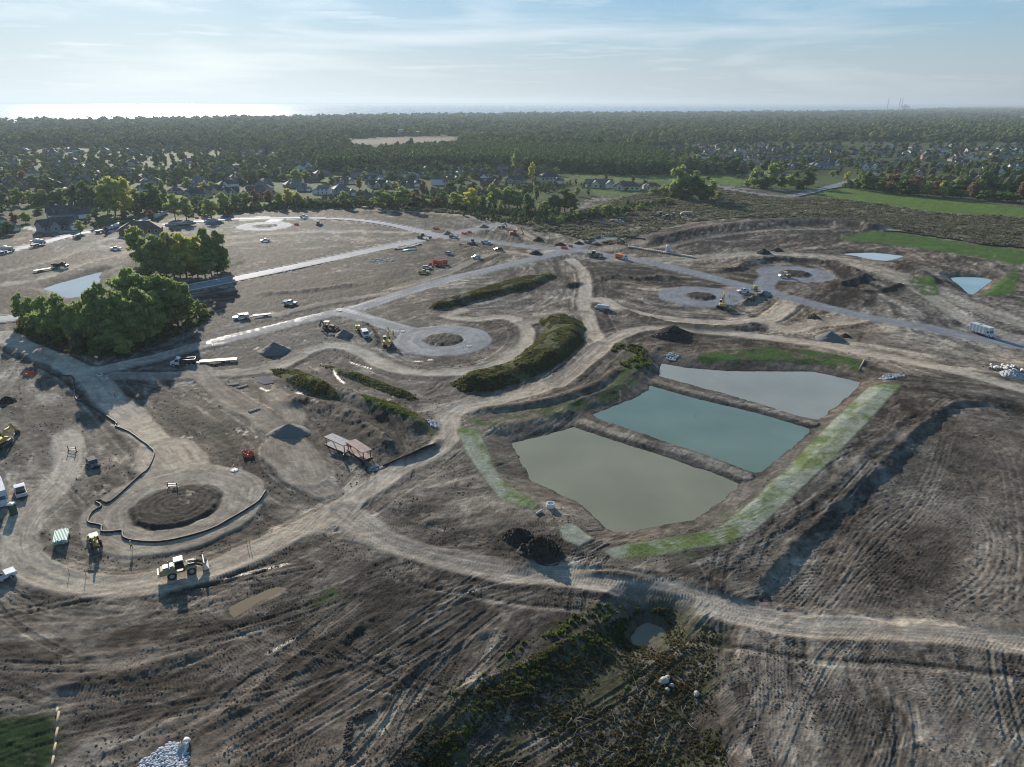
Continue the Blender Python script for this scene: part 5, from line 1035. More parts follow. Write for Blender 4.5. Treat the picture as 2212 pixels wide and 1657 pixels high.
trees('A1', [(30,875,780,50),(150,885,750,65,'yg'),(250,885,770,65,'yg'),(350,875,760,65,'yg'),(430,875,775,60),(500,865,750,65,'yg'),(600,875,720,85),(700,880,695,90),(780,890,735,70),(870,945,690,95,'yg'),(930,965,665,120,'yg'),(1015,965,675,90,'yellow'),(1100,930,755,80,'yg'),(1160,940,785,75),(1240,930,700,80),(1330,890,690,45,'yg'),(1410,995,795,85,'yg'),(1500,1000,820,75,'yg'),(1590,910,815,55),(1700,990,835,85,'yg'),(1800,940,785,75,'yg'),(1900,915,795,70,'yg'),(1980,905,785,75,'yg'),(2060,890,775,42,'red'),(2170,895,770,42,'red'),(1290,950,830,60),(1640,960,850,50)], HL, 'trees of the left hedge line')
trees('A1', [(1640,770,700,55,'yellow'),(1720,780,700,65,'yg'),(1510,760,668,52,'yg'),(780,1015,918,42),(120,1045,945,42,'red'),(210,1030,940,58,'yg'),(1220,1015,925,38,'red'),(650,1115,1008,52,'yg'),(760,1075,1018,32),(855,1115,1055,24,'red'),(60,1115,1020,75),(720,1015,960,32,'yg'),(690,1055,1010,22),(20,960,900,40),(310,960,905,50),(420,900,850,40),(190,700,610,40,'red'),(270,720,640,50,'yg'),(380,705,630,32,'yg'),(470,700,640,45),(990,1075,1015,30),(1385,1110,1050,24),(1000,1000,930,50),(1100,960,890,35),(1260,960,900,30)], 'among the houses at the left edge', 'trees in the left gardens')
trees('A2', [(40,890,770,42,'red'),(150,885,765,45,'red'),(240,910,790,55,'yg'),(310,890,755,62,'yellow'),(390,900,785,58,'yg'),(490,910,830,60),(600,900,840,65),(760,900,778,68,'yg'),(860,890,828,34),(920,900,838,34),(1050,910,765,90,'yg'),(1120,900,800,60),(1230,910,745,95,'yg'),(1310,900,790,65,'red'),(1400,900,800,65),(1510,910,820,55,'red'),(1660,910,785,78,'yg'),(1790,920,750,90,'yellow'),(1560,880,775,65),(1870,910,810,50),(1960,905,715,68,'yg'),(2050,905,755,95,'yg'),(2150,910,770,95,'yg'),(680,905,845,50),(550,905,850,40)], 'in the hedge line behind the kerbed curve', 'trees of the middle hedge line')
trees('A2', [(1700,735,655,65),(1620,775,690,65),(1790,790,700,65),(1395,810,690,42,'red'),(880,765,670,30,'red'),(925,705,618,38,'yg'),(660,745,658,38),(1160,740,700,55,'yellow'),(1100,775,708,38),(380,730,600,75,'yg'),(270,690,628,65),(800,660,610,40,'yg'),(1300,700,640,40),(1500,690,610,50),(1560,720,650,40),(1740,640,570,40),(1220,620,560,35),(1380,620,560,35),(1840,620,555,45),(2010,700,640,32),(1960,690,650,30),(580,700,610,50),(450,690,610,45,'yg'),(100,700,600,60),(180,560,480,50,'yg'),(250,540,450,45),(300,520,440,40),(640,580,520,45)], 'among the middle distance houses', 'trees in the middle gardens')
trees('A3', [(70,900,745,95,'yg'),(230,985,795,65),(290,860,740,34,'bare'),(350,935,858,65,'yg'),(430,940,800,70),(520,940,755,95),(600,940,830,50),(260,705,548,42,'yellow'),(140,620,440,65,'yg'),(450,650,585,35,'yg'),(610,725,672,16),(850,695,638,18,'red'),(1070,705,648,18,'red'),(1165,728,680,28),(620,815,738,34,'yg'),(710,810,758,20),(200,820,750,40),(380,740,700,20,'yg'),(565,712,680,12),(505,700,668,14),(680,742,695,20)], 'behind the meadow left of the cream house', 'trees behind the meadow')
trees('A3', [(1430,835,578,100,'yg'),(1540,840,650,85),(1240,805,738,65,'yg'),(1330,805,718,75,'yg'),(1600,840,680,75),(1700,840,695,55,'bare'),(1500,840,760,85),(1650,840,760,85),(1380,830,740,50),(1760,835,770,50,'yg')], 'in the tall meadow clump', 'trees of the meadow clump')
trees('A3', [(870,985,875,75,'yg'),(650,1015,928,75),(770,970,895,65,'yg'),(1000,960,888,55),(940,975,900,45),(1130,925,865,65,'yg'),(1300,885,830,75),(1370,880,835,50),(560,1020,950,50),(480,1030,975,50,'yg')], 'in the meadow above the parked machines', 'shrubs in the meadow', 'mid', 'shrub')
trees('A3', [(2040,750,598,65,'yg'),(2180,750,556,75,'yg'),(2100,750,680,65),(1985,745,690,40,'yg'),(2130,760,690,50)], 'in the clump by the empty car park', 'trees by the car park')
trees('A4', [(330,750,640,65,'yg'),(460,750,598,68),(130,760,660,65),(400,750,680,65),(260,755,660,50),(500,740,650,40)], 'in the clump by the empty car park', 'trees by the car park')
trees('A4', [(930,775,618,65),(800,745,688,42),(1150,790,638,85,'red'),(1230,800,658,78),(1330,810,655,78,'red'),(1430,815,698,55,'bare'),(1500,815,690,65,'red'),(1560,830,698,55,'bare'),(1640,830,758,55),(1790,830,698,58,'red'),(1900,850,768,65),(2000,860,778,65),(2180,870,708,55,'red'),(1050,780,690,55),(870,765,698,42),(2080,860,788,65),(790,705,620,36,'yellow'),(1000,765,718,42),(1700,835,770,40),(1280,815,740,50),(1850,850,800,40),(2130,870,800,50)], 'in the tree line above the green field', 'trees above the green field')
SUB = {}
# street and garden trees further out, each still a thing
def fill_trees(n, box, where, group, hpx, seed, kinds, avoid=()):
    rg = random.Random(seed); out = []; tries = 0
    while len(out) < n and tries < n*60:
        tries += 1; x = rg.uniform(box[0], box[2]); y = box[1]+(box[3]-box[1])*rg.random()**.7
        if all(abs(x-a)+1.5*abs(y-b) > 9 for a, b in out): out.append((x, y))
    for x, y in out:
        s_ = (y-225)/(box[3]-225); h = hpx*s_*rg.uniform(.75, 1.3); tree(x, y, y-h, h*rg.uniform(.42, .6), rg.choice(kinds), where, 'lo', 'round', group)
fill_trees(40, (0, 330, 560, 395), 'among the far left houses', 'garden trees of the left suburb', 17, 5, ['dg','dg','yg','dg','red','yg'])
fill_trees(36, (1430, 335, 2211, 392), 'among the right hand houses', 'garden trees of the right suburb', 13, 6, ['dg','dg','dg','yg','red','dg'])

# ---------------------------------------------------------------- instanced masses
TPL = bpy.data.collections.new('leaf_templates')
def tpl_coll(name, meshes):
    c = bpy.data.collections.new(name)
    for i, me in enumerate(meshes): o = bpy.data.objects.new('%s_%02d' % (name, i), me); c.objects.link(o)
    return c
def scatter(name, label, pts, scl, rot, vi, coll, mat=None):
    me = bpy.data.meshes.new(name); me.vertices.add(len(pts)); me.vertices.foreach_set('co', np.asarray(pts, np.float32).ravel())
    for k, a, t in (('scl', scl, 'FLOAT_VECTOR'), ('rot', rot, 'FLOAT'), ('vi', vi, 'INT')):
        at = me.attributes.new(k, t, 'POINT'); at.data.foreach_set({'FLOAT': 'value', 'INT': 'value', 'FLOAT_VECTOR': 'vector'}[t], np.ascontiguousarray(a, dtype=np.int32 if t == 'INT' else np.float32).ravel())
    me.update(); o = link(name, me); ng = bpy.data.node_groups.new(name, 'GeometryNodeTree')
    ng.interface.new_socket('Geometry', in_out='INPUT', socket_type='NodeSocketGeometry'); ng.interface.new_socket('Geometry', in_out='OUTPUT', socket_type='NodeSocketGeometry')
    gi = ng.nodes.new('NodeGroupInput'); go = ng.nodes.new('NodeGroupOutput'); ip = ng.nodes.new('GeometryNodeInstanceOnPoints'); ci = ng.nodes.new('GeometryNodeCollectionInfo')
    ci.inputs['Collection'].default_value = coll; ci.inputs['Separate Children'].default_value = True; ci.inputs['Reset Children'].default_value = True
    def na(n, t): q = ng.nodes.new('GeometryNodeInputNamedAttribute'); q.data_type = t; q.inputs['Name'].default_value = n; return q
    a1 = na('scl', 'FLOAT_VECTOR'); a2 = na('rot', 'FLOAT'); a3 = na('vi', 'INT'); cx = ng.nodes.new('ShaderNodeCombineXYZ'); l = ng.links.new
    l(gi.outputs[0], ip.inputs['Points']); l(ci.outputs[0], ip.inputs['Instance']); ip.inputs['Pick Instance'].default_value = True; l(a3.outputs['Attribute'], ip.inputs['Instance Index']); l(a2.outputs['Attribute'], cx.inputs[2])
    l(cx.outputs[0], ip.inputs['Rotation']); l(a1.outputs['Attribute'], ip.inputs['Scale']); l(ip.outputs[0], go.inputs[0])
    m = o.modifiers.new('scatter', 'NODES'); m.node_group = ng
    return tag(o, label, kind='stuff')
FARC = tpl_coll('far_crown', [crown_mesh('far_crown', 300+i, 12, 5.6, 10, 70, .9, .05, True, LM['mix'], 'round', 1.25) for i in range(6)])
MIDC = tpl_coll('mid_crown', [crown_mesh('mid_crown', 320+i, 12, 4.8, 14, 380, .6, .05, True, LM['mix'], 'round', 1.15) for i in range(5)])
WOODM = LM['dg']; WOODC = tpl_coll('wood_crown', [crown_mesh('wood_crown', 340+i, 12, 5.0, 14, 380, .6, .05, True, WOODM, 'round', 1.15) for i in range(5)])
wood1 = W([(690,372),(720,352),(760,345),(900,330),(1010,322),(1120,330),(1250,328),(1380,335),(1440,350),(1442,368),(1420,378),(1330,378),(1240,372),(1130,368),(1000,362),(860,366),(740,372)])
subL = W([(-700,330),(250,318),(600,330),(690,350),(690,372),(740,372),(1000,362),(1240,372),(1200,470),(560,455),(180,497),(-700,520)]); subR = W([(1400,330),(1500,312),(1800,305),(2300,310),(3200,330),(3300,440),(2211,420),(1850,398),(1700,375),(1500,365),(1440,350)])
openp = [W(q) for q in ([(1200,380),(1350,370),(1600,380),(1620,406),(1300,432),(1200,420)],[(1560,375),(1850,378),(1850,412),(1560,412)],[(1100,395),(1250,380),(1280,470),(1100,470)],[(750,300),(860,294),(1000,294),(990,330),(800,330),(750,322)],FARF[1],[(200,440),(262,440),(262,470),(200,470)])]
def fan(rmin, rmax, n, seed):
    rg = np.random.default_rng(seed); a = np.radians(rg.uniform(-47, 46, n)); r = rmin*(rmax/rmin)**rg.random(n); return np.sin(a)*r, np.cos(a)*r, r, rg
# far woods and suburb canopy: clumps grow with distance
x, y, r, rg = fan(760, 13500, 52000, 5)
bnd = np.interp(np.arctan2(x, y), ba[oo], br[oo]); k = r > bnd+12
inL = pip(x, y, subL); inR = pip(x, y, subR); inW = pip(x, y, wood1); gap = vn(x/70, y/70, 8)
pk = np.where(inL | inR, np.where(inL, .34, .24), 1.0); pk = np.where(inW, 0, pk)
for q in openp: k &= ~pip(x, y, q)
shp = np.interp(np.arctan2(x, y), saz, SHR); k &= (r < shp-10); k &= rg.random(len(x)) < pk*np.clip(-.1+gap*2.0, .12, 1)
x, y, r = x[k], y[k], r[k]; sub = (inL | inR)[k]; cl = vn(x/120, y/120, 19)
s_ = 1.5*np.clip(r/1300, .8, 9)**.55*rg.uniform(.55, 1.45, len(x))*np.where(sub, .62, 1.0); hz = rg.uniform(.7, 1.4, len(x))*np.where(sub, .62, 1.0)*(.75+.6*cl)
scatter('far_woods', 'unbroken tree canopy stretching to the lake shore', np.stack([x, y, np.full(len(x), -.6)], 1), np.stack([s_, s_, hz*np.clip(s_, .7, 1.25)**.5], 1), rg.uniform(0, 6.28, len(x)), rg.integers(0, 6, len(x)), FARC)
# the dark oak wood behind the lawn
cx0, cy0 = wood1.min(0); cx1, cy1 = wood1.max(0); rg = np.random.default_rng(9); n = 9000; x = rg.uniform(cx0, cx1, n); y = rg.uniform(cy0, cy1, n); k = pip(x, y, wood1); x, y = x[k][:4200], y[k][:4200]
s_ = rg.uniform(.8, 1.3, len(x)); scatter('dark_wood', 'dense dark oak wood standing behind the green lawn', np.stack([x, y, np.full(len(x), -.3)], 1), np.stack([s_*1.1, s_*1.1, rg.uniform(1.05, 1.5, len(x))], 1), rg.uniform(0, 6.28, len(x)), rg.integers(0, 5, len(x)), WOODC)
# near scrub at the hedge feet
def along(poly, n, seed, jit=6):
    w = resample(W(poly), 3); rg = np.random.default_rng(seed); i = rg.integers(0, len(w), n); return w[i, 0]+rg.normal(0, jit, n), w[i, 1]+rg.normal(0, jit, n), rg
xs, ys, rg = along([(480,458),(640,447),(800,444),(950,444),(1010,452),(1150,466),(1200,460)], 900, 3, 6); xs2, ys2, _ = along([(0,435),(150,440),(300,450),(480,458)], 260, 4, 9); xs3, ys3, _ = along([(1830,405),(2000,418),(2211,430)], 500, 6, 5); xs4, ys4, _ = along([(700,440),(900,420),(1100,415),(1200,400)], 500, 7, 16)
xs5, ys5, _ = along([(1010,465),(1090,478),(1160,480),(1260,470),(1330,455),(1420,440)], 160, 8, 4)
x = np.concatenate([xs, xs2, xs3, xs4, xs5]); y = np.concatenate([ys, ys2, ys3, ys4, ys5]); s_ = rg.uniform(.16, .42, len(x))
scatter('undergrowth', 'low scrub filling the gaps of the hedge lines', np.stack([x, y, grid_at(GZ, x, y)-.2], 1), np.stack([s_, s_, s_*rg.uniform(.7, 1.2, len(x))], 1), rg.uniform(0, 6.28, len(x)), rg.integers(0, 5, len(x)), MIDC)
# ---- weeds
def tuft_mesh(seed, n, h, w, mat):
    rg = np.random.default_rng(seed); V = []; F = []
    for i in range(n):
        a = rg.uniform(0, 6.28); b = rg.uniform(0, w)*.5; x, y = math.cos(a)*b, math.sin(a)*b; q = rg.uniform(0, 6.28); hh = h*rg.uniform(.45, 1); lw = w*rg.uniform(.10, .2); lean = rg.uniform(.1, .45)*hh; l = rg.uniform(0, 6.28)
        c, s = math.cos(q)*lw, math.sin(q)*lw; V += [(x-c, y-s, 0), (x+c, y+s, 0), (x+c*1.3+math.cos(l)*lean*.5, y+s*1.3+math.sin(l)*lean*.5, hh*.6), (x-c*.6+math.cos(l)*lean, y-s*.6+math.sin(l)*lean, hh)]; k = len(V)-4; F.append((k, k+1, k+2, k+3))
    return mesh_np('tuft', np.array(V), np.array(F), mat, None, False)
WM = {'green': leaf_mat('weed_green', [(0.093,0.124,0.034),(0.132,0.155,0.046),(0.070,0.093,0.031)]), 'tall': leaf_mat('tall_weeds', [(.10,.11,.045),(.15,.15,.06),(.08,.09,.04),(.17,.15,.07)]),
      'dark': leaf_mat('dark_weeds', [(.065,.07,.035),(.09,.088,.045),(.11,.09,.05),(.075,.085,.04)]), 'meadow': leaf_mat('meadow_weeds', [(0.132,0.124,0.078),(0.186,0.178,0.124),(0.093,0.101,0.054),(0.264,0.256,0.202)]), 'rust': leaf_mat('rust_weeds', [(.10,.075,.04),(.09,.08,.04),(0.155,0.093,0.054),(0.124,0.085,0.046),(0.078,0.078,0.031)])}
TUF = {k: tpl_coll('tuft_'+k, [tuft_mesh(40+i, 26, 1.0, 1.0, m) for i in range(4)]) for k, m in WM.items()}
def weeds(name, label, poly, dens, kind, s, seed, thr=-.4, maxn=30000):
    w = resample(W(poly), 6, True); rg = np.random.default_rng(seed); x0, y0 = w.min(0); x1, y1 = w.max(0); n = int(min((x1-x0)*(y1-y0)*dens, 400000)); x = rg.uniform(x0, x1, n); y = rg.uniform(y0, y1, n); k = pip(x, y, w)
    x, y = x[k], y[k]; nz_ = fbm(x, y, 5, 3, seed); k = (nz_ > thr) & (grid_at(hole, x, y) > .4) & (grid_at(GREY+ASPH+CONC, x, y) < .3) & (grid_at((ZONE == 1).astype(np.float32), x, y) < .3); x, y, nz_ = x[k][:maxn], y[k][:maxn], nz_[k][:maxn]
    ss = s*rg.uniform(.45, 1.5, len(x))*(1+.9*nz_); return scatter(name, label, np.stack([x, y, grid_at(GZ, x, y)-.05], 1), np.stack([ss*1.1, ss*1.1, ss], 1), rg.uniform(0, 6.28, len(x)), rg.integers(0, 4, len(x)), TUF[kind])
weeds('weeds', 'tall weeds covering the curved central berm', BERM, 9, 'tall', .34, 1, -.2); weeds('weeds', 'green weeds on the long berm above the turning circle', BERM2, 9, 'tall', .32, 2, -.2)
weeds('weeds', 'weeds in the ditch left of the settling ponds', BERM3, 8, 'tall', .34, 3); weeds('weeds', 'narrow weed strip along the dry ditch', BERM4, 7, 'tall', .3, 4); weeds('weeds', 'weed strip leading to the haul road bend', BERM5, 7, 'green', .3, 5)
weeds('weeds', 'dark weeds filling the bottom gully', GULLY, 10, 'dark', .22, 6, -.25); weeds('weeds', 'rust coloured weeds round the murky puddle', Q('D3', [(1150,640),(1300,520),(1500,560),(1620,700),(1560,900),(1400,1050),(1200,880)]), 5, 'rust', .26, 7, .05)
weeds('weeds', 'leafy green edge weeds on the gully bank', Q('D3', [(100,930),(400,760),(850,520),(1050,400),(1280,430),(1100,470),(900,640),(600,850),(300,1060),(0,1180),(-500,1650),(-600,1500),(-200,1150)]), 7, 'green', .27, 8, -.1)
weeds('weeds', 'sparse weeds on the slope above the gully', [(1200,1350),(1330,1290),(1390,1290),(1250,1370),(1100,1440),(950,1520),(900,1560),(860,1600),(1000,1470)], 1.6, 'green', .38, 9, .05)
weeds('weeds', 'brown and white flowering meadow beyond the site', MEADOW, .5, 'meadow', .75, 10, -.3, 42000); weeds('weeds', 'weedy ground under the lower grove', [(60,730),(240,770),(430,700),(450,665),(320,640),(60,690)], .7, 'green', 1.0, 11, -.2)
weeds('weeds', 'weeds beside the hedge line', [(560,452),(800,446),(1000,458),(1150,482),(1230,500),(1320,520),(1290,530),(1180,498),(1000,466),(800,452)], .35, 'meadow', 1.2, 12, -.2)
weeds('weeds', 'leafy weeds beside the upper pond corner', [(1320,742),(1390,748),(1400,800),(1340,790)], 1.2, 'green', .6, 14, -.1)

clod_m = [MB().lathe([(.1,-.5),(.9,-.2),(.8,.35),(.2,.6)], 5) for _ in range(4)]; CM = pm('clod_soil', (.1,.085,.07), .95)
CM2 = leaf_mat('clod_tones', [(.05,.042,.034),(.09,.075,.06),(.14,.12,.10),(.07,.058,.046),(.22,.19,.16)], .2)
for n_ in CM2.node_tree.nodes:
    if n_.type == 'MIX_SHADER': n_.inputs[0].default_value = 0
ccs = []
for i, m_ in enumerate(clod_m):
    v = np.array(m_.v)*(1+.35*np.random.default_rng(i).uniform(-1, 1, (len(m_.v), 3))); me_ = bpy.data.meshes.new('clod'); me_.from_pydata(v.tolist(), [], m_.f); me_.update(); me_.materials.append(CM2); ccs.append(me_)
CLO = tpl_coll('clod', ccs); rg = np.random.default_rng(77); n = 90000; r = 52*(300/52)**rg.random(n); a = np.radians(rg.uniform(-47, 47, n)); x, y = np.sin(a)*r, np.cos(a)*r
k = pip(x, y, SITE) & (grid_at(hole, x, y) > 1) & (grid_at(FLAT, x, y) < .35) & (grid_at(GRN, x, y) < .5) & (fbm(x, y, 8, 4, 91) > .02); x, y, r = x[k], y[k], r[k]; s_ = (.04+.16*rg.random(len(x))**4)*(1+r/300)
scatter('soil_clods', 'loose clods and stones strewn over the torn soil', np.stack([x, y, grid_at(GZ, x, y)], 1), np.stack([s_, s_*.8, s_*.7], 1), rg.uniform(0, 6.28, len(x)), rg.integers(0, 4, len(x)), CLO)
# ================================================================ HOUSES
ROOFS = {'dark': pm('dark_shingles', (.045,.045,.05), .8, var=.25, scale=.8), 'brown': pm('brown_shingles', (.085,.065,.05), .8, var=.25, scale=.8), 'grey': pm('grey_shingles', (.12,.12,.125), .8, var=.2, scale=.8), 'red': pm('red_shingles', (.22,.09,.055), .8, var=.2, scale=.8)}
WALLS = {'white': pm('white_siding', (.62,.62,.60), .7, var=.05), 'grey': pm('grey_siding', (.24,.25,.26), .7, var=.06), 'beige': pm('beige_siding', (.42,.37,.29), .7, var=.06), 'brick': pm('red_brick', (.20,.115,.085), .8, var=.2, scale=6), 'blue': pm('blue_grey_siding', (.17,.21,.25), .7, var=.06), 'cream': pm('cream_siding', (.52,.48,.38), .7, var=.05)}
TRIM = pm('white_trim', (.72,.72,.70), .5)
def roof_gable(m, x0, x1, y0, y1, h, rise, along='x', ov=.5, th=.18):
    if along == 'x':
        c = (y0+y1)/2
        for s in (-1, 1):
            e = y0-ov if s < 0 else y1+ov; he = h-rise*ov/((y1-y0)/2)
            m.add([(x0-ov, e, he), (x1+ov, e, he), (x1+ov, c, h+rise), (x0-ov, c, h+rise), (x0-ov, e, he+th), (x1+ov, e, he+th), (x1+ov, c, h+rise+th), (x0-ov, c, h+rise+th)], [(0,1,2,3),(7,6,5,4),(0,4,5,1),(1,5,6,2),(3,2,6,7),(0,3,7,4)])
    else:
        c = (x0+x1)/2
        for s in (-1, 1):
            e = x0-ov if s < 0 else x1+ov; he = h-rise*ov/((x1-x0)/2)
            m.add([(e, y0-ov, he), (e, y1+ov, he), (c, y1+ov, h+rise), (c, y0-ov, h+rise), (e, y0-ov, he+th), (e, y1+ov, he+th), (c, y1+ov, h+rise+th), (c, y0-ov, h+rise+th)], [(0,1,2,3),(7,6,5,4),(0,4,5,1),(1,5,6,2),(3,2,6,7),(0,3,7,4)])
def roof_hip(m, x0, x1, y0, y1, h, rise, ov=.5):
    x0 -= ov; x1 += ov; y0 -= ov; y1 += ov; w = min(x1-x0, y1-y0)/2; a, b = ((x0+w, (y0+y1)/2), (x1-w, (y0+y1)/2)) if x1-x0 >= y1-y0 else (((x0+x1)/2, y0+w), ((x0+x1)/2, y1-w))
    m.add([(x0,y0,h),(x1,y0,h),(x1,y1,h),(x0,y1,h),(a[0],a[1],h+rise),(b[0],b[1],h+rise)], [(0,1,5,4),(1,2,5),(2,3,4,5),(3,0,4),(3,2,1,0)] if x1-x0 >= y1-y0 else [(0,1,4),(1,2,5,4),(2,3,5),(3,0,4,5),(3,2,1,0)])
def walls_gable(m, x0, x1, y0, y1, h, rise, along='x'):
    m.box((x0+x1)/2, (y0+y1)/2, h/2-.5, x1-x0, y1-y0, h+1)
    if along == 'x':
        for x in (x0, x1-.05): m.add([(x,y0,h),(x,y1,h),(x,(y0+y1)/2,h+rise),(x+.05,y0,h),(x+.05,y1,h),(x+.05,(y0+y1)/2,h+rise)], [(0,1,2),(5,4,3),(0,2,5,3),(1,4,5,2)])
    else:
        for y in (y0, y1-.05): m.add([(x0,y,h),(x1,y,h),((x0+x1)/2,y,h+rise),(x0,y+.05,h),(x1,y+.05,h),((x0+x1)/2,y+.05,h+rise)], [(0,1,2),(5,4,3),(0,2,5,3),(1,4,5,2)])
def window(t, x, y, z, w=1.2, h=1.3, side='y'):
    s = 1 if (y if side == 'y' else x) > 0 else -1
    if side == 'y': f = MB().box(x, y+s*.03, z, w+.2, .06, h+.2).build('window', TRIM, t); MB().box(x, y+s*.07, z, w, .03, h).build('pane', GLASS, f)
    else: f = MB().box(x+s*.03, y, z, .06, w+.2, h+.2).build('window', TRIM, t); MB().box(x+s*.07, y, z, .03, w, h).build('pane', GLASS, f)
def house(style, wall, roof, detail=2):
    t = thing('house', '', 'house', 'houses'); w = MB(); r = MB(); wm = WALLS[wall]; rm = ROOFS[roof]
    if style == 'two':
        walls_gable(w, -7, 4, -4.5, 4.5, 5.6, 2.6); roof_gable(r, -7, 4, -4.5, 4.5, 5.6, 2.6); walls_gable(w, 4, 10, -5, 3, 2.9, 2.2, 'y'); roof_gable(r, 4, 10, -5, 3, 2.9, 2.2, 'y')
        walls_gable(w, -4, 0, -5.7, -4.4, 5.6, 1.9, 'y'); roof_gable(r, -4, 0, -5.7, -.2, 5.6, 1.9, 'y', .35); wins = [(-5.8, -4.5), (-2, -5.7), (2.2, -4.5)]; zs = (1.6, 4.3); bk = 4.5
    elif style == 'hip':
        w.box(0, 0, 2.3, 12, 9.5, 6.6); roof_hip(r, -6, 6, -4.75, 4.75, 5.6, 3.2); w.box(8.5, -1, 1, 6, 7, 3.9); roof_hip(r, 5.6, 11.5, -4.5, 2.5, 2.9, 2.2); wins = [(-4.3, -4.75), (-1.3, -4.75), (2.0, -4.75), (4.6, -4.75)]; zs = (1.6, 4.3); bk = 4.75
    elif style == 'ranch':
        w.box(0, 0, 1, 18, 10, 4); roof_hip(r, -9, 9, -5, 5, 3.0, 3.2); walls_gable(w, -6.5, -1.5, -7, -4.9, 3.0, 2.0, 'y'); roof_gable(r, -6.5, -1.5, -7, 1, 3.0, 2.0, 'y'); wins = [(-4, -7.0), (1, -5), (4, -5), (7, -5)]; zs = (1.6,); bk = 5
    elif style == 'gables':
        walls_gable(w, -9, 8, -4.5, 4.5, 3.1, 3.0); roof_gable(r, -9, 8, -4.5, 4.5, 3.1, 3.0); walls_gable(w, -6, -1, -6.5, -4.4, 3.1, 2.3, 'y'); roof_gable(r, -6, -1, -6.5, 0, 3.1, 2.3, 'y'); walls_gable(w, 2.5, 9, -8, -4.4, 2.9, 2.6, 'y'); roof_gable(r, 2.5, 9, -8, 0, 2.9, 2.6, 'y'); wins = [(-7.5, -4.5), (-3.5, -6.5), (.8, -4.5)]; zs = (1.6,); bk = 4.5
    else:      # dormers
        walls_gable(w, -8, 5, -4.5, 4.5, 4.0, 3.6); roof_gable(r, -8, 5, -4.5, 4.5, 4.0, 3.6); walls_gable(w, 5, 13, -4, 4, 3.0, 2.2); roof_gable(r, 5, 13, -4, 4, 3.0, 2.2); wins = [(-6.2, -4.5), (-3.8, -4.5), (-1.4, -4.5), (1.0, -4.5), (3.4, -4.5)]; zs = (1.6,); bk = 4.5
        for x in (-5.2, -1.5, 2.2):
            d = MB(); walls_gable(d, x-.8, x+.8, -3.6, -1.5, 5.9, .8, 'y'); do = d.build('dormer', wm, t); q = MB(); roof_gable(q, x-.8, x+.8, -3.6, -1.0, 5.9, .8, 'y', .2, .1); q.build('dormer_roof', rm, do); MB().box(x, -3.63, 5.3, .8, .05, .9).build('pane', GLASS, do)
    w.build('wall', wm, t); ro = r.build('roof', rm, t)
    if detail > 0:
        for x, y in wins:
            for z in zs: window(t, x, y, z)
        for k in range(3 if detail > 1 else 2):
            for z in zs: window(t, -5+k*4.2, bk, z)
    if detail > 0:
        gx, gy = {'two': (7, -5), 'hip': (8.5, -4.5), 'ranch': (7, -5.0), 'gables': (5.75, -8), 'dorm': (9, -4)}[style]
        if style != 'ranch': MB().box(gx, gy-.04, 1.15, 4.6, .06, 2.3).build('garage_door', TRIM, t)
        MB().box(0 if style != 'hip' else .5, {'two': -4.53, 'hip': -4.78, 'ranch': -5.03, 'gables': -4.53, 'dorm': -4.53}[style], 1.05, 1.0, .06, 2.1).build('door', pm('front_door', (.12,.05,.04), .5), t)
        MB().box(-2.5, 1.5, 7.2 if style in ('two', 'hip', 'dorm') else 5.6, 1.0, .9, 2.6).build('chimney', WALLS['brick'], ro)
    return t
HT = {}
WD = {'white': 'white sided', 'grey': 'grey sided', 'beige': 'beige', 'brick': 'brick', 'blue': 'blue grey', 'cream': 'cream'}; RD = {'dark': 'charcoal', 'brown': 'brown', 'grey': 'grey', 'red': 'red brown'}
SD = {'two': 'two storey gabled', 'hip': 'two storey hip roofed', 'ranch': 'low hip roofed', 'gables': 'low many gabled', 'dorm': 'big dormered'}
SL = {'two': 17, 'hip': 17.5, 'ranch': 18, 'gables': 18, 'dorm': 21}
HPOS = []
def place_house(px, py, wpx, style, wall, roof, where, rz=0.0, detail=2):
    key = (style, wall, roof, detail)
    if key not in HT: HT[key] = t = house(*key)
    else: t = copy_tree(HT[key])
    x, y = P(px, py); zc = (RMn.T @ np.array([x, y, -CH]))[2]*-1; s = wpx*zc/FPX/SL[style] if wpx else 1.0; s = min(max(s, .75), 1.45)
    t.location = (x, y, 0 if y > 900 else zat(x, y)); t.scale = (s, s, min(s, 1.2)); t.rotation_euler[2] = -math.atan2(x, y)+rz; t['group'] = 'houses of the suburb'
    HPOS.append((x, y)); PEND.append((t, '%s %s house, %s roof' % (WD[wall], SD[style], RD[roof]), where, px)); return t
def houses(k, L_, where, detail=2):
    a, b, s = ZT[k]
    for q in L_: place_house(a+q[0]*s, b+q[1]*s, q[2]*s, q[3], q[4], q[5], where, q[6] if len(q) > 6 else random.choice([-.5, -.2, .15, .4]), detail)
houses('A1', [(520,1000,290,'dorm','blue','dark',.15),(470,1085,270,'gables','grey','dark',.35),(1140,1110,300,'ranch','brick','brown',-.15),(40,1095,170,'gables','beige','grey',.3),(-60,1035,150,'two','grey','dark',.3),(560,705,130,'hip','cream','brown'),(695,720,140,'two','grey','grey'),(1880,820,160,'two','beige','dark',.3),(1590,825,200,'ranch','beige','dark'),(60,790,160,'ranch','beige','brown'),(210,795,130,'two','brick','brown'),(2080,830,190,'hip','brick','brown'),(1420,790,120,'ranch','beige','dark')], 'near the left edge')
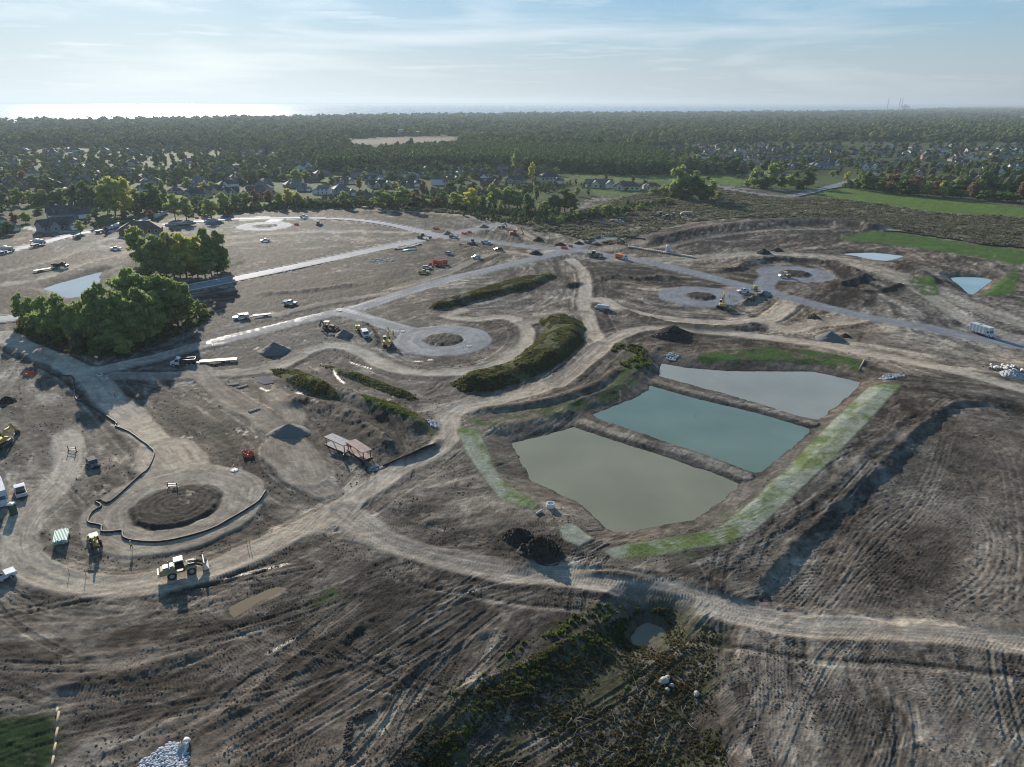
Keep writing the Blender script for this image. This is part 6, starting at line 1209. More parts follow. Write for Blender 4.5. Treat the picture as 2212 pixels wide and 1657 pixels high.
houses('A2', [(590,800,140,'two','white','grey',2.8),(735,815,180,'hip','grey','grey',.2),(745,715,150,'gables','beige','brown',.4),(1015,690,120,'two','white','grey'),(1040,745,170,'gables','beige','dark',.3),(935,830,90,'ranch','blue','dark'),(1195,665,100,'two','white','dark'),(1395,670,100,'two','blue','dark'),(1105,620,90,'ranch','cream','grey'),(1620,655,120,'two','white','dark'),(1890,690,80,'two','white','grey',1.3),(2130,705,140,'ranch','beige','dark'),(1275,735,140,'gables','blue','dark'),(430,770,80,'two','grey','grey'),(60,820,180,'two','brick','brown'),(460,560,120,'gables','blue','dark'),(500,700,120,'ranch','brick','brown'),(1700,600,90,'gables','beige','dark'),(1290,560,80,'two','white','grey'),(200,830,100,'ranch','brick','brown')], 'beyond middle hedge')
houses('A3', [(130,705,150,'ranch','beige','dark'),(370,715,190,'hip','beige','dark'),(800,740,220,'gables','cream','grey',.15),(1020,762,220,'ranch','cream','brown',-.1),(1220,755,140,'ranch','cream','brown',.1)], 'by the wood lawn')
houses('A3', [(1610,445,100,'hip','white','red'),(1275,445,110,'two','blue','dark'),(1380,510,120,'gables','blue','dark'),(1465,525,110,'gables','grey','dark'),(1600,585,150,'ranch','beige','dark'),(1700,565,120,'gables','cream','red'),(1685,485,110,'two','grey','grey'),(1830,515,110,'ranch','beige','dark'),(1925,525,110,'gables','blue','dark'),(2075,495,100,'two','white','grey'),(2150,455,110,'ranch','blue','dark'),(2050,560,120,'ranch','beige','brown'),(1890,590,120,'ranch','brick','brown'),(1760,440,90,'hip','beige','brown'),(1960,440,90,'gables','grey','dark')], 'right of the dark wood')
houses('A4', [(480,465,100,'hip','white','dark',.5),(700,495,110,'two','cream','brown'),(1130,442,90,'two','white','grey'),(1260,495,80,'hip','white','grey'),(1045,500,90,'two','beige','grey'),(1475,485,110,'gables','grey','dark'),(1575,470,90,'hip','white','grey'),(1730,510,100,'two','white','red'),(1810,505,80,'two','cream','grey'),(560,590,180,'ranch','beige','grey'),(660,565,120,'gables','blue','dark'),(960,595,130,'gables','white','grey'),(1230,560,130,'gables','blue','dark'),(1080,575,120,'ranch','blue','dark'),(1600,600,170,'ranch','blue','dark'),(1570,712,220,'ranch','brick','brown',.1),(1870,695,180,'gables','grey','dark',.2),(1400,650,170,'ranch','beige','brown'),(1720,565,120,'gables','blue','dark'),(1950,625,140,'gables','white','grey',.3),(2150,625,150,'two','cream','grey'),(2150,735,150,'two','blue','dark',.4),(360,595,130,'ranch','beige','dark'),(60,495,90,'two','white','grey'),(165,455,100,'hip','beige','dark'),(275,445,100,'gables','grey','brown'),(830,525,110,'ranch','beige','brown'),(1860,520,90,'gables','white','dark'),(2060,475,100,'hip','grey','dark'),(1340,495,90,'ranch','beige','dark'),(2180,470,90,'two','white','dark'),(930,540,90,'gables','grey','dark'),(1200,600,110,'ranch','brick','brown'),(1000,640,120,'gables','beige','dark')], 'in right suburb', 1)
def fill_houses(n, box, seed, where, gap=30):
    rg = random.Random(seed); c = 0; tries = 0
    while c < n and tries < 6000:
        tries += 1; px = rg.uniform(box[0], box[2]); py = rg.uniform(box[1], box[3]); x, y = P(px, py)
        if any((x-a)**2+(y-b)**2 < gap*gap for a, b in HPOS): continue
        place_house(px, py, 0, rg.choice(['two','hip','ranch','gables','ranch','gables']), rg.choice(['grey','beige','blue','cream','brick','white','grey','blue']), rg.choice(['dark','dark','brown','grey']), where, rg.choice([-.6, -.3, 0, .3, .6, 1.4]), 0); c += 1
fill_houses(34, (0, 385, 330, 440), 1, 'in left gardens'); fill_houses(60, (0, 325, 700, 395), 2, 'in far left suburb'); fill_houses(10, (330, 395, 700, 430), 3, 'behind left hedge'); fill_houses(60, (1400, 318, 2211, 350), 4, 'in far right suburb'); fill_houses(16, (760, 372, 1190, 400), 5, 'at the wood foot')
# far landmarks
t = thing('school_building', 'long low white building with flat roof beyond the tan field', 'building'); MB().box(0, 0, 4, 120, 26, 9).build('wall', WALLS['grey'], t); MB().box(18, 5, 10.5, 50, 18, 4).build('upper_storey', WALLS['blue'], t); MB().box(0, 0, 8.8, 124, 30, .6).build('roof', pm('flat_roof', (.5,.5,.5), .6), t)
for k in range(11): MB().box(-54+k*10.8, -13.1, 4.2, 1.6, .4, 8).build('pilaster', TRIM, t)
x, y = P(850, 293); t.location = (x, y, 0); t.rotation_euler[2] = -math.atan2(x, y)+.1
t = thing('radio_mast', 'thin pale lattice mast rising above the far left trees', 'mast'); MB().cyl((0,0,0),(0,0,44),.8,.35,6).build('pole', CONCM, t); x, y = P(662.7, 297); t.location = (x, y, 0)
t = thing('power_station', 'distant power station with two tall chimneys on the horizon', 'power station'); MB().box(60, 0, 20, 110, 50, 40).box(60, 0, 28, 40, 50, 56).build('boiler_house', CONCM, t)
for dx in (-160, -15, 15): MB().cyl((dx,0,0),(dx,0,140),7,5,10).build('chimney', CONCM, t)
az_ = math.atan2(1943-1105.5, FPX*math.cos(PITCH)+600*math.sin(PITCH)); t.location = (math.sin(az_)*11800, math.cos(az_)*11800, 0); t.rotation_euler[2] = -az_
# ================================================================ KERBS, FENCES, LINES
def ribbon(name, w, offs, half, z0, z1, mat, label, kind=None, cat=None, follow=True, step=2.0):
    w = resample(w, step); d = np.gradient(w, axis=0); n = np.stack([-d[:, 1], d[:, 0]], 1)/np.hypot(d[:, 0], d[:, 1])[:, None]
    a = w+n*(offs-half); b = w+n*(offs+half); zz = grid_at(GZ, w[:, 0]+n[:, 0]*offs, w[:, 1]+n[:, 1]*offs) if follow else np.zeros(len(w)); V = []
    for i in range(len(w)): V += [(a[i, 0], a[i, 1], zz[i]+z0), (b[i, 0], b[i, 1], zz[i]+z0), (b[i, 0], b[i, 1], zz[i]+z1), (a[i, 0], a[i, 1], zz[i]+z1)]
    F = [(4*i+j, 4*i+4+j, 4*i+4+(j+1) % 4, 4*i+(j+1) % 4) for i in range(len(w)-1) for j in range(4)]+[(3, 2, 1, 0), tuple(4*(len(w)-1)+j for j in range(4))]
    me = bpy.data.meshes.new(name); me.from_pydata(V, [], F); me.update(); me.materials.append(mat); return tag(link(name, me), label, cat, None, kind)
KM = pm('kerb_concrete', (.55,.54,.52), .9, var=.08, spec=.03)
for i, (w, half) in enumerate(KERB):
    for s in (-1, 1): ribbon('kerb', w, s*(half+.1), .22, -.1, .13, KM, 'pale new concrete kerb of the asphalt street', 'structure', follow=False)
# concrete panels of the far turning circle are laid as slabs with joints
t = thing('concrete_panel_ring', 'pale concrete slab ring of the far turning circle', 'pavement'); t['kind'] = 'structure'; del t['category']
for k in range(26):
    a0, a1 = 2*math.pi*k/26+.012, 2*math.pi*(k+1)/26-.012
    for r0, r1 in ((8.4, 12.7), (12.85, 17.2)):
        m = MB(); vs = [(c4[0]+math.cos(a)*r_, c4[1]+math.sin(a)*r_, z) for z in (-.05, .06) for a, r_ in ((a0, r0), (a0, r1), (a1, r1), (a1, r0))]; m.add(vs, [(3,2,1,0),(4,5,6,7),(0,1,5,4),(1,2,6,5),(2,3,7,6),(3,0,4,7)]).build('panel', pm('slab_concrete', (.58,.57,.55), .9, var=.15, scale=.3, spec=.03), t)
BF = pm('black_fabric', (.018,.018,.02), .7)
def hose(k, pts, r, label, mat=BF, name='drain_hose', cat='hose', step=.7):
    w = resample(W(Q(k, pts)), step); z = grid_at(GZ, w[:, 0], w[:, 1]); n = 7; V = []; d = np.gradient(w, axis=0)
    for i in range(len(w)):
        q = d[i]/np.hypot(*d[i]); nx_, ny_ = -q[1], q[0]; rr = r*(1.06 if i % 2 else .96)
        for j in range(n): a = 2*math.pi*j/n; V.append((w[i, 0]+nx_*math.cos(a)*rr, w[i, 1]+ny_*math.cos(a)*rr, z[i]+r*.9+math.sin(a)*rr))
    F = [(i*n+j, i*n+(j+1) % n, (i+1)*n+(j+1) % n, (i+1)*n+j) for i in range(len(w)-1) for j in range(n)]+[tuple(range(n-1, -1, -1)), tuple((len(w)-1)*n+j for j in range(n))]
    me = bpy.data.meshes.new(name); me.from_pydata(V, [], F); me.update(); me.materials.append(mat); return tag(link(name, me), label, cat)
hose('C1', [(330,160),(400,172),(480,182),(490,240),(505,325),(560,350),(640,400),(700,440),(770,488),(768,510),(860,550),(930,600),(1000,655),(1022,690),(980,790),(900,860),(780,970),(710,1018),(672,1000),(632,1008),(672,1038),(610,1080),(583,1145),(640,1160),(676,1172),(672,1208),(740,1210),(808,1203),(818,1245),(900,1270),(1050,1276),(1200,1252),(1400,1192),(1550,1112),(1650,1052),(1722,1000),(1762,930)], .20, 'long black corrugated drain hose snaking round the near turning circle')
def silt(k, pts, label, h=.75):
    t = thing('silt_fence', label, 'fence'); w = resample(W(Q(k, pts)), 2.0); z = grid_at(GZ, w[:, 0], w[:, 1]); V = []
    for i in range(len(w)):
        jx = random.uniform(-.1, .1); V += [(w[i, 0]+jx, w[i, 1], z[i]-.1), (w[i, 0]+jx+.03, w[i, 1]+.03, z[i]+h*random.uniform(.8, 1)), (w[i, 0]+jx+.06, w[i, 1]+.06, z[i]-.1)]
    F = [f for i in range(len(w)-1) for f in ((3*i, 3*i+3, 3*i+4, 3*i+1), (3*i+1, 3*i+4, 3*i+5, 3*i+2))]
    me = bpy.data.meshes.new('fabric'); me.from_pydata(V, [], F); me.update(); me.materials.append(BF); link('fabric', me, t); m = MB()
    if len(w) < 200:
        for i in range(0, len(w), 2): MB().box(w[i, 0], w[i, 1]-.06, z[i]+h*.5, .06, .05, h*1.2).build('stake', pm('lath_wood', (.35,.26,.16), .8), t)
silt('A3', [(-60,945),(0,958),(200,975),(330,1010),(400,1040),(550,1080),(700,1105),(800,1120)], 'black silt fence curving round the hedge foot'); silt('A3', [(870,1130),(1000,1150),(1170,1180)], 'short black silt fence below the parked machines')
silt('B4', [(1080,253),(1240,262),(1500,300),(1700,330),(1900,365),(2212,388)], 'black silt fence above the right green slope'); silt('A2', [(-60,915),(300,905),(700,900),(1000,903),(1300,905),(1500,925),(1750,935),(1900,925),(2060,945),(2212,965)], 'black silt fence along the middle hedge line')
silt('C2', [(880,775),(1060,712),(1232,640)], 'short black silt fence by the trench boxes', .45); silt('A4', [(400,820),(520,795),(640,765),(790,748)], 'black silt fence beside the right hand street')
# ================================================================ HEAPS, STONES, PIPES
def heap(name, label, px, py, wpx, h, mat, cat='pile', seed=0, el=1.0, rough=.12, rz=0):
    x, y = P(px, py); zc = -(RMn.T @ np.array([x, y, -CH]))[2]; r = wpx*zc/FPX/2; rg = random.Random(seed); n, mr_ = 30, 14; V = [(0, 0, h)]
    ph = [rg.uniform(0, 6.28) for _ in range(5)]
    for j in range(1, mr_+1):
        for i in range(n):
            a = 2*math.pi*i/n; q = j/mr_; w_ = 1+.12*math.sin(2*a+ph[0])+.08*math.sin(3*a+ph[1])+.05*math.sin(5*a+ph[2]); z = h*max(0, 1-q*w_**.5)**(.92)+(rg.uniform(-1, 1)*rough*h*.5 if j < mr_ else 0)
            V.append((math.cos(a)*r*q*w_, math.sin(a)*r*q*w_*el, z if j < mr_ else -.5))
    F = [(0, 1+i, 1+(i+1) % n) for i in range(n)]+[(1+j*n+i, 1+(j+1)*n+i, 1+(j+1)*n+(i+1) % n, 1+j*n+(i+1) % n) for j in range(mr_-1) for i in range(n)]
    me = bpy.data.meshes.new(name); me.from_pydata(V, [], F); me.update(); me.materials.append(mat)
    if rough < .1:
        for p in me.polygons: p.use_smooth = True
    o = tag(link(name, me), label, cat); o.location = (x, y, zat(x, y)-.15); o.rotation_euler[2] = rz; return o
GRAVM = pm('grey_gravel', (.125,.12,.115), .9, var=.3, scale=9); DIRTM = pm('dark_topsoil', (.035,.028,.022), .95, var=.4, scale=2); BRND = pm('brown_soil', (.10,.065,.04), .95, var=.3, scale=2); STONE = pm('limestone', (.30,.30,.31), .8, var=.25, scale=1.2)
heap('gravel_pile', 'grey gravel cone left of the yellow excavator', 593.5, 758, 66, 3.4, GRAVM, seed=1, rough=.09); heap('gravel_pile', 'small grey gravel cone beside the backhoe', 742.5, 724, 42, 2.4, GRAVM, seed=2, rough=.09)
heap('gravel_pile', 'grey gravel cone nearest the ditch in the foreground', 624.5, 934, 90, 2.5, GRAVM, seed=3, el=.85, rough=.09); heap('gravel_pile', 'grey gravel cone below the right hand road', 1791.7, 732, 60, 2.9, GRAVM, seed=4, rough=.09)
heap('soil_pile', 'small brown soil heap below the right hand road', 1756.8, 686, 34, 1.7, BRND, seed=5, rough=.3); heap('stone_pile', 'pale crushed stone heap at the right edge', 2186, 811, 55, 2.0, STONE, seed=6, rough=.2)
heap('gravel_pile', 'small gravel cone at the far road junction', 966.6, 506, 27, 2.0, GRAVM, seed=7, rough=.09); heap('gravel_pile', 'small gravel cone on the stub road', 1044, 491, 27, 2.0, GRAVM, seed=8, rough=.09)
for i, (a, b, c, h, l) in enumerate([(1163,521,27,2.4,'black soil heap beyond the second junction'),(1157.5,549,30,2.0,'black soil heap left of the second junction'),(1649,548,34,2.6,'dark soil heap near the small reflecting pond, left one'),(1679,542,28,2.0,'dark soil heap near the small reflecting pond, right one'),(1453,727,100,2.6,'long black topsoil heap beside the haul road'),(1210,530,26,1.6,'soil heap beside the orange netting'),(15,868,44,1.6,'dark soil heap at the left edge'),(1168,1195,112,3.2,'big black topsoil heap above the foreground haul road'),(1118,1160,72,1.8,'lower dark spoil heap left of the big topsoil heap'),(1250,527,24,1.6,'soil heap by the new junction'),(1825,727,26,1.2,'low soil heap right of the gravel cone')]):
    heap('soil_pile', l, a, b, c, h, DIRTM, seed=20+i, rough=.35, el=.45 if i == 4 else .8)
def stones(name, label, k, poly, n, r, mat, cat=None, seed=0, z=.0):
    w = W(Q(k, poly)); rg = np.random.default_rng(seed); x0, y0 = w.min(0); x1, y1 = w.max(0); m = MB(); c = 0
    while c < n:
        x, y = rg.uniform(x0, x1), rg.uniform(y0, y1)
        if not pip(np.array([x]), np.array([y]), w)[0]: continue
        c += 1; s = r*rg.uniform(.5, 1.4); q = MB().lathe([(.1,-.6),(.85,-.3),(1.0,.1),(.6,.6),(.1,.75)], 6); T = Matrix.Rotation(rg.uniform(0,6.28), 3, 'Z') @ Matrix.Rotation(rg.uniform(-.7,.7), 3, 'X'); zz = zat(x, y)+z+rg.uniform(0, .3)*r
        m.add([tuple(T @ Vector((v[0]*s, v[1]*s*.8, v[2]*s*.65))+Vector((x, y, zz))) for v in q.v], q.f)
    o = m.build(name, mat); return tag(o, label, cat, kind='stuff')
WST = pm('white_rock', (.36,.37,.40), .7, var=.2)
stones('riprap', 'white riprap apron below the concrete pipe end', 'D1', [(1045,1657),(1060,1620),(1150,1570),(1240,1500),(1300,1455),(1400,1490),(1450,1560),(1440,1600),(1420,1660),(1400,1720),(1060,1720)], 520, .23, WST, seed=1)
stones('riprap', 'grey riprap apron at the pond corner', 'C4', [(862,190),(900,170),(980,160),(1035,168),(1030,180),(960,195),(900,205)], 260, .34, STONE, seed=2); stones('riprap', 'scattered white rubble near the upper pond corner', 'B3', [(1320,1240),(1380,1225),(1450,1255),(1400,1275),(1340,1260)], 90, .35, WST, seed=3)
stones('rubble', 'stony rubble at the ditch mouth', 'C2', [(770,790),(830,760),(890,775),(870,790),(800,800)], 60, .3, STONE, seed=4); stones('rubble', 'pale rubble by the waste water ditch', 'C2', [(1160,480),(1230,475),(1240,525),(1200,515)], 50, .35, WST, seed=5)
stones('clods', 'dark clods of turned earth along the gully edge', 'D2', [(700,1600),(740,1300),(960,1220),(980,1240),(780,1330),(770,1600)], 160, .22, DIRTM, seed=6)
for a, b, s, l in [(1433.5,1474,.75,'biggest pale boulder of the group in the gully'),(1441,1491,.38,'small grey boulder just below the biggest one'),(1450,1482,.4,'smallest boulder beside the yellow weeds'),(1503.5,1501,.52,'lone pale boulder right of the boulder group'),(1441,1466,.5,'pale boulder leaning on the back of the biggest one')]:
    q = MB().lathe([(.15,-.5),(.8,-.3),(1.0,.15),(.75,.6),(.2,.85)], 9); q.v = [(x_*s*random.uniform(.85,1.15), y_*s*.8*random.uniform(.85,1.15), z_*s) for x_, y_, z_ in q.v]; o = tag(q.build('boulder', pm('pale_boulder', (.36,.34,.30), .8, var=.2), None), l, 'boulder'); put(o, a, b, random.uniform(0, 3), dz=s*.25)
# pipes
def pipe_thing(px, py, ang, L_=2.2, r=.45, label='', group=None, mat=CONCM, dz=0, name='concrete_pipe', cat='pipe', tpl={}):
    k = (L_, r, mat.name, name)
    if k not in tpl: o = MB().pipe((-L_/2, 0, r), (L_/2, 0, r), r, r*.2).build(name, mat, None, True); tpl[k] = o
    else: o = tpl[k].copy(); sc.collection.objects.link(o)
    tag(o, label, cat, group); put(o, px, py, ang, dz=dz); return o
a, b = (1357, 534.5), (1497, 557)
for i in range(38):
    f = i/37; o = pipe_thing(a[0]+(b[0]-a[0])*f, a[1]+(b[1]-a[1])*f, R(75)+random.gauss(0, .06), 2.4, .42); PEND.append((o, 'grey concrete pipe', 'in the long row beside the far road', a[0]+(b[0]-a[0])*f)); o['group'] = 'pipes laid in a row'
for i in range(26):
    px = 2138+random.random()*76; py = 789+random.random()*13+(px-2138)*.06; o = pipe_thing(px, py, random.uniform(.6, 2.6), 1.5, .38); PEND.append((o, 'short concrete pipe', 'in the tumbled heap at the right edge', px)); o['group'] = 'heap of short pipes'
for i in range(10):
    px = 1290+i*3.1; o = pipe_thing(px, 482+i*.7, R(60), 5.0, .5, mat=BLACK, name='plastic_pipe'); PEND.append((o, 'black plastic pipe', 'in the row behind the parked machines', px)); o['group'] = 'row of black pipes'
# storage tank, manholes, concrete ring
o = tag(MB().lathe([(1.3, 0), (1.3, 3.6), (.9, 4.1), (.3, 4.2)], 14).build('storage_tank', WHITE, None, True), 'white upright tank standing by the pipe row', 'tank'); put(o, 1442, 546)
t = thing('manhole_ring', 'pale concrete manhole ring beside the settling pond', 'manhole ring'); MB().pipe((0,0,-.3),(0,0,1.0),.80,.14,18).build('ring', pm('new_concrete', (.62,.61,.58), .7), t, True); put(t, 1188.7, 1096)
tag(MB().tube([P(1158,1113)+(0.35,), P(1170,1106)+(.4,)], .22, 8).build('drain_pipe', CONCM), 'grey drain pipe lying beside the concrete ring', 'pipe')
t = thing('flared_pipe_end', 'pale concrete flared pipe end above the riprap', 'pipe end'); MB().pipe((0,0,.42),(.7,0,.42),.42,.08,14).build('pipe', pm('new_concrete', (.62,.61,.58), .7), t, True); MB().prism([(-1.6,.0),(0,.0),(0,.8),(-.2,.8)], .4, .5).prism([(-1.6,.0),(0,.0),(0,.8),(-.2,.8)], -.5, -.4).box(-.8,0,.03,1.6,.9,.08).build('apron', pm('new_concrete', (.62,.61,.58), .7), t); put(t, 400, 1612, (414, 1588))
def manhole(px, py, label):
    t = thing('manhole', label, 'manhole'); MB().cyl((0,0,-.2),(0,0,.16),1.0,.85,16).build('rim', CONCM, t); MB().cyl((0,0,.16),(0,0,.2),.42,.42,14).build('cover', BLACK, t); put(t, px, py)
def cone(px, py, label):
    t = thing('marker_post', label, 'marker post'); MB().cyl((0,0,0),(0,0,1.1),.09,.07,8).build('tube', REDO, t); MB().box(0,0,.04,.45,.45,.08).build('base', BLACK, t); MB().cyl((0,0,.75),(0,0,.88),.1,.1,8).build('band', WHITE, t); put(t, px, py)
for px, py, l in [(250,859,'beside the pale dirt road'),(506,1016,'right of the near turning circle'),(215,810,'at the near road corner'),(226,818,'just below the near road corner'),(870,716,'at the neck of the middle turning circle'),(1013,748,'on the right rim of the middle turning circle'),(734,671.5,'at the asphalt junction'),(1008,607,'low on the diagonal gravel road')]: manhole(px, py, 'round concrete manhole '+l)
for px, py, l in [(461,746,'beside the diagonal dirt road'),(212,808,'at the near road corner manhole'),(157,817,'at the end of the black hose'),(248,855,'on the manhole beside the pale dirt road'),(505,1012,'on the manhole right of the near turning circle')]: cone(px, py, 'orange tube marker standing '+l)
def netting(px, py, wpx, label, seed=0):
    t = thing('safety_netting', label, 'netting'); x, y = P(px, py); zc = -(RMn.T @ np.array([x, y, -CH]))[2]; r = wpx*zc/FPX/2; rg = random.Random(seed); n = 18; V = []; m = MB()
    for i in range(n):
        a = 2*math.pi*i/n; q = r*rg.uniform(.7, 1.1); V += [(math.cos(a)*q, math.sin(a)*q*.8, -.1), (math.cos(a)*q*.95, math.sin(a)*q*.78, rg.uniform(.5, 1.1))]
        if i % 3 == 0: MB().cyl((math.cos(a)*q, math.sin(a)*q*.8, -.1), (math.cos(a)*q, math.sin(a)*q*.8, 1.25), .05, .05, 6).build('post', STEEL, t)
    me = bpy.data.meshes.new('net'); me.from_pydata(V+[(0, 0, .35)], [], [(2*i, 2*((i+1) % n), 2*((i+1) % n)+1, 2*i+1) for i in range(n)]+[(2*i+1, 2*((i+1) % n)+1, 2*n) for i in range(0, n, 2)]); me.update(); me.materials.append(pm('orange_net', (.75,.10,.05), .7)); link('net', me, t); put(t, px, py)
for i, (a, b, c, l) in enumerate([(49,697,24,'by the asphalt street at the left edge'),(64,810,24,'left of the black hose end'),(535,984,24,'beside the near turning circle'),(640.5,486,11,'beside the far concrete turning circle'),(942,495,14,'above the far junction'),(1002,505,12,'left of the red excavator'),(1014,503,10,'next to the red excavator trench'),(1219,537,16,'at the second junction'),(1362,461,9,'behind the parked scrapers'),(1232,533,10,'on the soil heap at the second junction'),(425,472,8,'beside the kerbed street')]): netting(a, b, c, 'crumpled orange safety netting '+l, i)
def tank_red(px, py, label, s=1.0):
    t = thing('fuel_tank', label, 'fuel tank', 'red fuel tanks'); MB().cyl((-1.2*s,0,1.3*s),(1.2*s,0,1.3*s),1.1*s,1.1*s,14).build('drum', REDO, t, False); MB().box(-.8*s,0,.15,.2,1.6*s,.5).box(.8*s,0,.15,.2,1.6*s,.5).build('stand', BLACK, t); put(t, px, py, R(20))
tank_red(939.5, 572, 'red fuel tank, left one of the big three'); tank_red(949.5, 573, 'red fuel tank, middle one of the big three'); tank_red(960.5, 571.5, 'red fuel tank, right one of the big three'); tank_red(929, 574, 'small red fuel tank left of the big three', .6)
# trench boxes
RUST = pm('pale_rusty_steel', (.38,.28,.25), .8, var=.22, scale=.8, spec=.05); DRED = pm('dark_red_steel', (.10,.03,.03), .6)
def trench_box(px, py, head, label, mat):
    t = thing('trench_box', label, 'trench box'); L_, B = 7.3, 2.5; MB().box(0, 0, 2.0, L_, B, .14).build('side_plate', mat, t); MB().prism([(-L_/2,.1),(L_/2,.1),(L_/2,.2),(-L_/2,.2)], -B/2, B/2).build('side_plate', mat, t)
    for x in (-3.4, 3.4):
        for y in (-.9, .9): MB().cyl((x,y,.2),(x,y,1.95),.11,.11,8).build('spreader_post', DRED, t)
    for y in (-1.27, 1.27): MB().box(0, y, 2.0, L_, .05, .2).box(0, y, .15, L_, .05, .16).build('edge_beam', DRED, t)
    for x in (-2.4,-1.2,0,1.2,2.4): MB().box(x, .3, 2.09, .25, .08, .05).build('lug', DRED, t)
    put(t, px, py, head)
trench_box(731, 966, (755, 977), 'pale steel trench box lying on its side, left one', pm('grey_white_steel', (.38,.36,.35), .8, var=.18, spec=.05)); trench_box(776, 980, (797, 994), 'rusty pink steel trench box lying on its side, right one', RUST)
t = thing('steel_plate_stand', 'narrow dark steel post frame below the trench boxes', 'frame'); MB().box(0,.35,.8,.12,.12,1.6).box(0,-.35,.8,.12,.12,1.6).box(0,0,1.55,.12,.8,.12).box(0,0,.8,.06,.66,1.4).build('frame', BLACK, t); put(t, 743, 995, R(0))
# green pipe bundle, barriers, wattles, pallets
t = thing('pipe_bundle', 'stacked bundle of pale green plastic pipes on timber', 'pipe bundle')
for j in range(4):
    for i in range(9): MB().cyl((-2.0+random.uniform(-.25,.25), -1.0+i*.24+(j % 2)*.12, .75+j*.21), (2.0+random.uniform(-.3,.3), -1.0+i*.24+(j % 2)*.12, .75+j*.21), .11, .11, 8).build('pipe', GREENP, t)
for x in (-1.2, 1.2): MB().box(x, 0, .35, .3, 2.4, .6).build('timber', pm('old_timber', (.16,.12,.08), .9), t)
put(t, 134.5, 1170, (140, 1140))
def barrier(px, py, head, label):
    t = thing('steel_rack', label, 'steel rack')
    for x in (-1.0, 1.0): MB().box(x, 0, .7, .14, .14, 1.4).box(x, 0, .06, .14, 1.0, .12).build('upright', BLACK, t)
    for z in (.45, .95): MB().box(0, 0, z, 2.0, .1, .12).build('rail', STEEL, t)
    put(t, px, py, head)
barrier(288/2.367*.5398*1.0+91, 975, R(-10), 'black steel fork rack standing in the mud by the dark car'); barrier(373, 1054, R(-5), 'small black steel rack on the near earth island')
for i, (y0, y1, x0, x1) in enumerate([(1215,1272,441,430),(1245,1370,452,428),(1362,1480,440,418),(1475,1580,424,408),(1580,1690,410,392)]):
    pa = P(*Q('D1', [(x0, y0)])[0]); pb = P(*Q('D1', [(x1, y1)])[0]); m = MB().cyl((*pa, zat(*pa)+.1), (*pb, zat(*pb)+.1), .15, .15, 8); tag(m.build('straw_wattle', pm('straw', (.30,.25,.17), .9, var=.3, scale=8), None, True), 'straw wattle roll beside the dark lawn, %s from the top' % ordw(i), 'straw roll', 'straw wattles in a line')
pa = P(*Q('B4', [(928,1290)])[0]); pb = P(*Q('B4', [(885,1370)])[0]); tag(MB().cyl((*pa, zat(*pa)+.2), (*pb, zat(*pb)+.2), .22, .22, 8).build('straw_wattle', MATS['straw'], None, True), 'straw wattle roll at the end of the upper green strip', 'straw roll')
for i, (px, py, l) in enumerate([(504,896.5,'left'),(524,902,'middle'),(541,912,'right'),(549,888,'lower')]): pass
def timber_stack(px, py, head, label, n=5, mat=None, L_=3.0):
    t = thing('timber_stack', label, 'timber stack')
    for k in range(n): MB().box(0, -.5+k*.25, .12+(k % 2)*.14, L_, .2, .14).build('beam', mat or pm('grey_timber', (.18,.17,.16), .8), t)
    put(t, px, py, head)
timber_stack(504, 832, (514, 831), 'short stack of grey beams, upper one of the three'); timber_stack(524, 836, (534, 833), 'short stack of grey beams, middle one of the three'); timber_stack(549, 887, (560, 883), 'short stack of grey beams, lowest of the three')
for k in range(9): o = tag(MB().box(0,0,.2,2.4,1.6,.4).box(0,0,.5,2.0,1.2,.25).build('pallet_load', pm('grey_wrap', (.30,.31,.30), .6)), '', 'pallet', 'pallets in the storage yard'); px = 855+k*6.3; put(o, px, 539-k*1.2+random.uniform(-2,2), R(20)); PEND.append((o, 'grey wrapped pallet load', 'in the storage yard by the asphalt street', px))
for k in range(5): o = pipe_thing(882+k*1.2, 542-k*.3, R(15), 7.0, .25, mat=TEAL, name='plastic_pipe'); PEND.append((o, 'teal plastic pipe', 'in the storage yard', 882+k)); o['group'] = 'teal pipes'
stones('rubble', 'white scrap and bags strewn over the storage yard', 'B2', [(940,490),(1050,470),(1180,480),(1160,505),(1020,515)], 60, .45, WST, seed=8)
# branches
BR = pm('dead_wood', (.20,.17,.14), .9)
for i in range(34):
    px, py = Q('D3', [(random.uniform(100, 1500), random.uniform(1000, 1640))])[0]; x, y = P(px, py); L_ = random.uniform(.8, 2.6); a = random.uniform(0, 6.28); z = zat(x, y)+.12; m = MB(); q = (x, y, z)
    for s in range(3): e = (q[0]+math.cos(a)*L_/3, q[1]+math.sin(a)*L_/3, q[2]+random.uniform(-.05, .22)); m.cyl(q, e, .05-.012*s, .04-.012*s, 5); q = e; a += random.uniform(-.5, .5)
    m.cyl((x+math.cos(a)*L_*.3, y+math.sin(a)*L_*.3, z+.1), (x+math.cos(a+.9)*L_*.7, y+math.sin(a+.9)*L_*.7, z+.35), .03, .015, 4); o = tag(m.build('dead_branch', BR), '', 'branch', 'dead branches in the gully'); PEND.append((o, 'dead branch', 'lying in the weeds at the bottom', px))
# lath stakes
for i, (px, py) in enumerate([(463,795),(388,790),(540,1180),(533,1175),(1640,550),(1500,905),(1000,755),(690,830),(820,640),(1190,700),(1530,700),(1735,700),(1808,690),(2080,640),(150,1240),(186,1245),(1225,445),(330,900),(238,1000)]):
    o = tag(MB().box(0,0,.6,.08,.05,1.3).box(0,0,1.2,.12,.03,.2).build('survey_stake', pm('lath_wood', (.35,.26,.16), .8)), '', 'stake', 'survey stakes'); put(o, px, py); PEND.append((o, 'wooden survey stake', 'standing on the site', px))
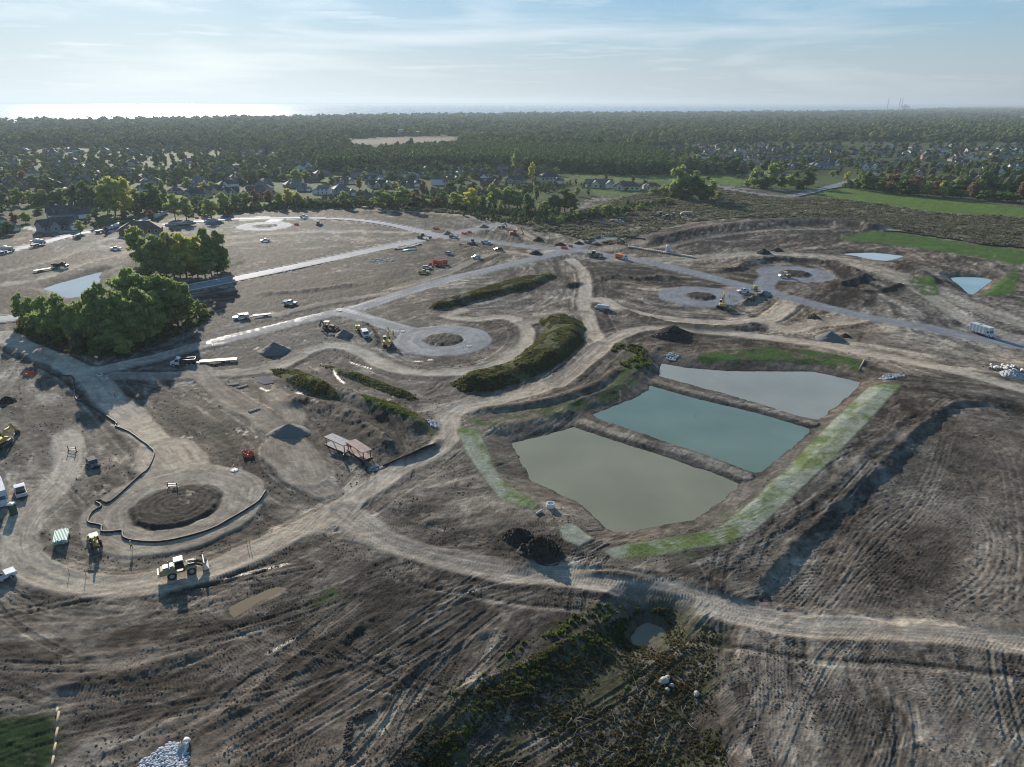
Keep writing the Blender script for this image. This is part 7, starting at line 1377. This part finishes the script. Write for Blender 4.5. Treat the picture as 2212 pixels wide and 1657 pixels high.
# ================================================================ VEHICLES
put(wheel_loader('big dusty wheel loader driving right on the near haul road'), 394, 1238, (436, 1227)).scale = (.93,)*3
put(excavator('yellow excavator beside the middle turning circle, boom pointing away', swing=R(0), reach=(.8, .75)), 837, 746, R(97)); put(backhoe('red brown backhoe with pale roof beside the small gravel cone', pm('faded_red', (.20,.08,.05), .6), roof=pm('pink_roof', (.65,.50,.44), .6)), 709, 711, (730, 712))
put(van('white van parked above the yellow excavator'), 789, 727, (799, 741)); put(tank_trailer('round yellow tank trailer behind the white van'), 774, 716, (784, 727))
e = excavator('yellow excavator digging beside the right turning circle', swing=R(35), reach=(1.25, 1.0), blade=True); put(e, 1560, 664, (1590, 655)); put(pickup('white pickup towing the yellow tank beside the right turning circle'), 1605, 632, (1588, 633)); put(tank_trailer('yellow tank trailer behind a white pickup at the right turning circle'), 1631, 628, (1618, 629))
put(roller('dusty roller with white drum on the farther right turning circle'), 1694, 600, (1680, 600)); put(box_truck('white box truck parked on the gravel road at the right edge'), 2120, 724, (2143, 731))
put(dump_truck('white cabbed dump truck with black bed in front of the long trailer'), 397, 789, (371, 791)); put(trailer('long pale flatbed trailer behind the white dump truck', 11.0), 472, 783, (430, 786))
put(pickup('white utility pickup with ladder rack beside the lower grove', bed='rack'), 521, 689, (500, 692)); put(trailer('low equipment trailer behind the ladder rack pickup', 6.5, pm('dull_deck', (.35,.33,.30), .7)), 566, 684, (540, 687))
put(pickup('white pickup parked below the dark mud field', bed='boxes'), 627, 658, (650, 659)); put(pickup('white pickup on the dirt track above the bright pond'), 250, 540, (236, 540))
put(dump_truck('dark dump truck hauling left of the bright pond', pm('dark_cab', (.08,.07,.06), .5), BLACK), 131, 578, (150, 578)); put(trailer('flat trailer behind the dark dump truck', 9.0), 96, 585, (115, 582))
put(mixer_truck('white concrete mixer on the new asphalt at the left edge, right one'), 83, 530, (97, 527)); put(mixer_truck('white concrete mixer on the new asphalt, nearest the left edge'), 14, 546, (40, 541)); put(mixer_truck('white concrete mixer parked behind the brick house'), 253, 495, (240, 496))
put(adt('small sand coloured dump truck at the end of the new asphalt'), 216, 503, (230, 501)).scale = (.6, .6, .6)
put(pickup('dull yellow pickup left of the white car by the fuel tanks', pm('dull_yellow', (.42,.33,.10), .5)), 915, 591, (935, 590)); put(suv('white car just above the yellow pickup', group='parked cars'), 922, 581, (935, 581)); put(suv('silver car parked behind the fuel tanks', pm('silver_paint', (.45,.46,.48), .3, .3), 'parked cars'), 970, 550, (985, 552)); put(suv('white car on the track right of the fuel tanks', group='parked cars'), 1028, 558, (1010, 559)); put(suv('dark car parked on the mud below the second junction', pm('dark_car_paint', (.03,.035,.05), .25), 'parked cars'), 1076, 541, (1060, 542))
put(pickup('white pickup parked on the grey road below the far junction', bed='boxes'), 1049, 526, (1070, 527)); put(dozer('small bulldozer beside the pickup on the grey road'), 1019, 527, (1010, 529)); put(roller('pale roller at the far junction'), 979, 514, (990, 515)); put(grader('motor grader with pale roof at the end of the asphalt street'), 914, 515, (935, 516))
put(pickup('white pickup on the far asphalt curve'), 656, 470, (670, 470)); put(adt('small sand coloured truck against the middle hedge line'), 790, 451, (800, 451)).scale = (.55, .55, .55); put(pickup('white pickup between the two asphalt streets'), 573, 522, (560, 523)); put(dozer('small bulldozer beside the far turning circle'), 689, 487, (700, 488))
put(excavator('red excavator digging a trench at the far stub road', REDO, swing=R(0), reach=(1.0,.7)), 1109, 508, (1125, 507)); put(backhoe('backhoe standing left of the red excavator', TANM), 1084, 493, (1070, 494)); put(backhoe('backhoe working above the second junction', TANM), 1342, 527, (1325, 525)); put(wheel_loader('wheel loader at the start of the grey road'), 1283, 555, (1295, 556))
put(water_truck('orange tank truck driving on the grey road'), 1342, 560, (1358, 563)); put(water_truck('small white water tank truck on the dirt field', WHITE), 1300, 669, (1285, 667)).scale = (.8, .8, .8)
for px, py, l in [(1384,477,'parked scraper, leftmost of the row'),(1402,476,'parked scraper, second of the row')]: put(scraper('sand coloured '+l), px, py, (px+14, py+1)).scale = (.85,)*3
for px, py, f, l in [(1412,467,dozer,'sand coloured bulldozer behind the scrapers'),(1427,468,wheel_loader,'sand coloured loader behind the scrapers'),(1440,474,wheel_loader,'dusty loader at the right end of the parked row'),(1455,470,grader,'grader at the right end of the parked row')]: put(f(l), px, py, (px+12, py+1))
put(adt('sand coloured articulated dump truck on the meadow track'), 1482, 466, (1470, 466)); put(pickup('pale blue pickup left of the parked scrapers', pm('pale_blue', (.35,.45,.65), .4)), 1338, 481, (1352, 482)); put(adt('small sand coloured truck left of the pale blue pickup'), 1325, 479, (1312, 479)).scale = (.6,)*3; put(dozer('small bulldozer at the second junction'), 1270, 525, (1262, 527))
put(suv('dark car facing the camera on the left mud', pm('black_car_paint', (.035,.035,.04), .2)), 202, 1006, (212, 1018)); put(pickup('white pickup with its tailgate towards the camera at the left edge', bed='tools'), 46, 1066, (38, 1035)); put(box_truck('white truck cut by the left frame edge'), 2, 1082, (13, 1115)); put(pickup('white pickup cut by the left frame edge'), -5, 1256, (10, 1250))
t = thing('portable_toilet', 'dark green portable toilet beside the white truck', 'portable toilet'); MB().box(0,0,1.1,1.15,1.15,2.2).build('cabin', pm('dark_green_plastic', (.02,.06,.04), .5), t); MB().lathe([(.82,2.2),(.7,2.4),(.2,2.5)], 4).build('roof', pm('pale_plastic', (.55,.6,.58), .5), t); MB().box(.59,0,1.05,.03,.8,1.8).build('door', pm('green_door', (.03,.09,.06), .5), t); put(t, 30, 1110, R(-40))
put(backhoe('yellow backhoe facing away beside the black hose', arm_up=1.1), 207, 1178, R(128)).scale = (.85,)*3; put(excavator('yellow excavator cut by the left frame edge', swing=R(0), reach=(1.0,.3)), 2, 962, (40, 935))
for px, py, a, l in [(1574,645,R(20),'worker in yellow vest watching the right excavator'),(1276,547,R(90),'worker in yellow vest at the second junction, left one'),(1281,547,R(0),'worker in yellow vest at the second junction, right one'),(849,724,R(120),'worker beside the excavator boom'),(1186,519,R(0),'worker in the trench right of the red excavator'),(285,1187,R(30),'worker in yellow vest below the near turning circle')]: person(l, px, py, rz=a)
settle_labels()
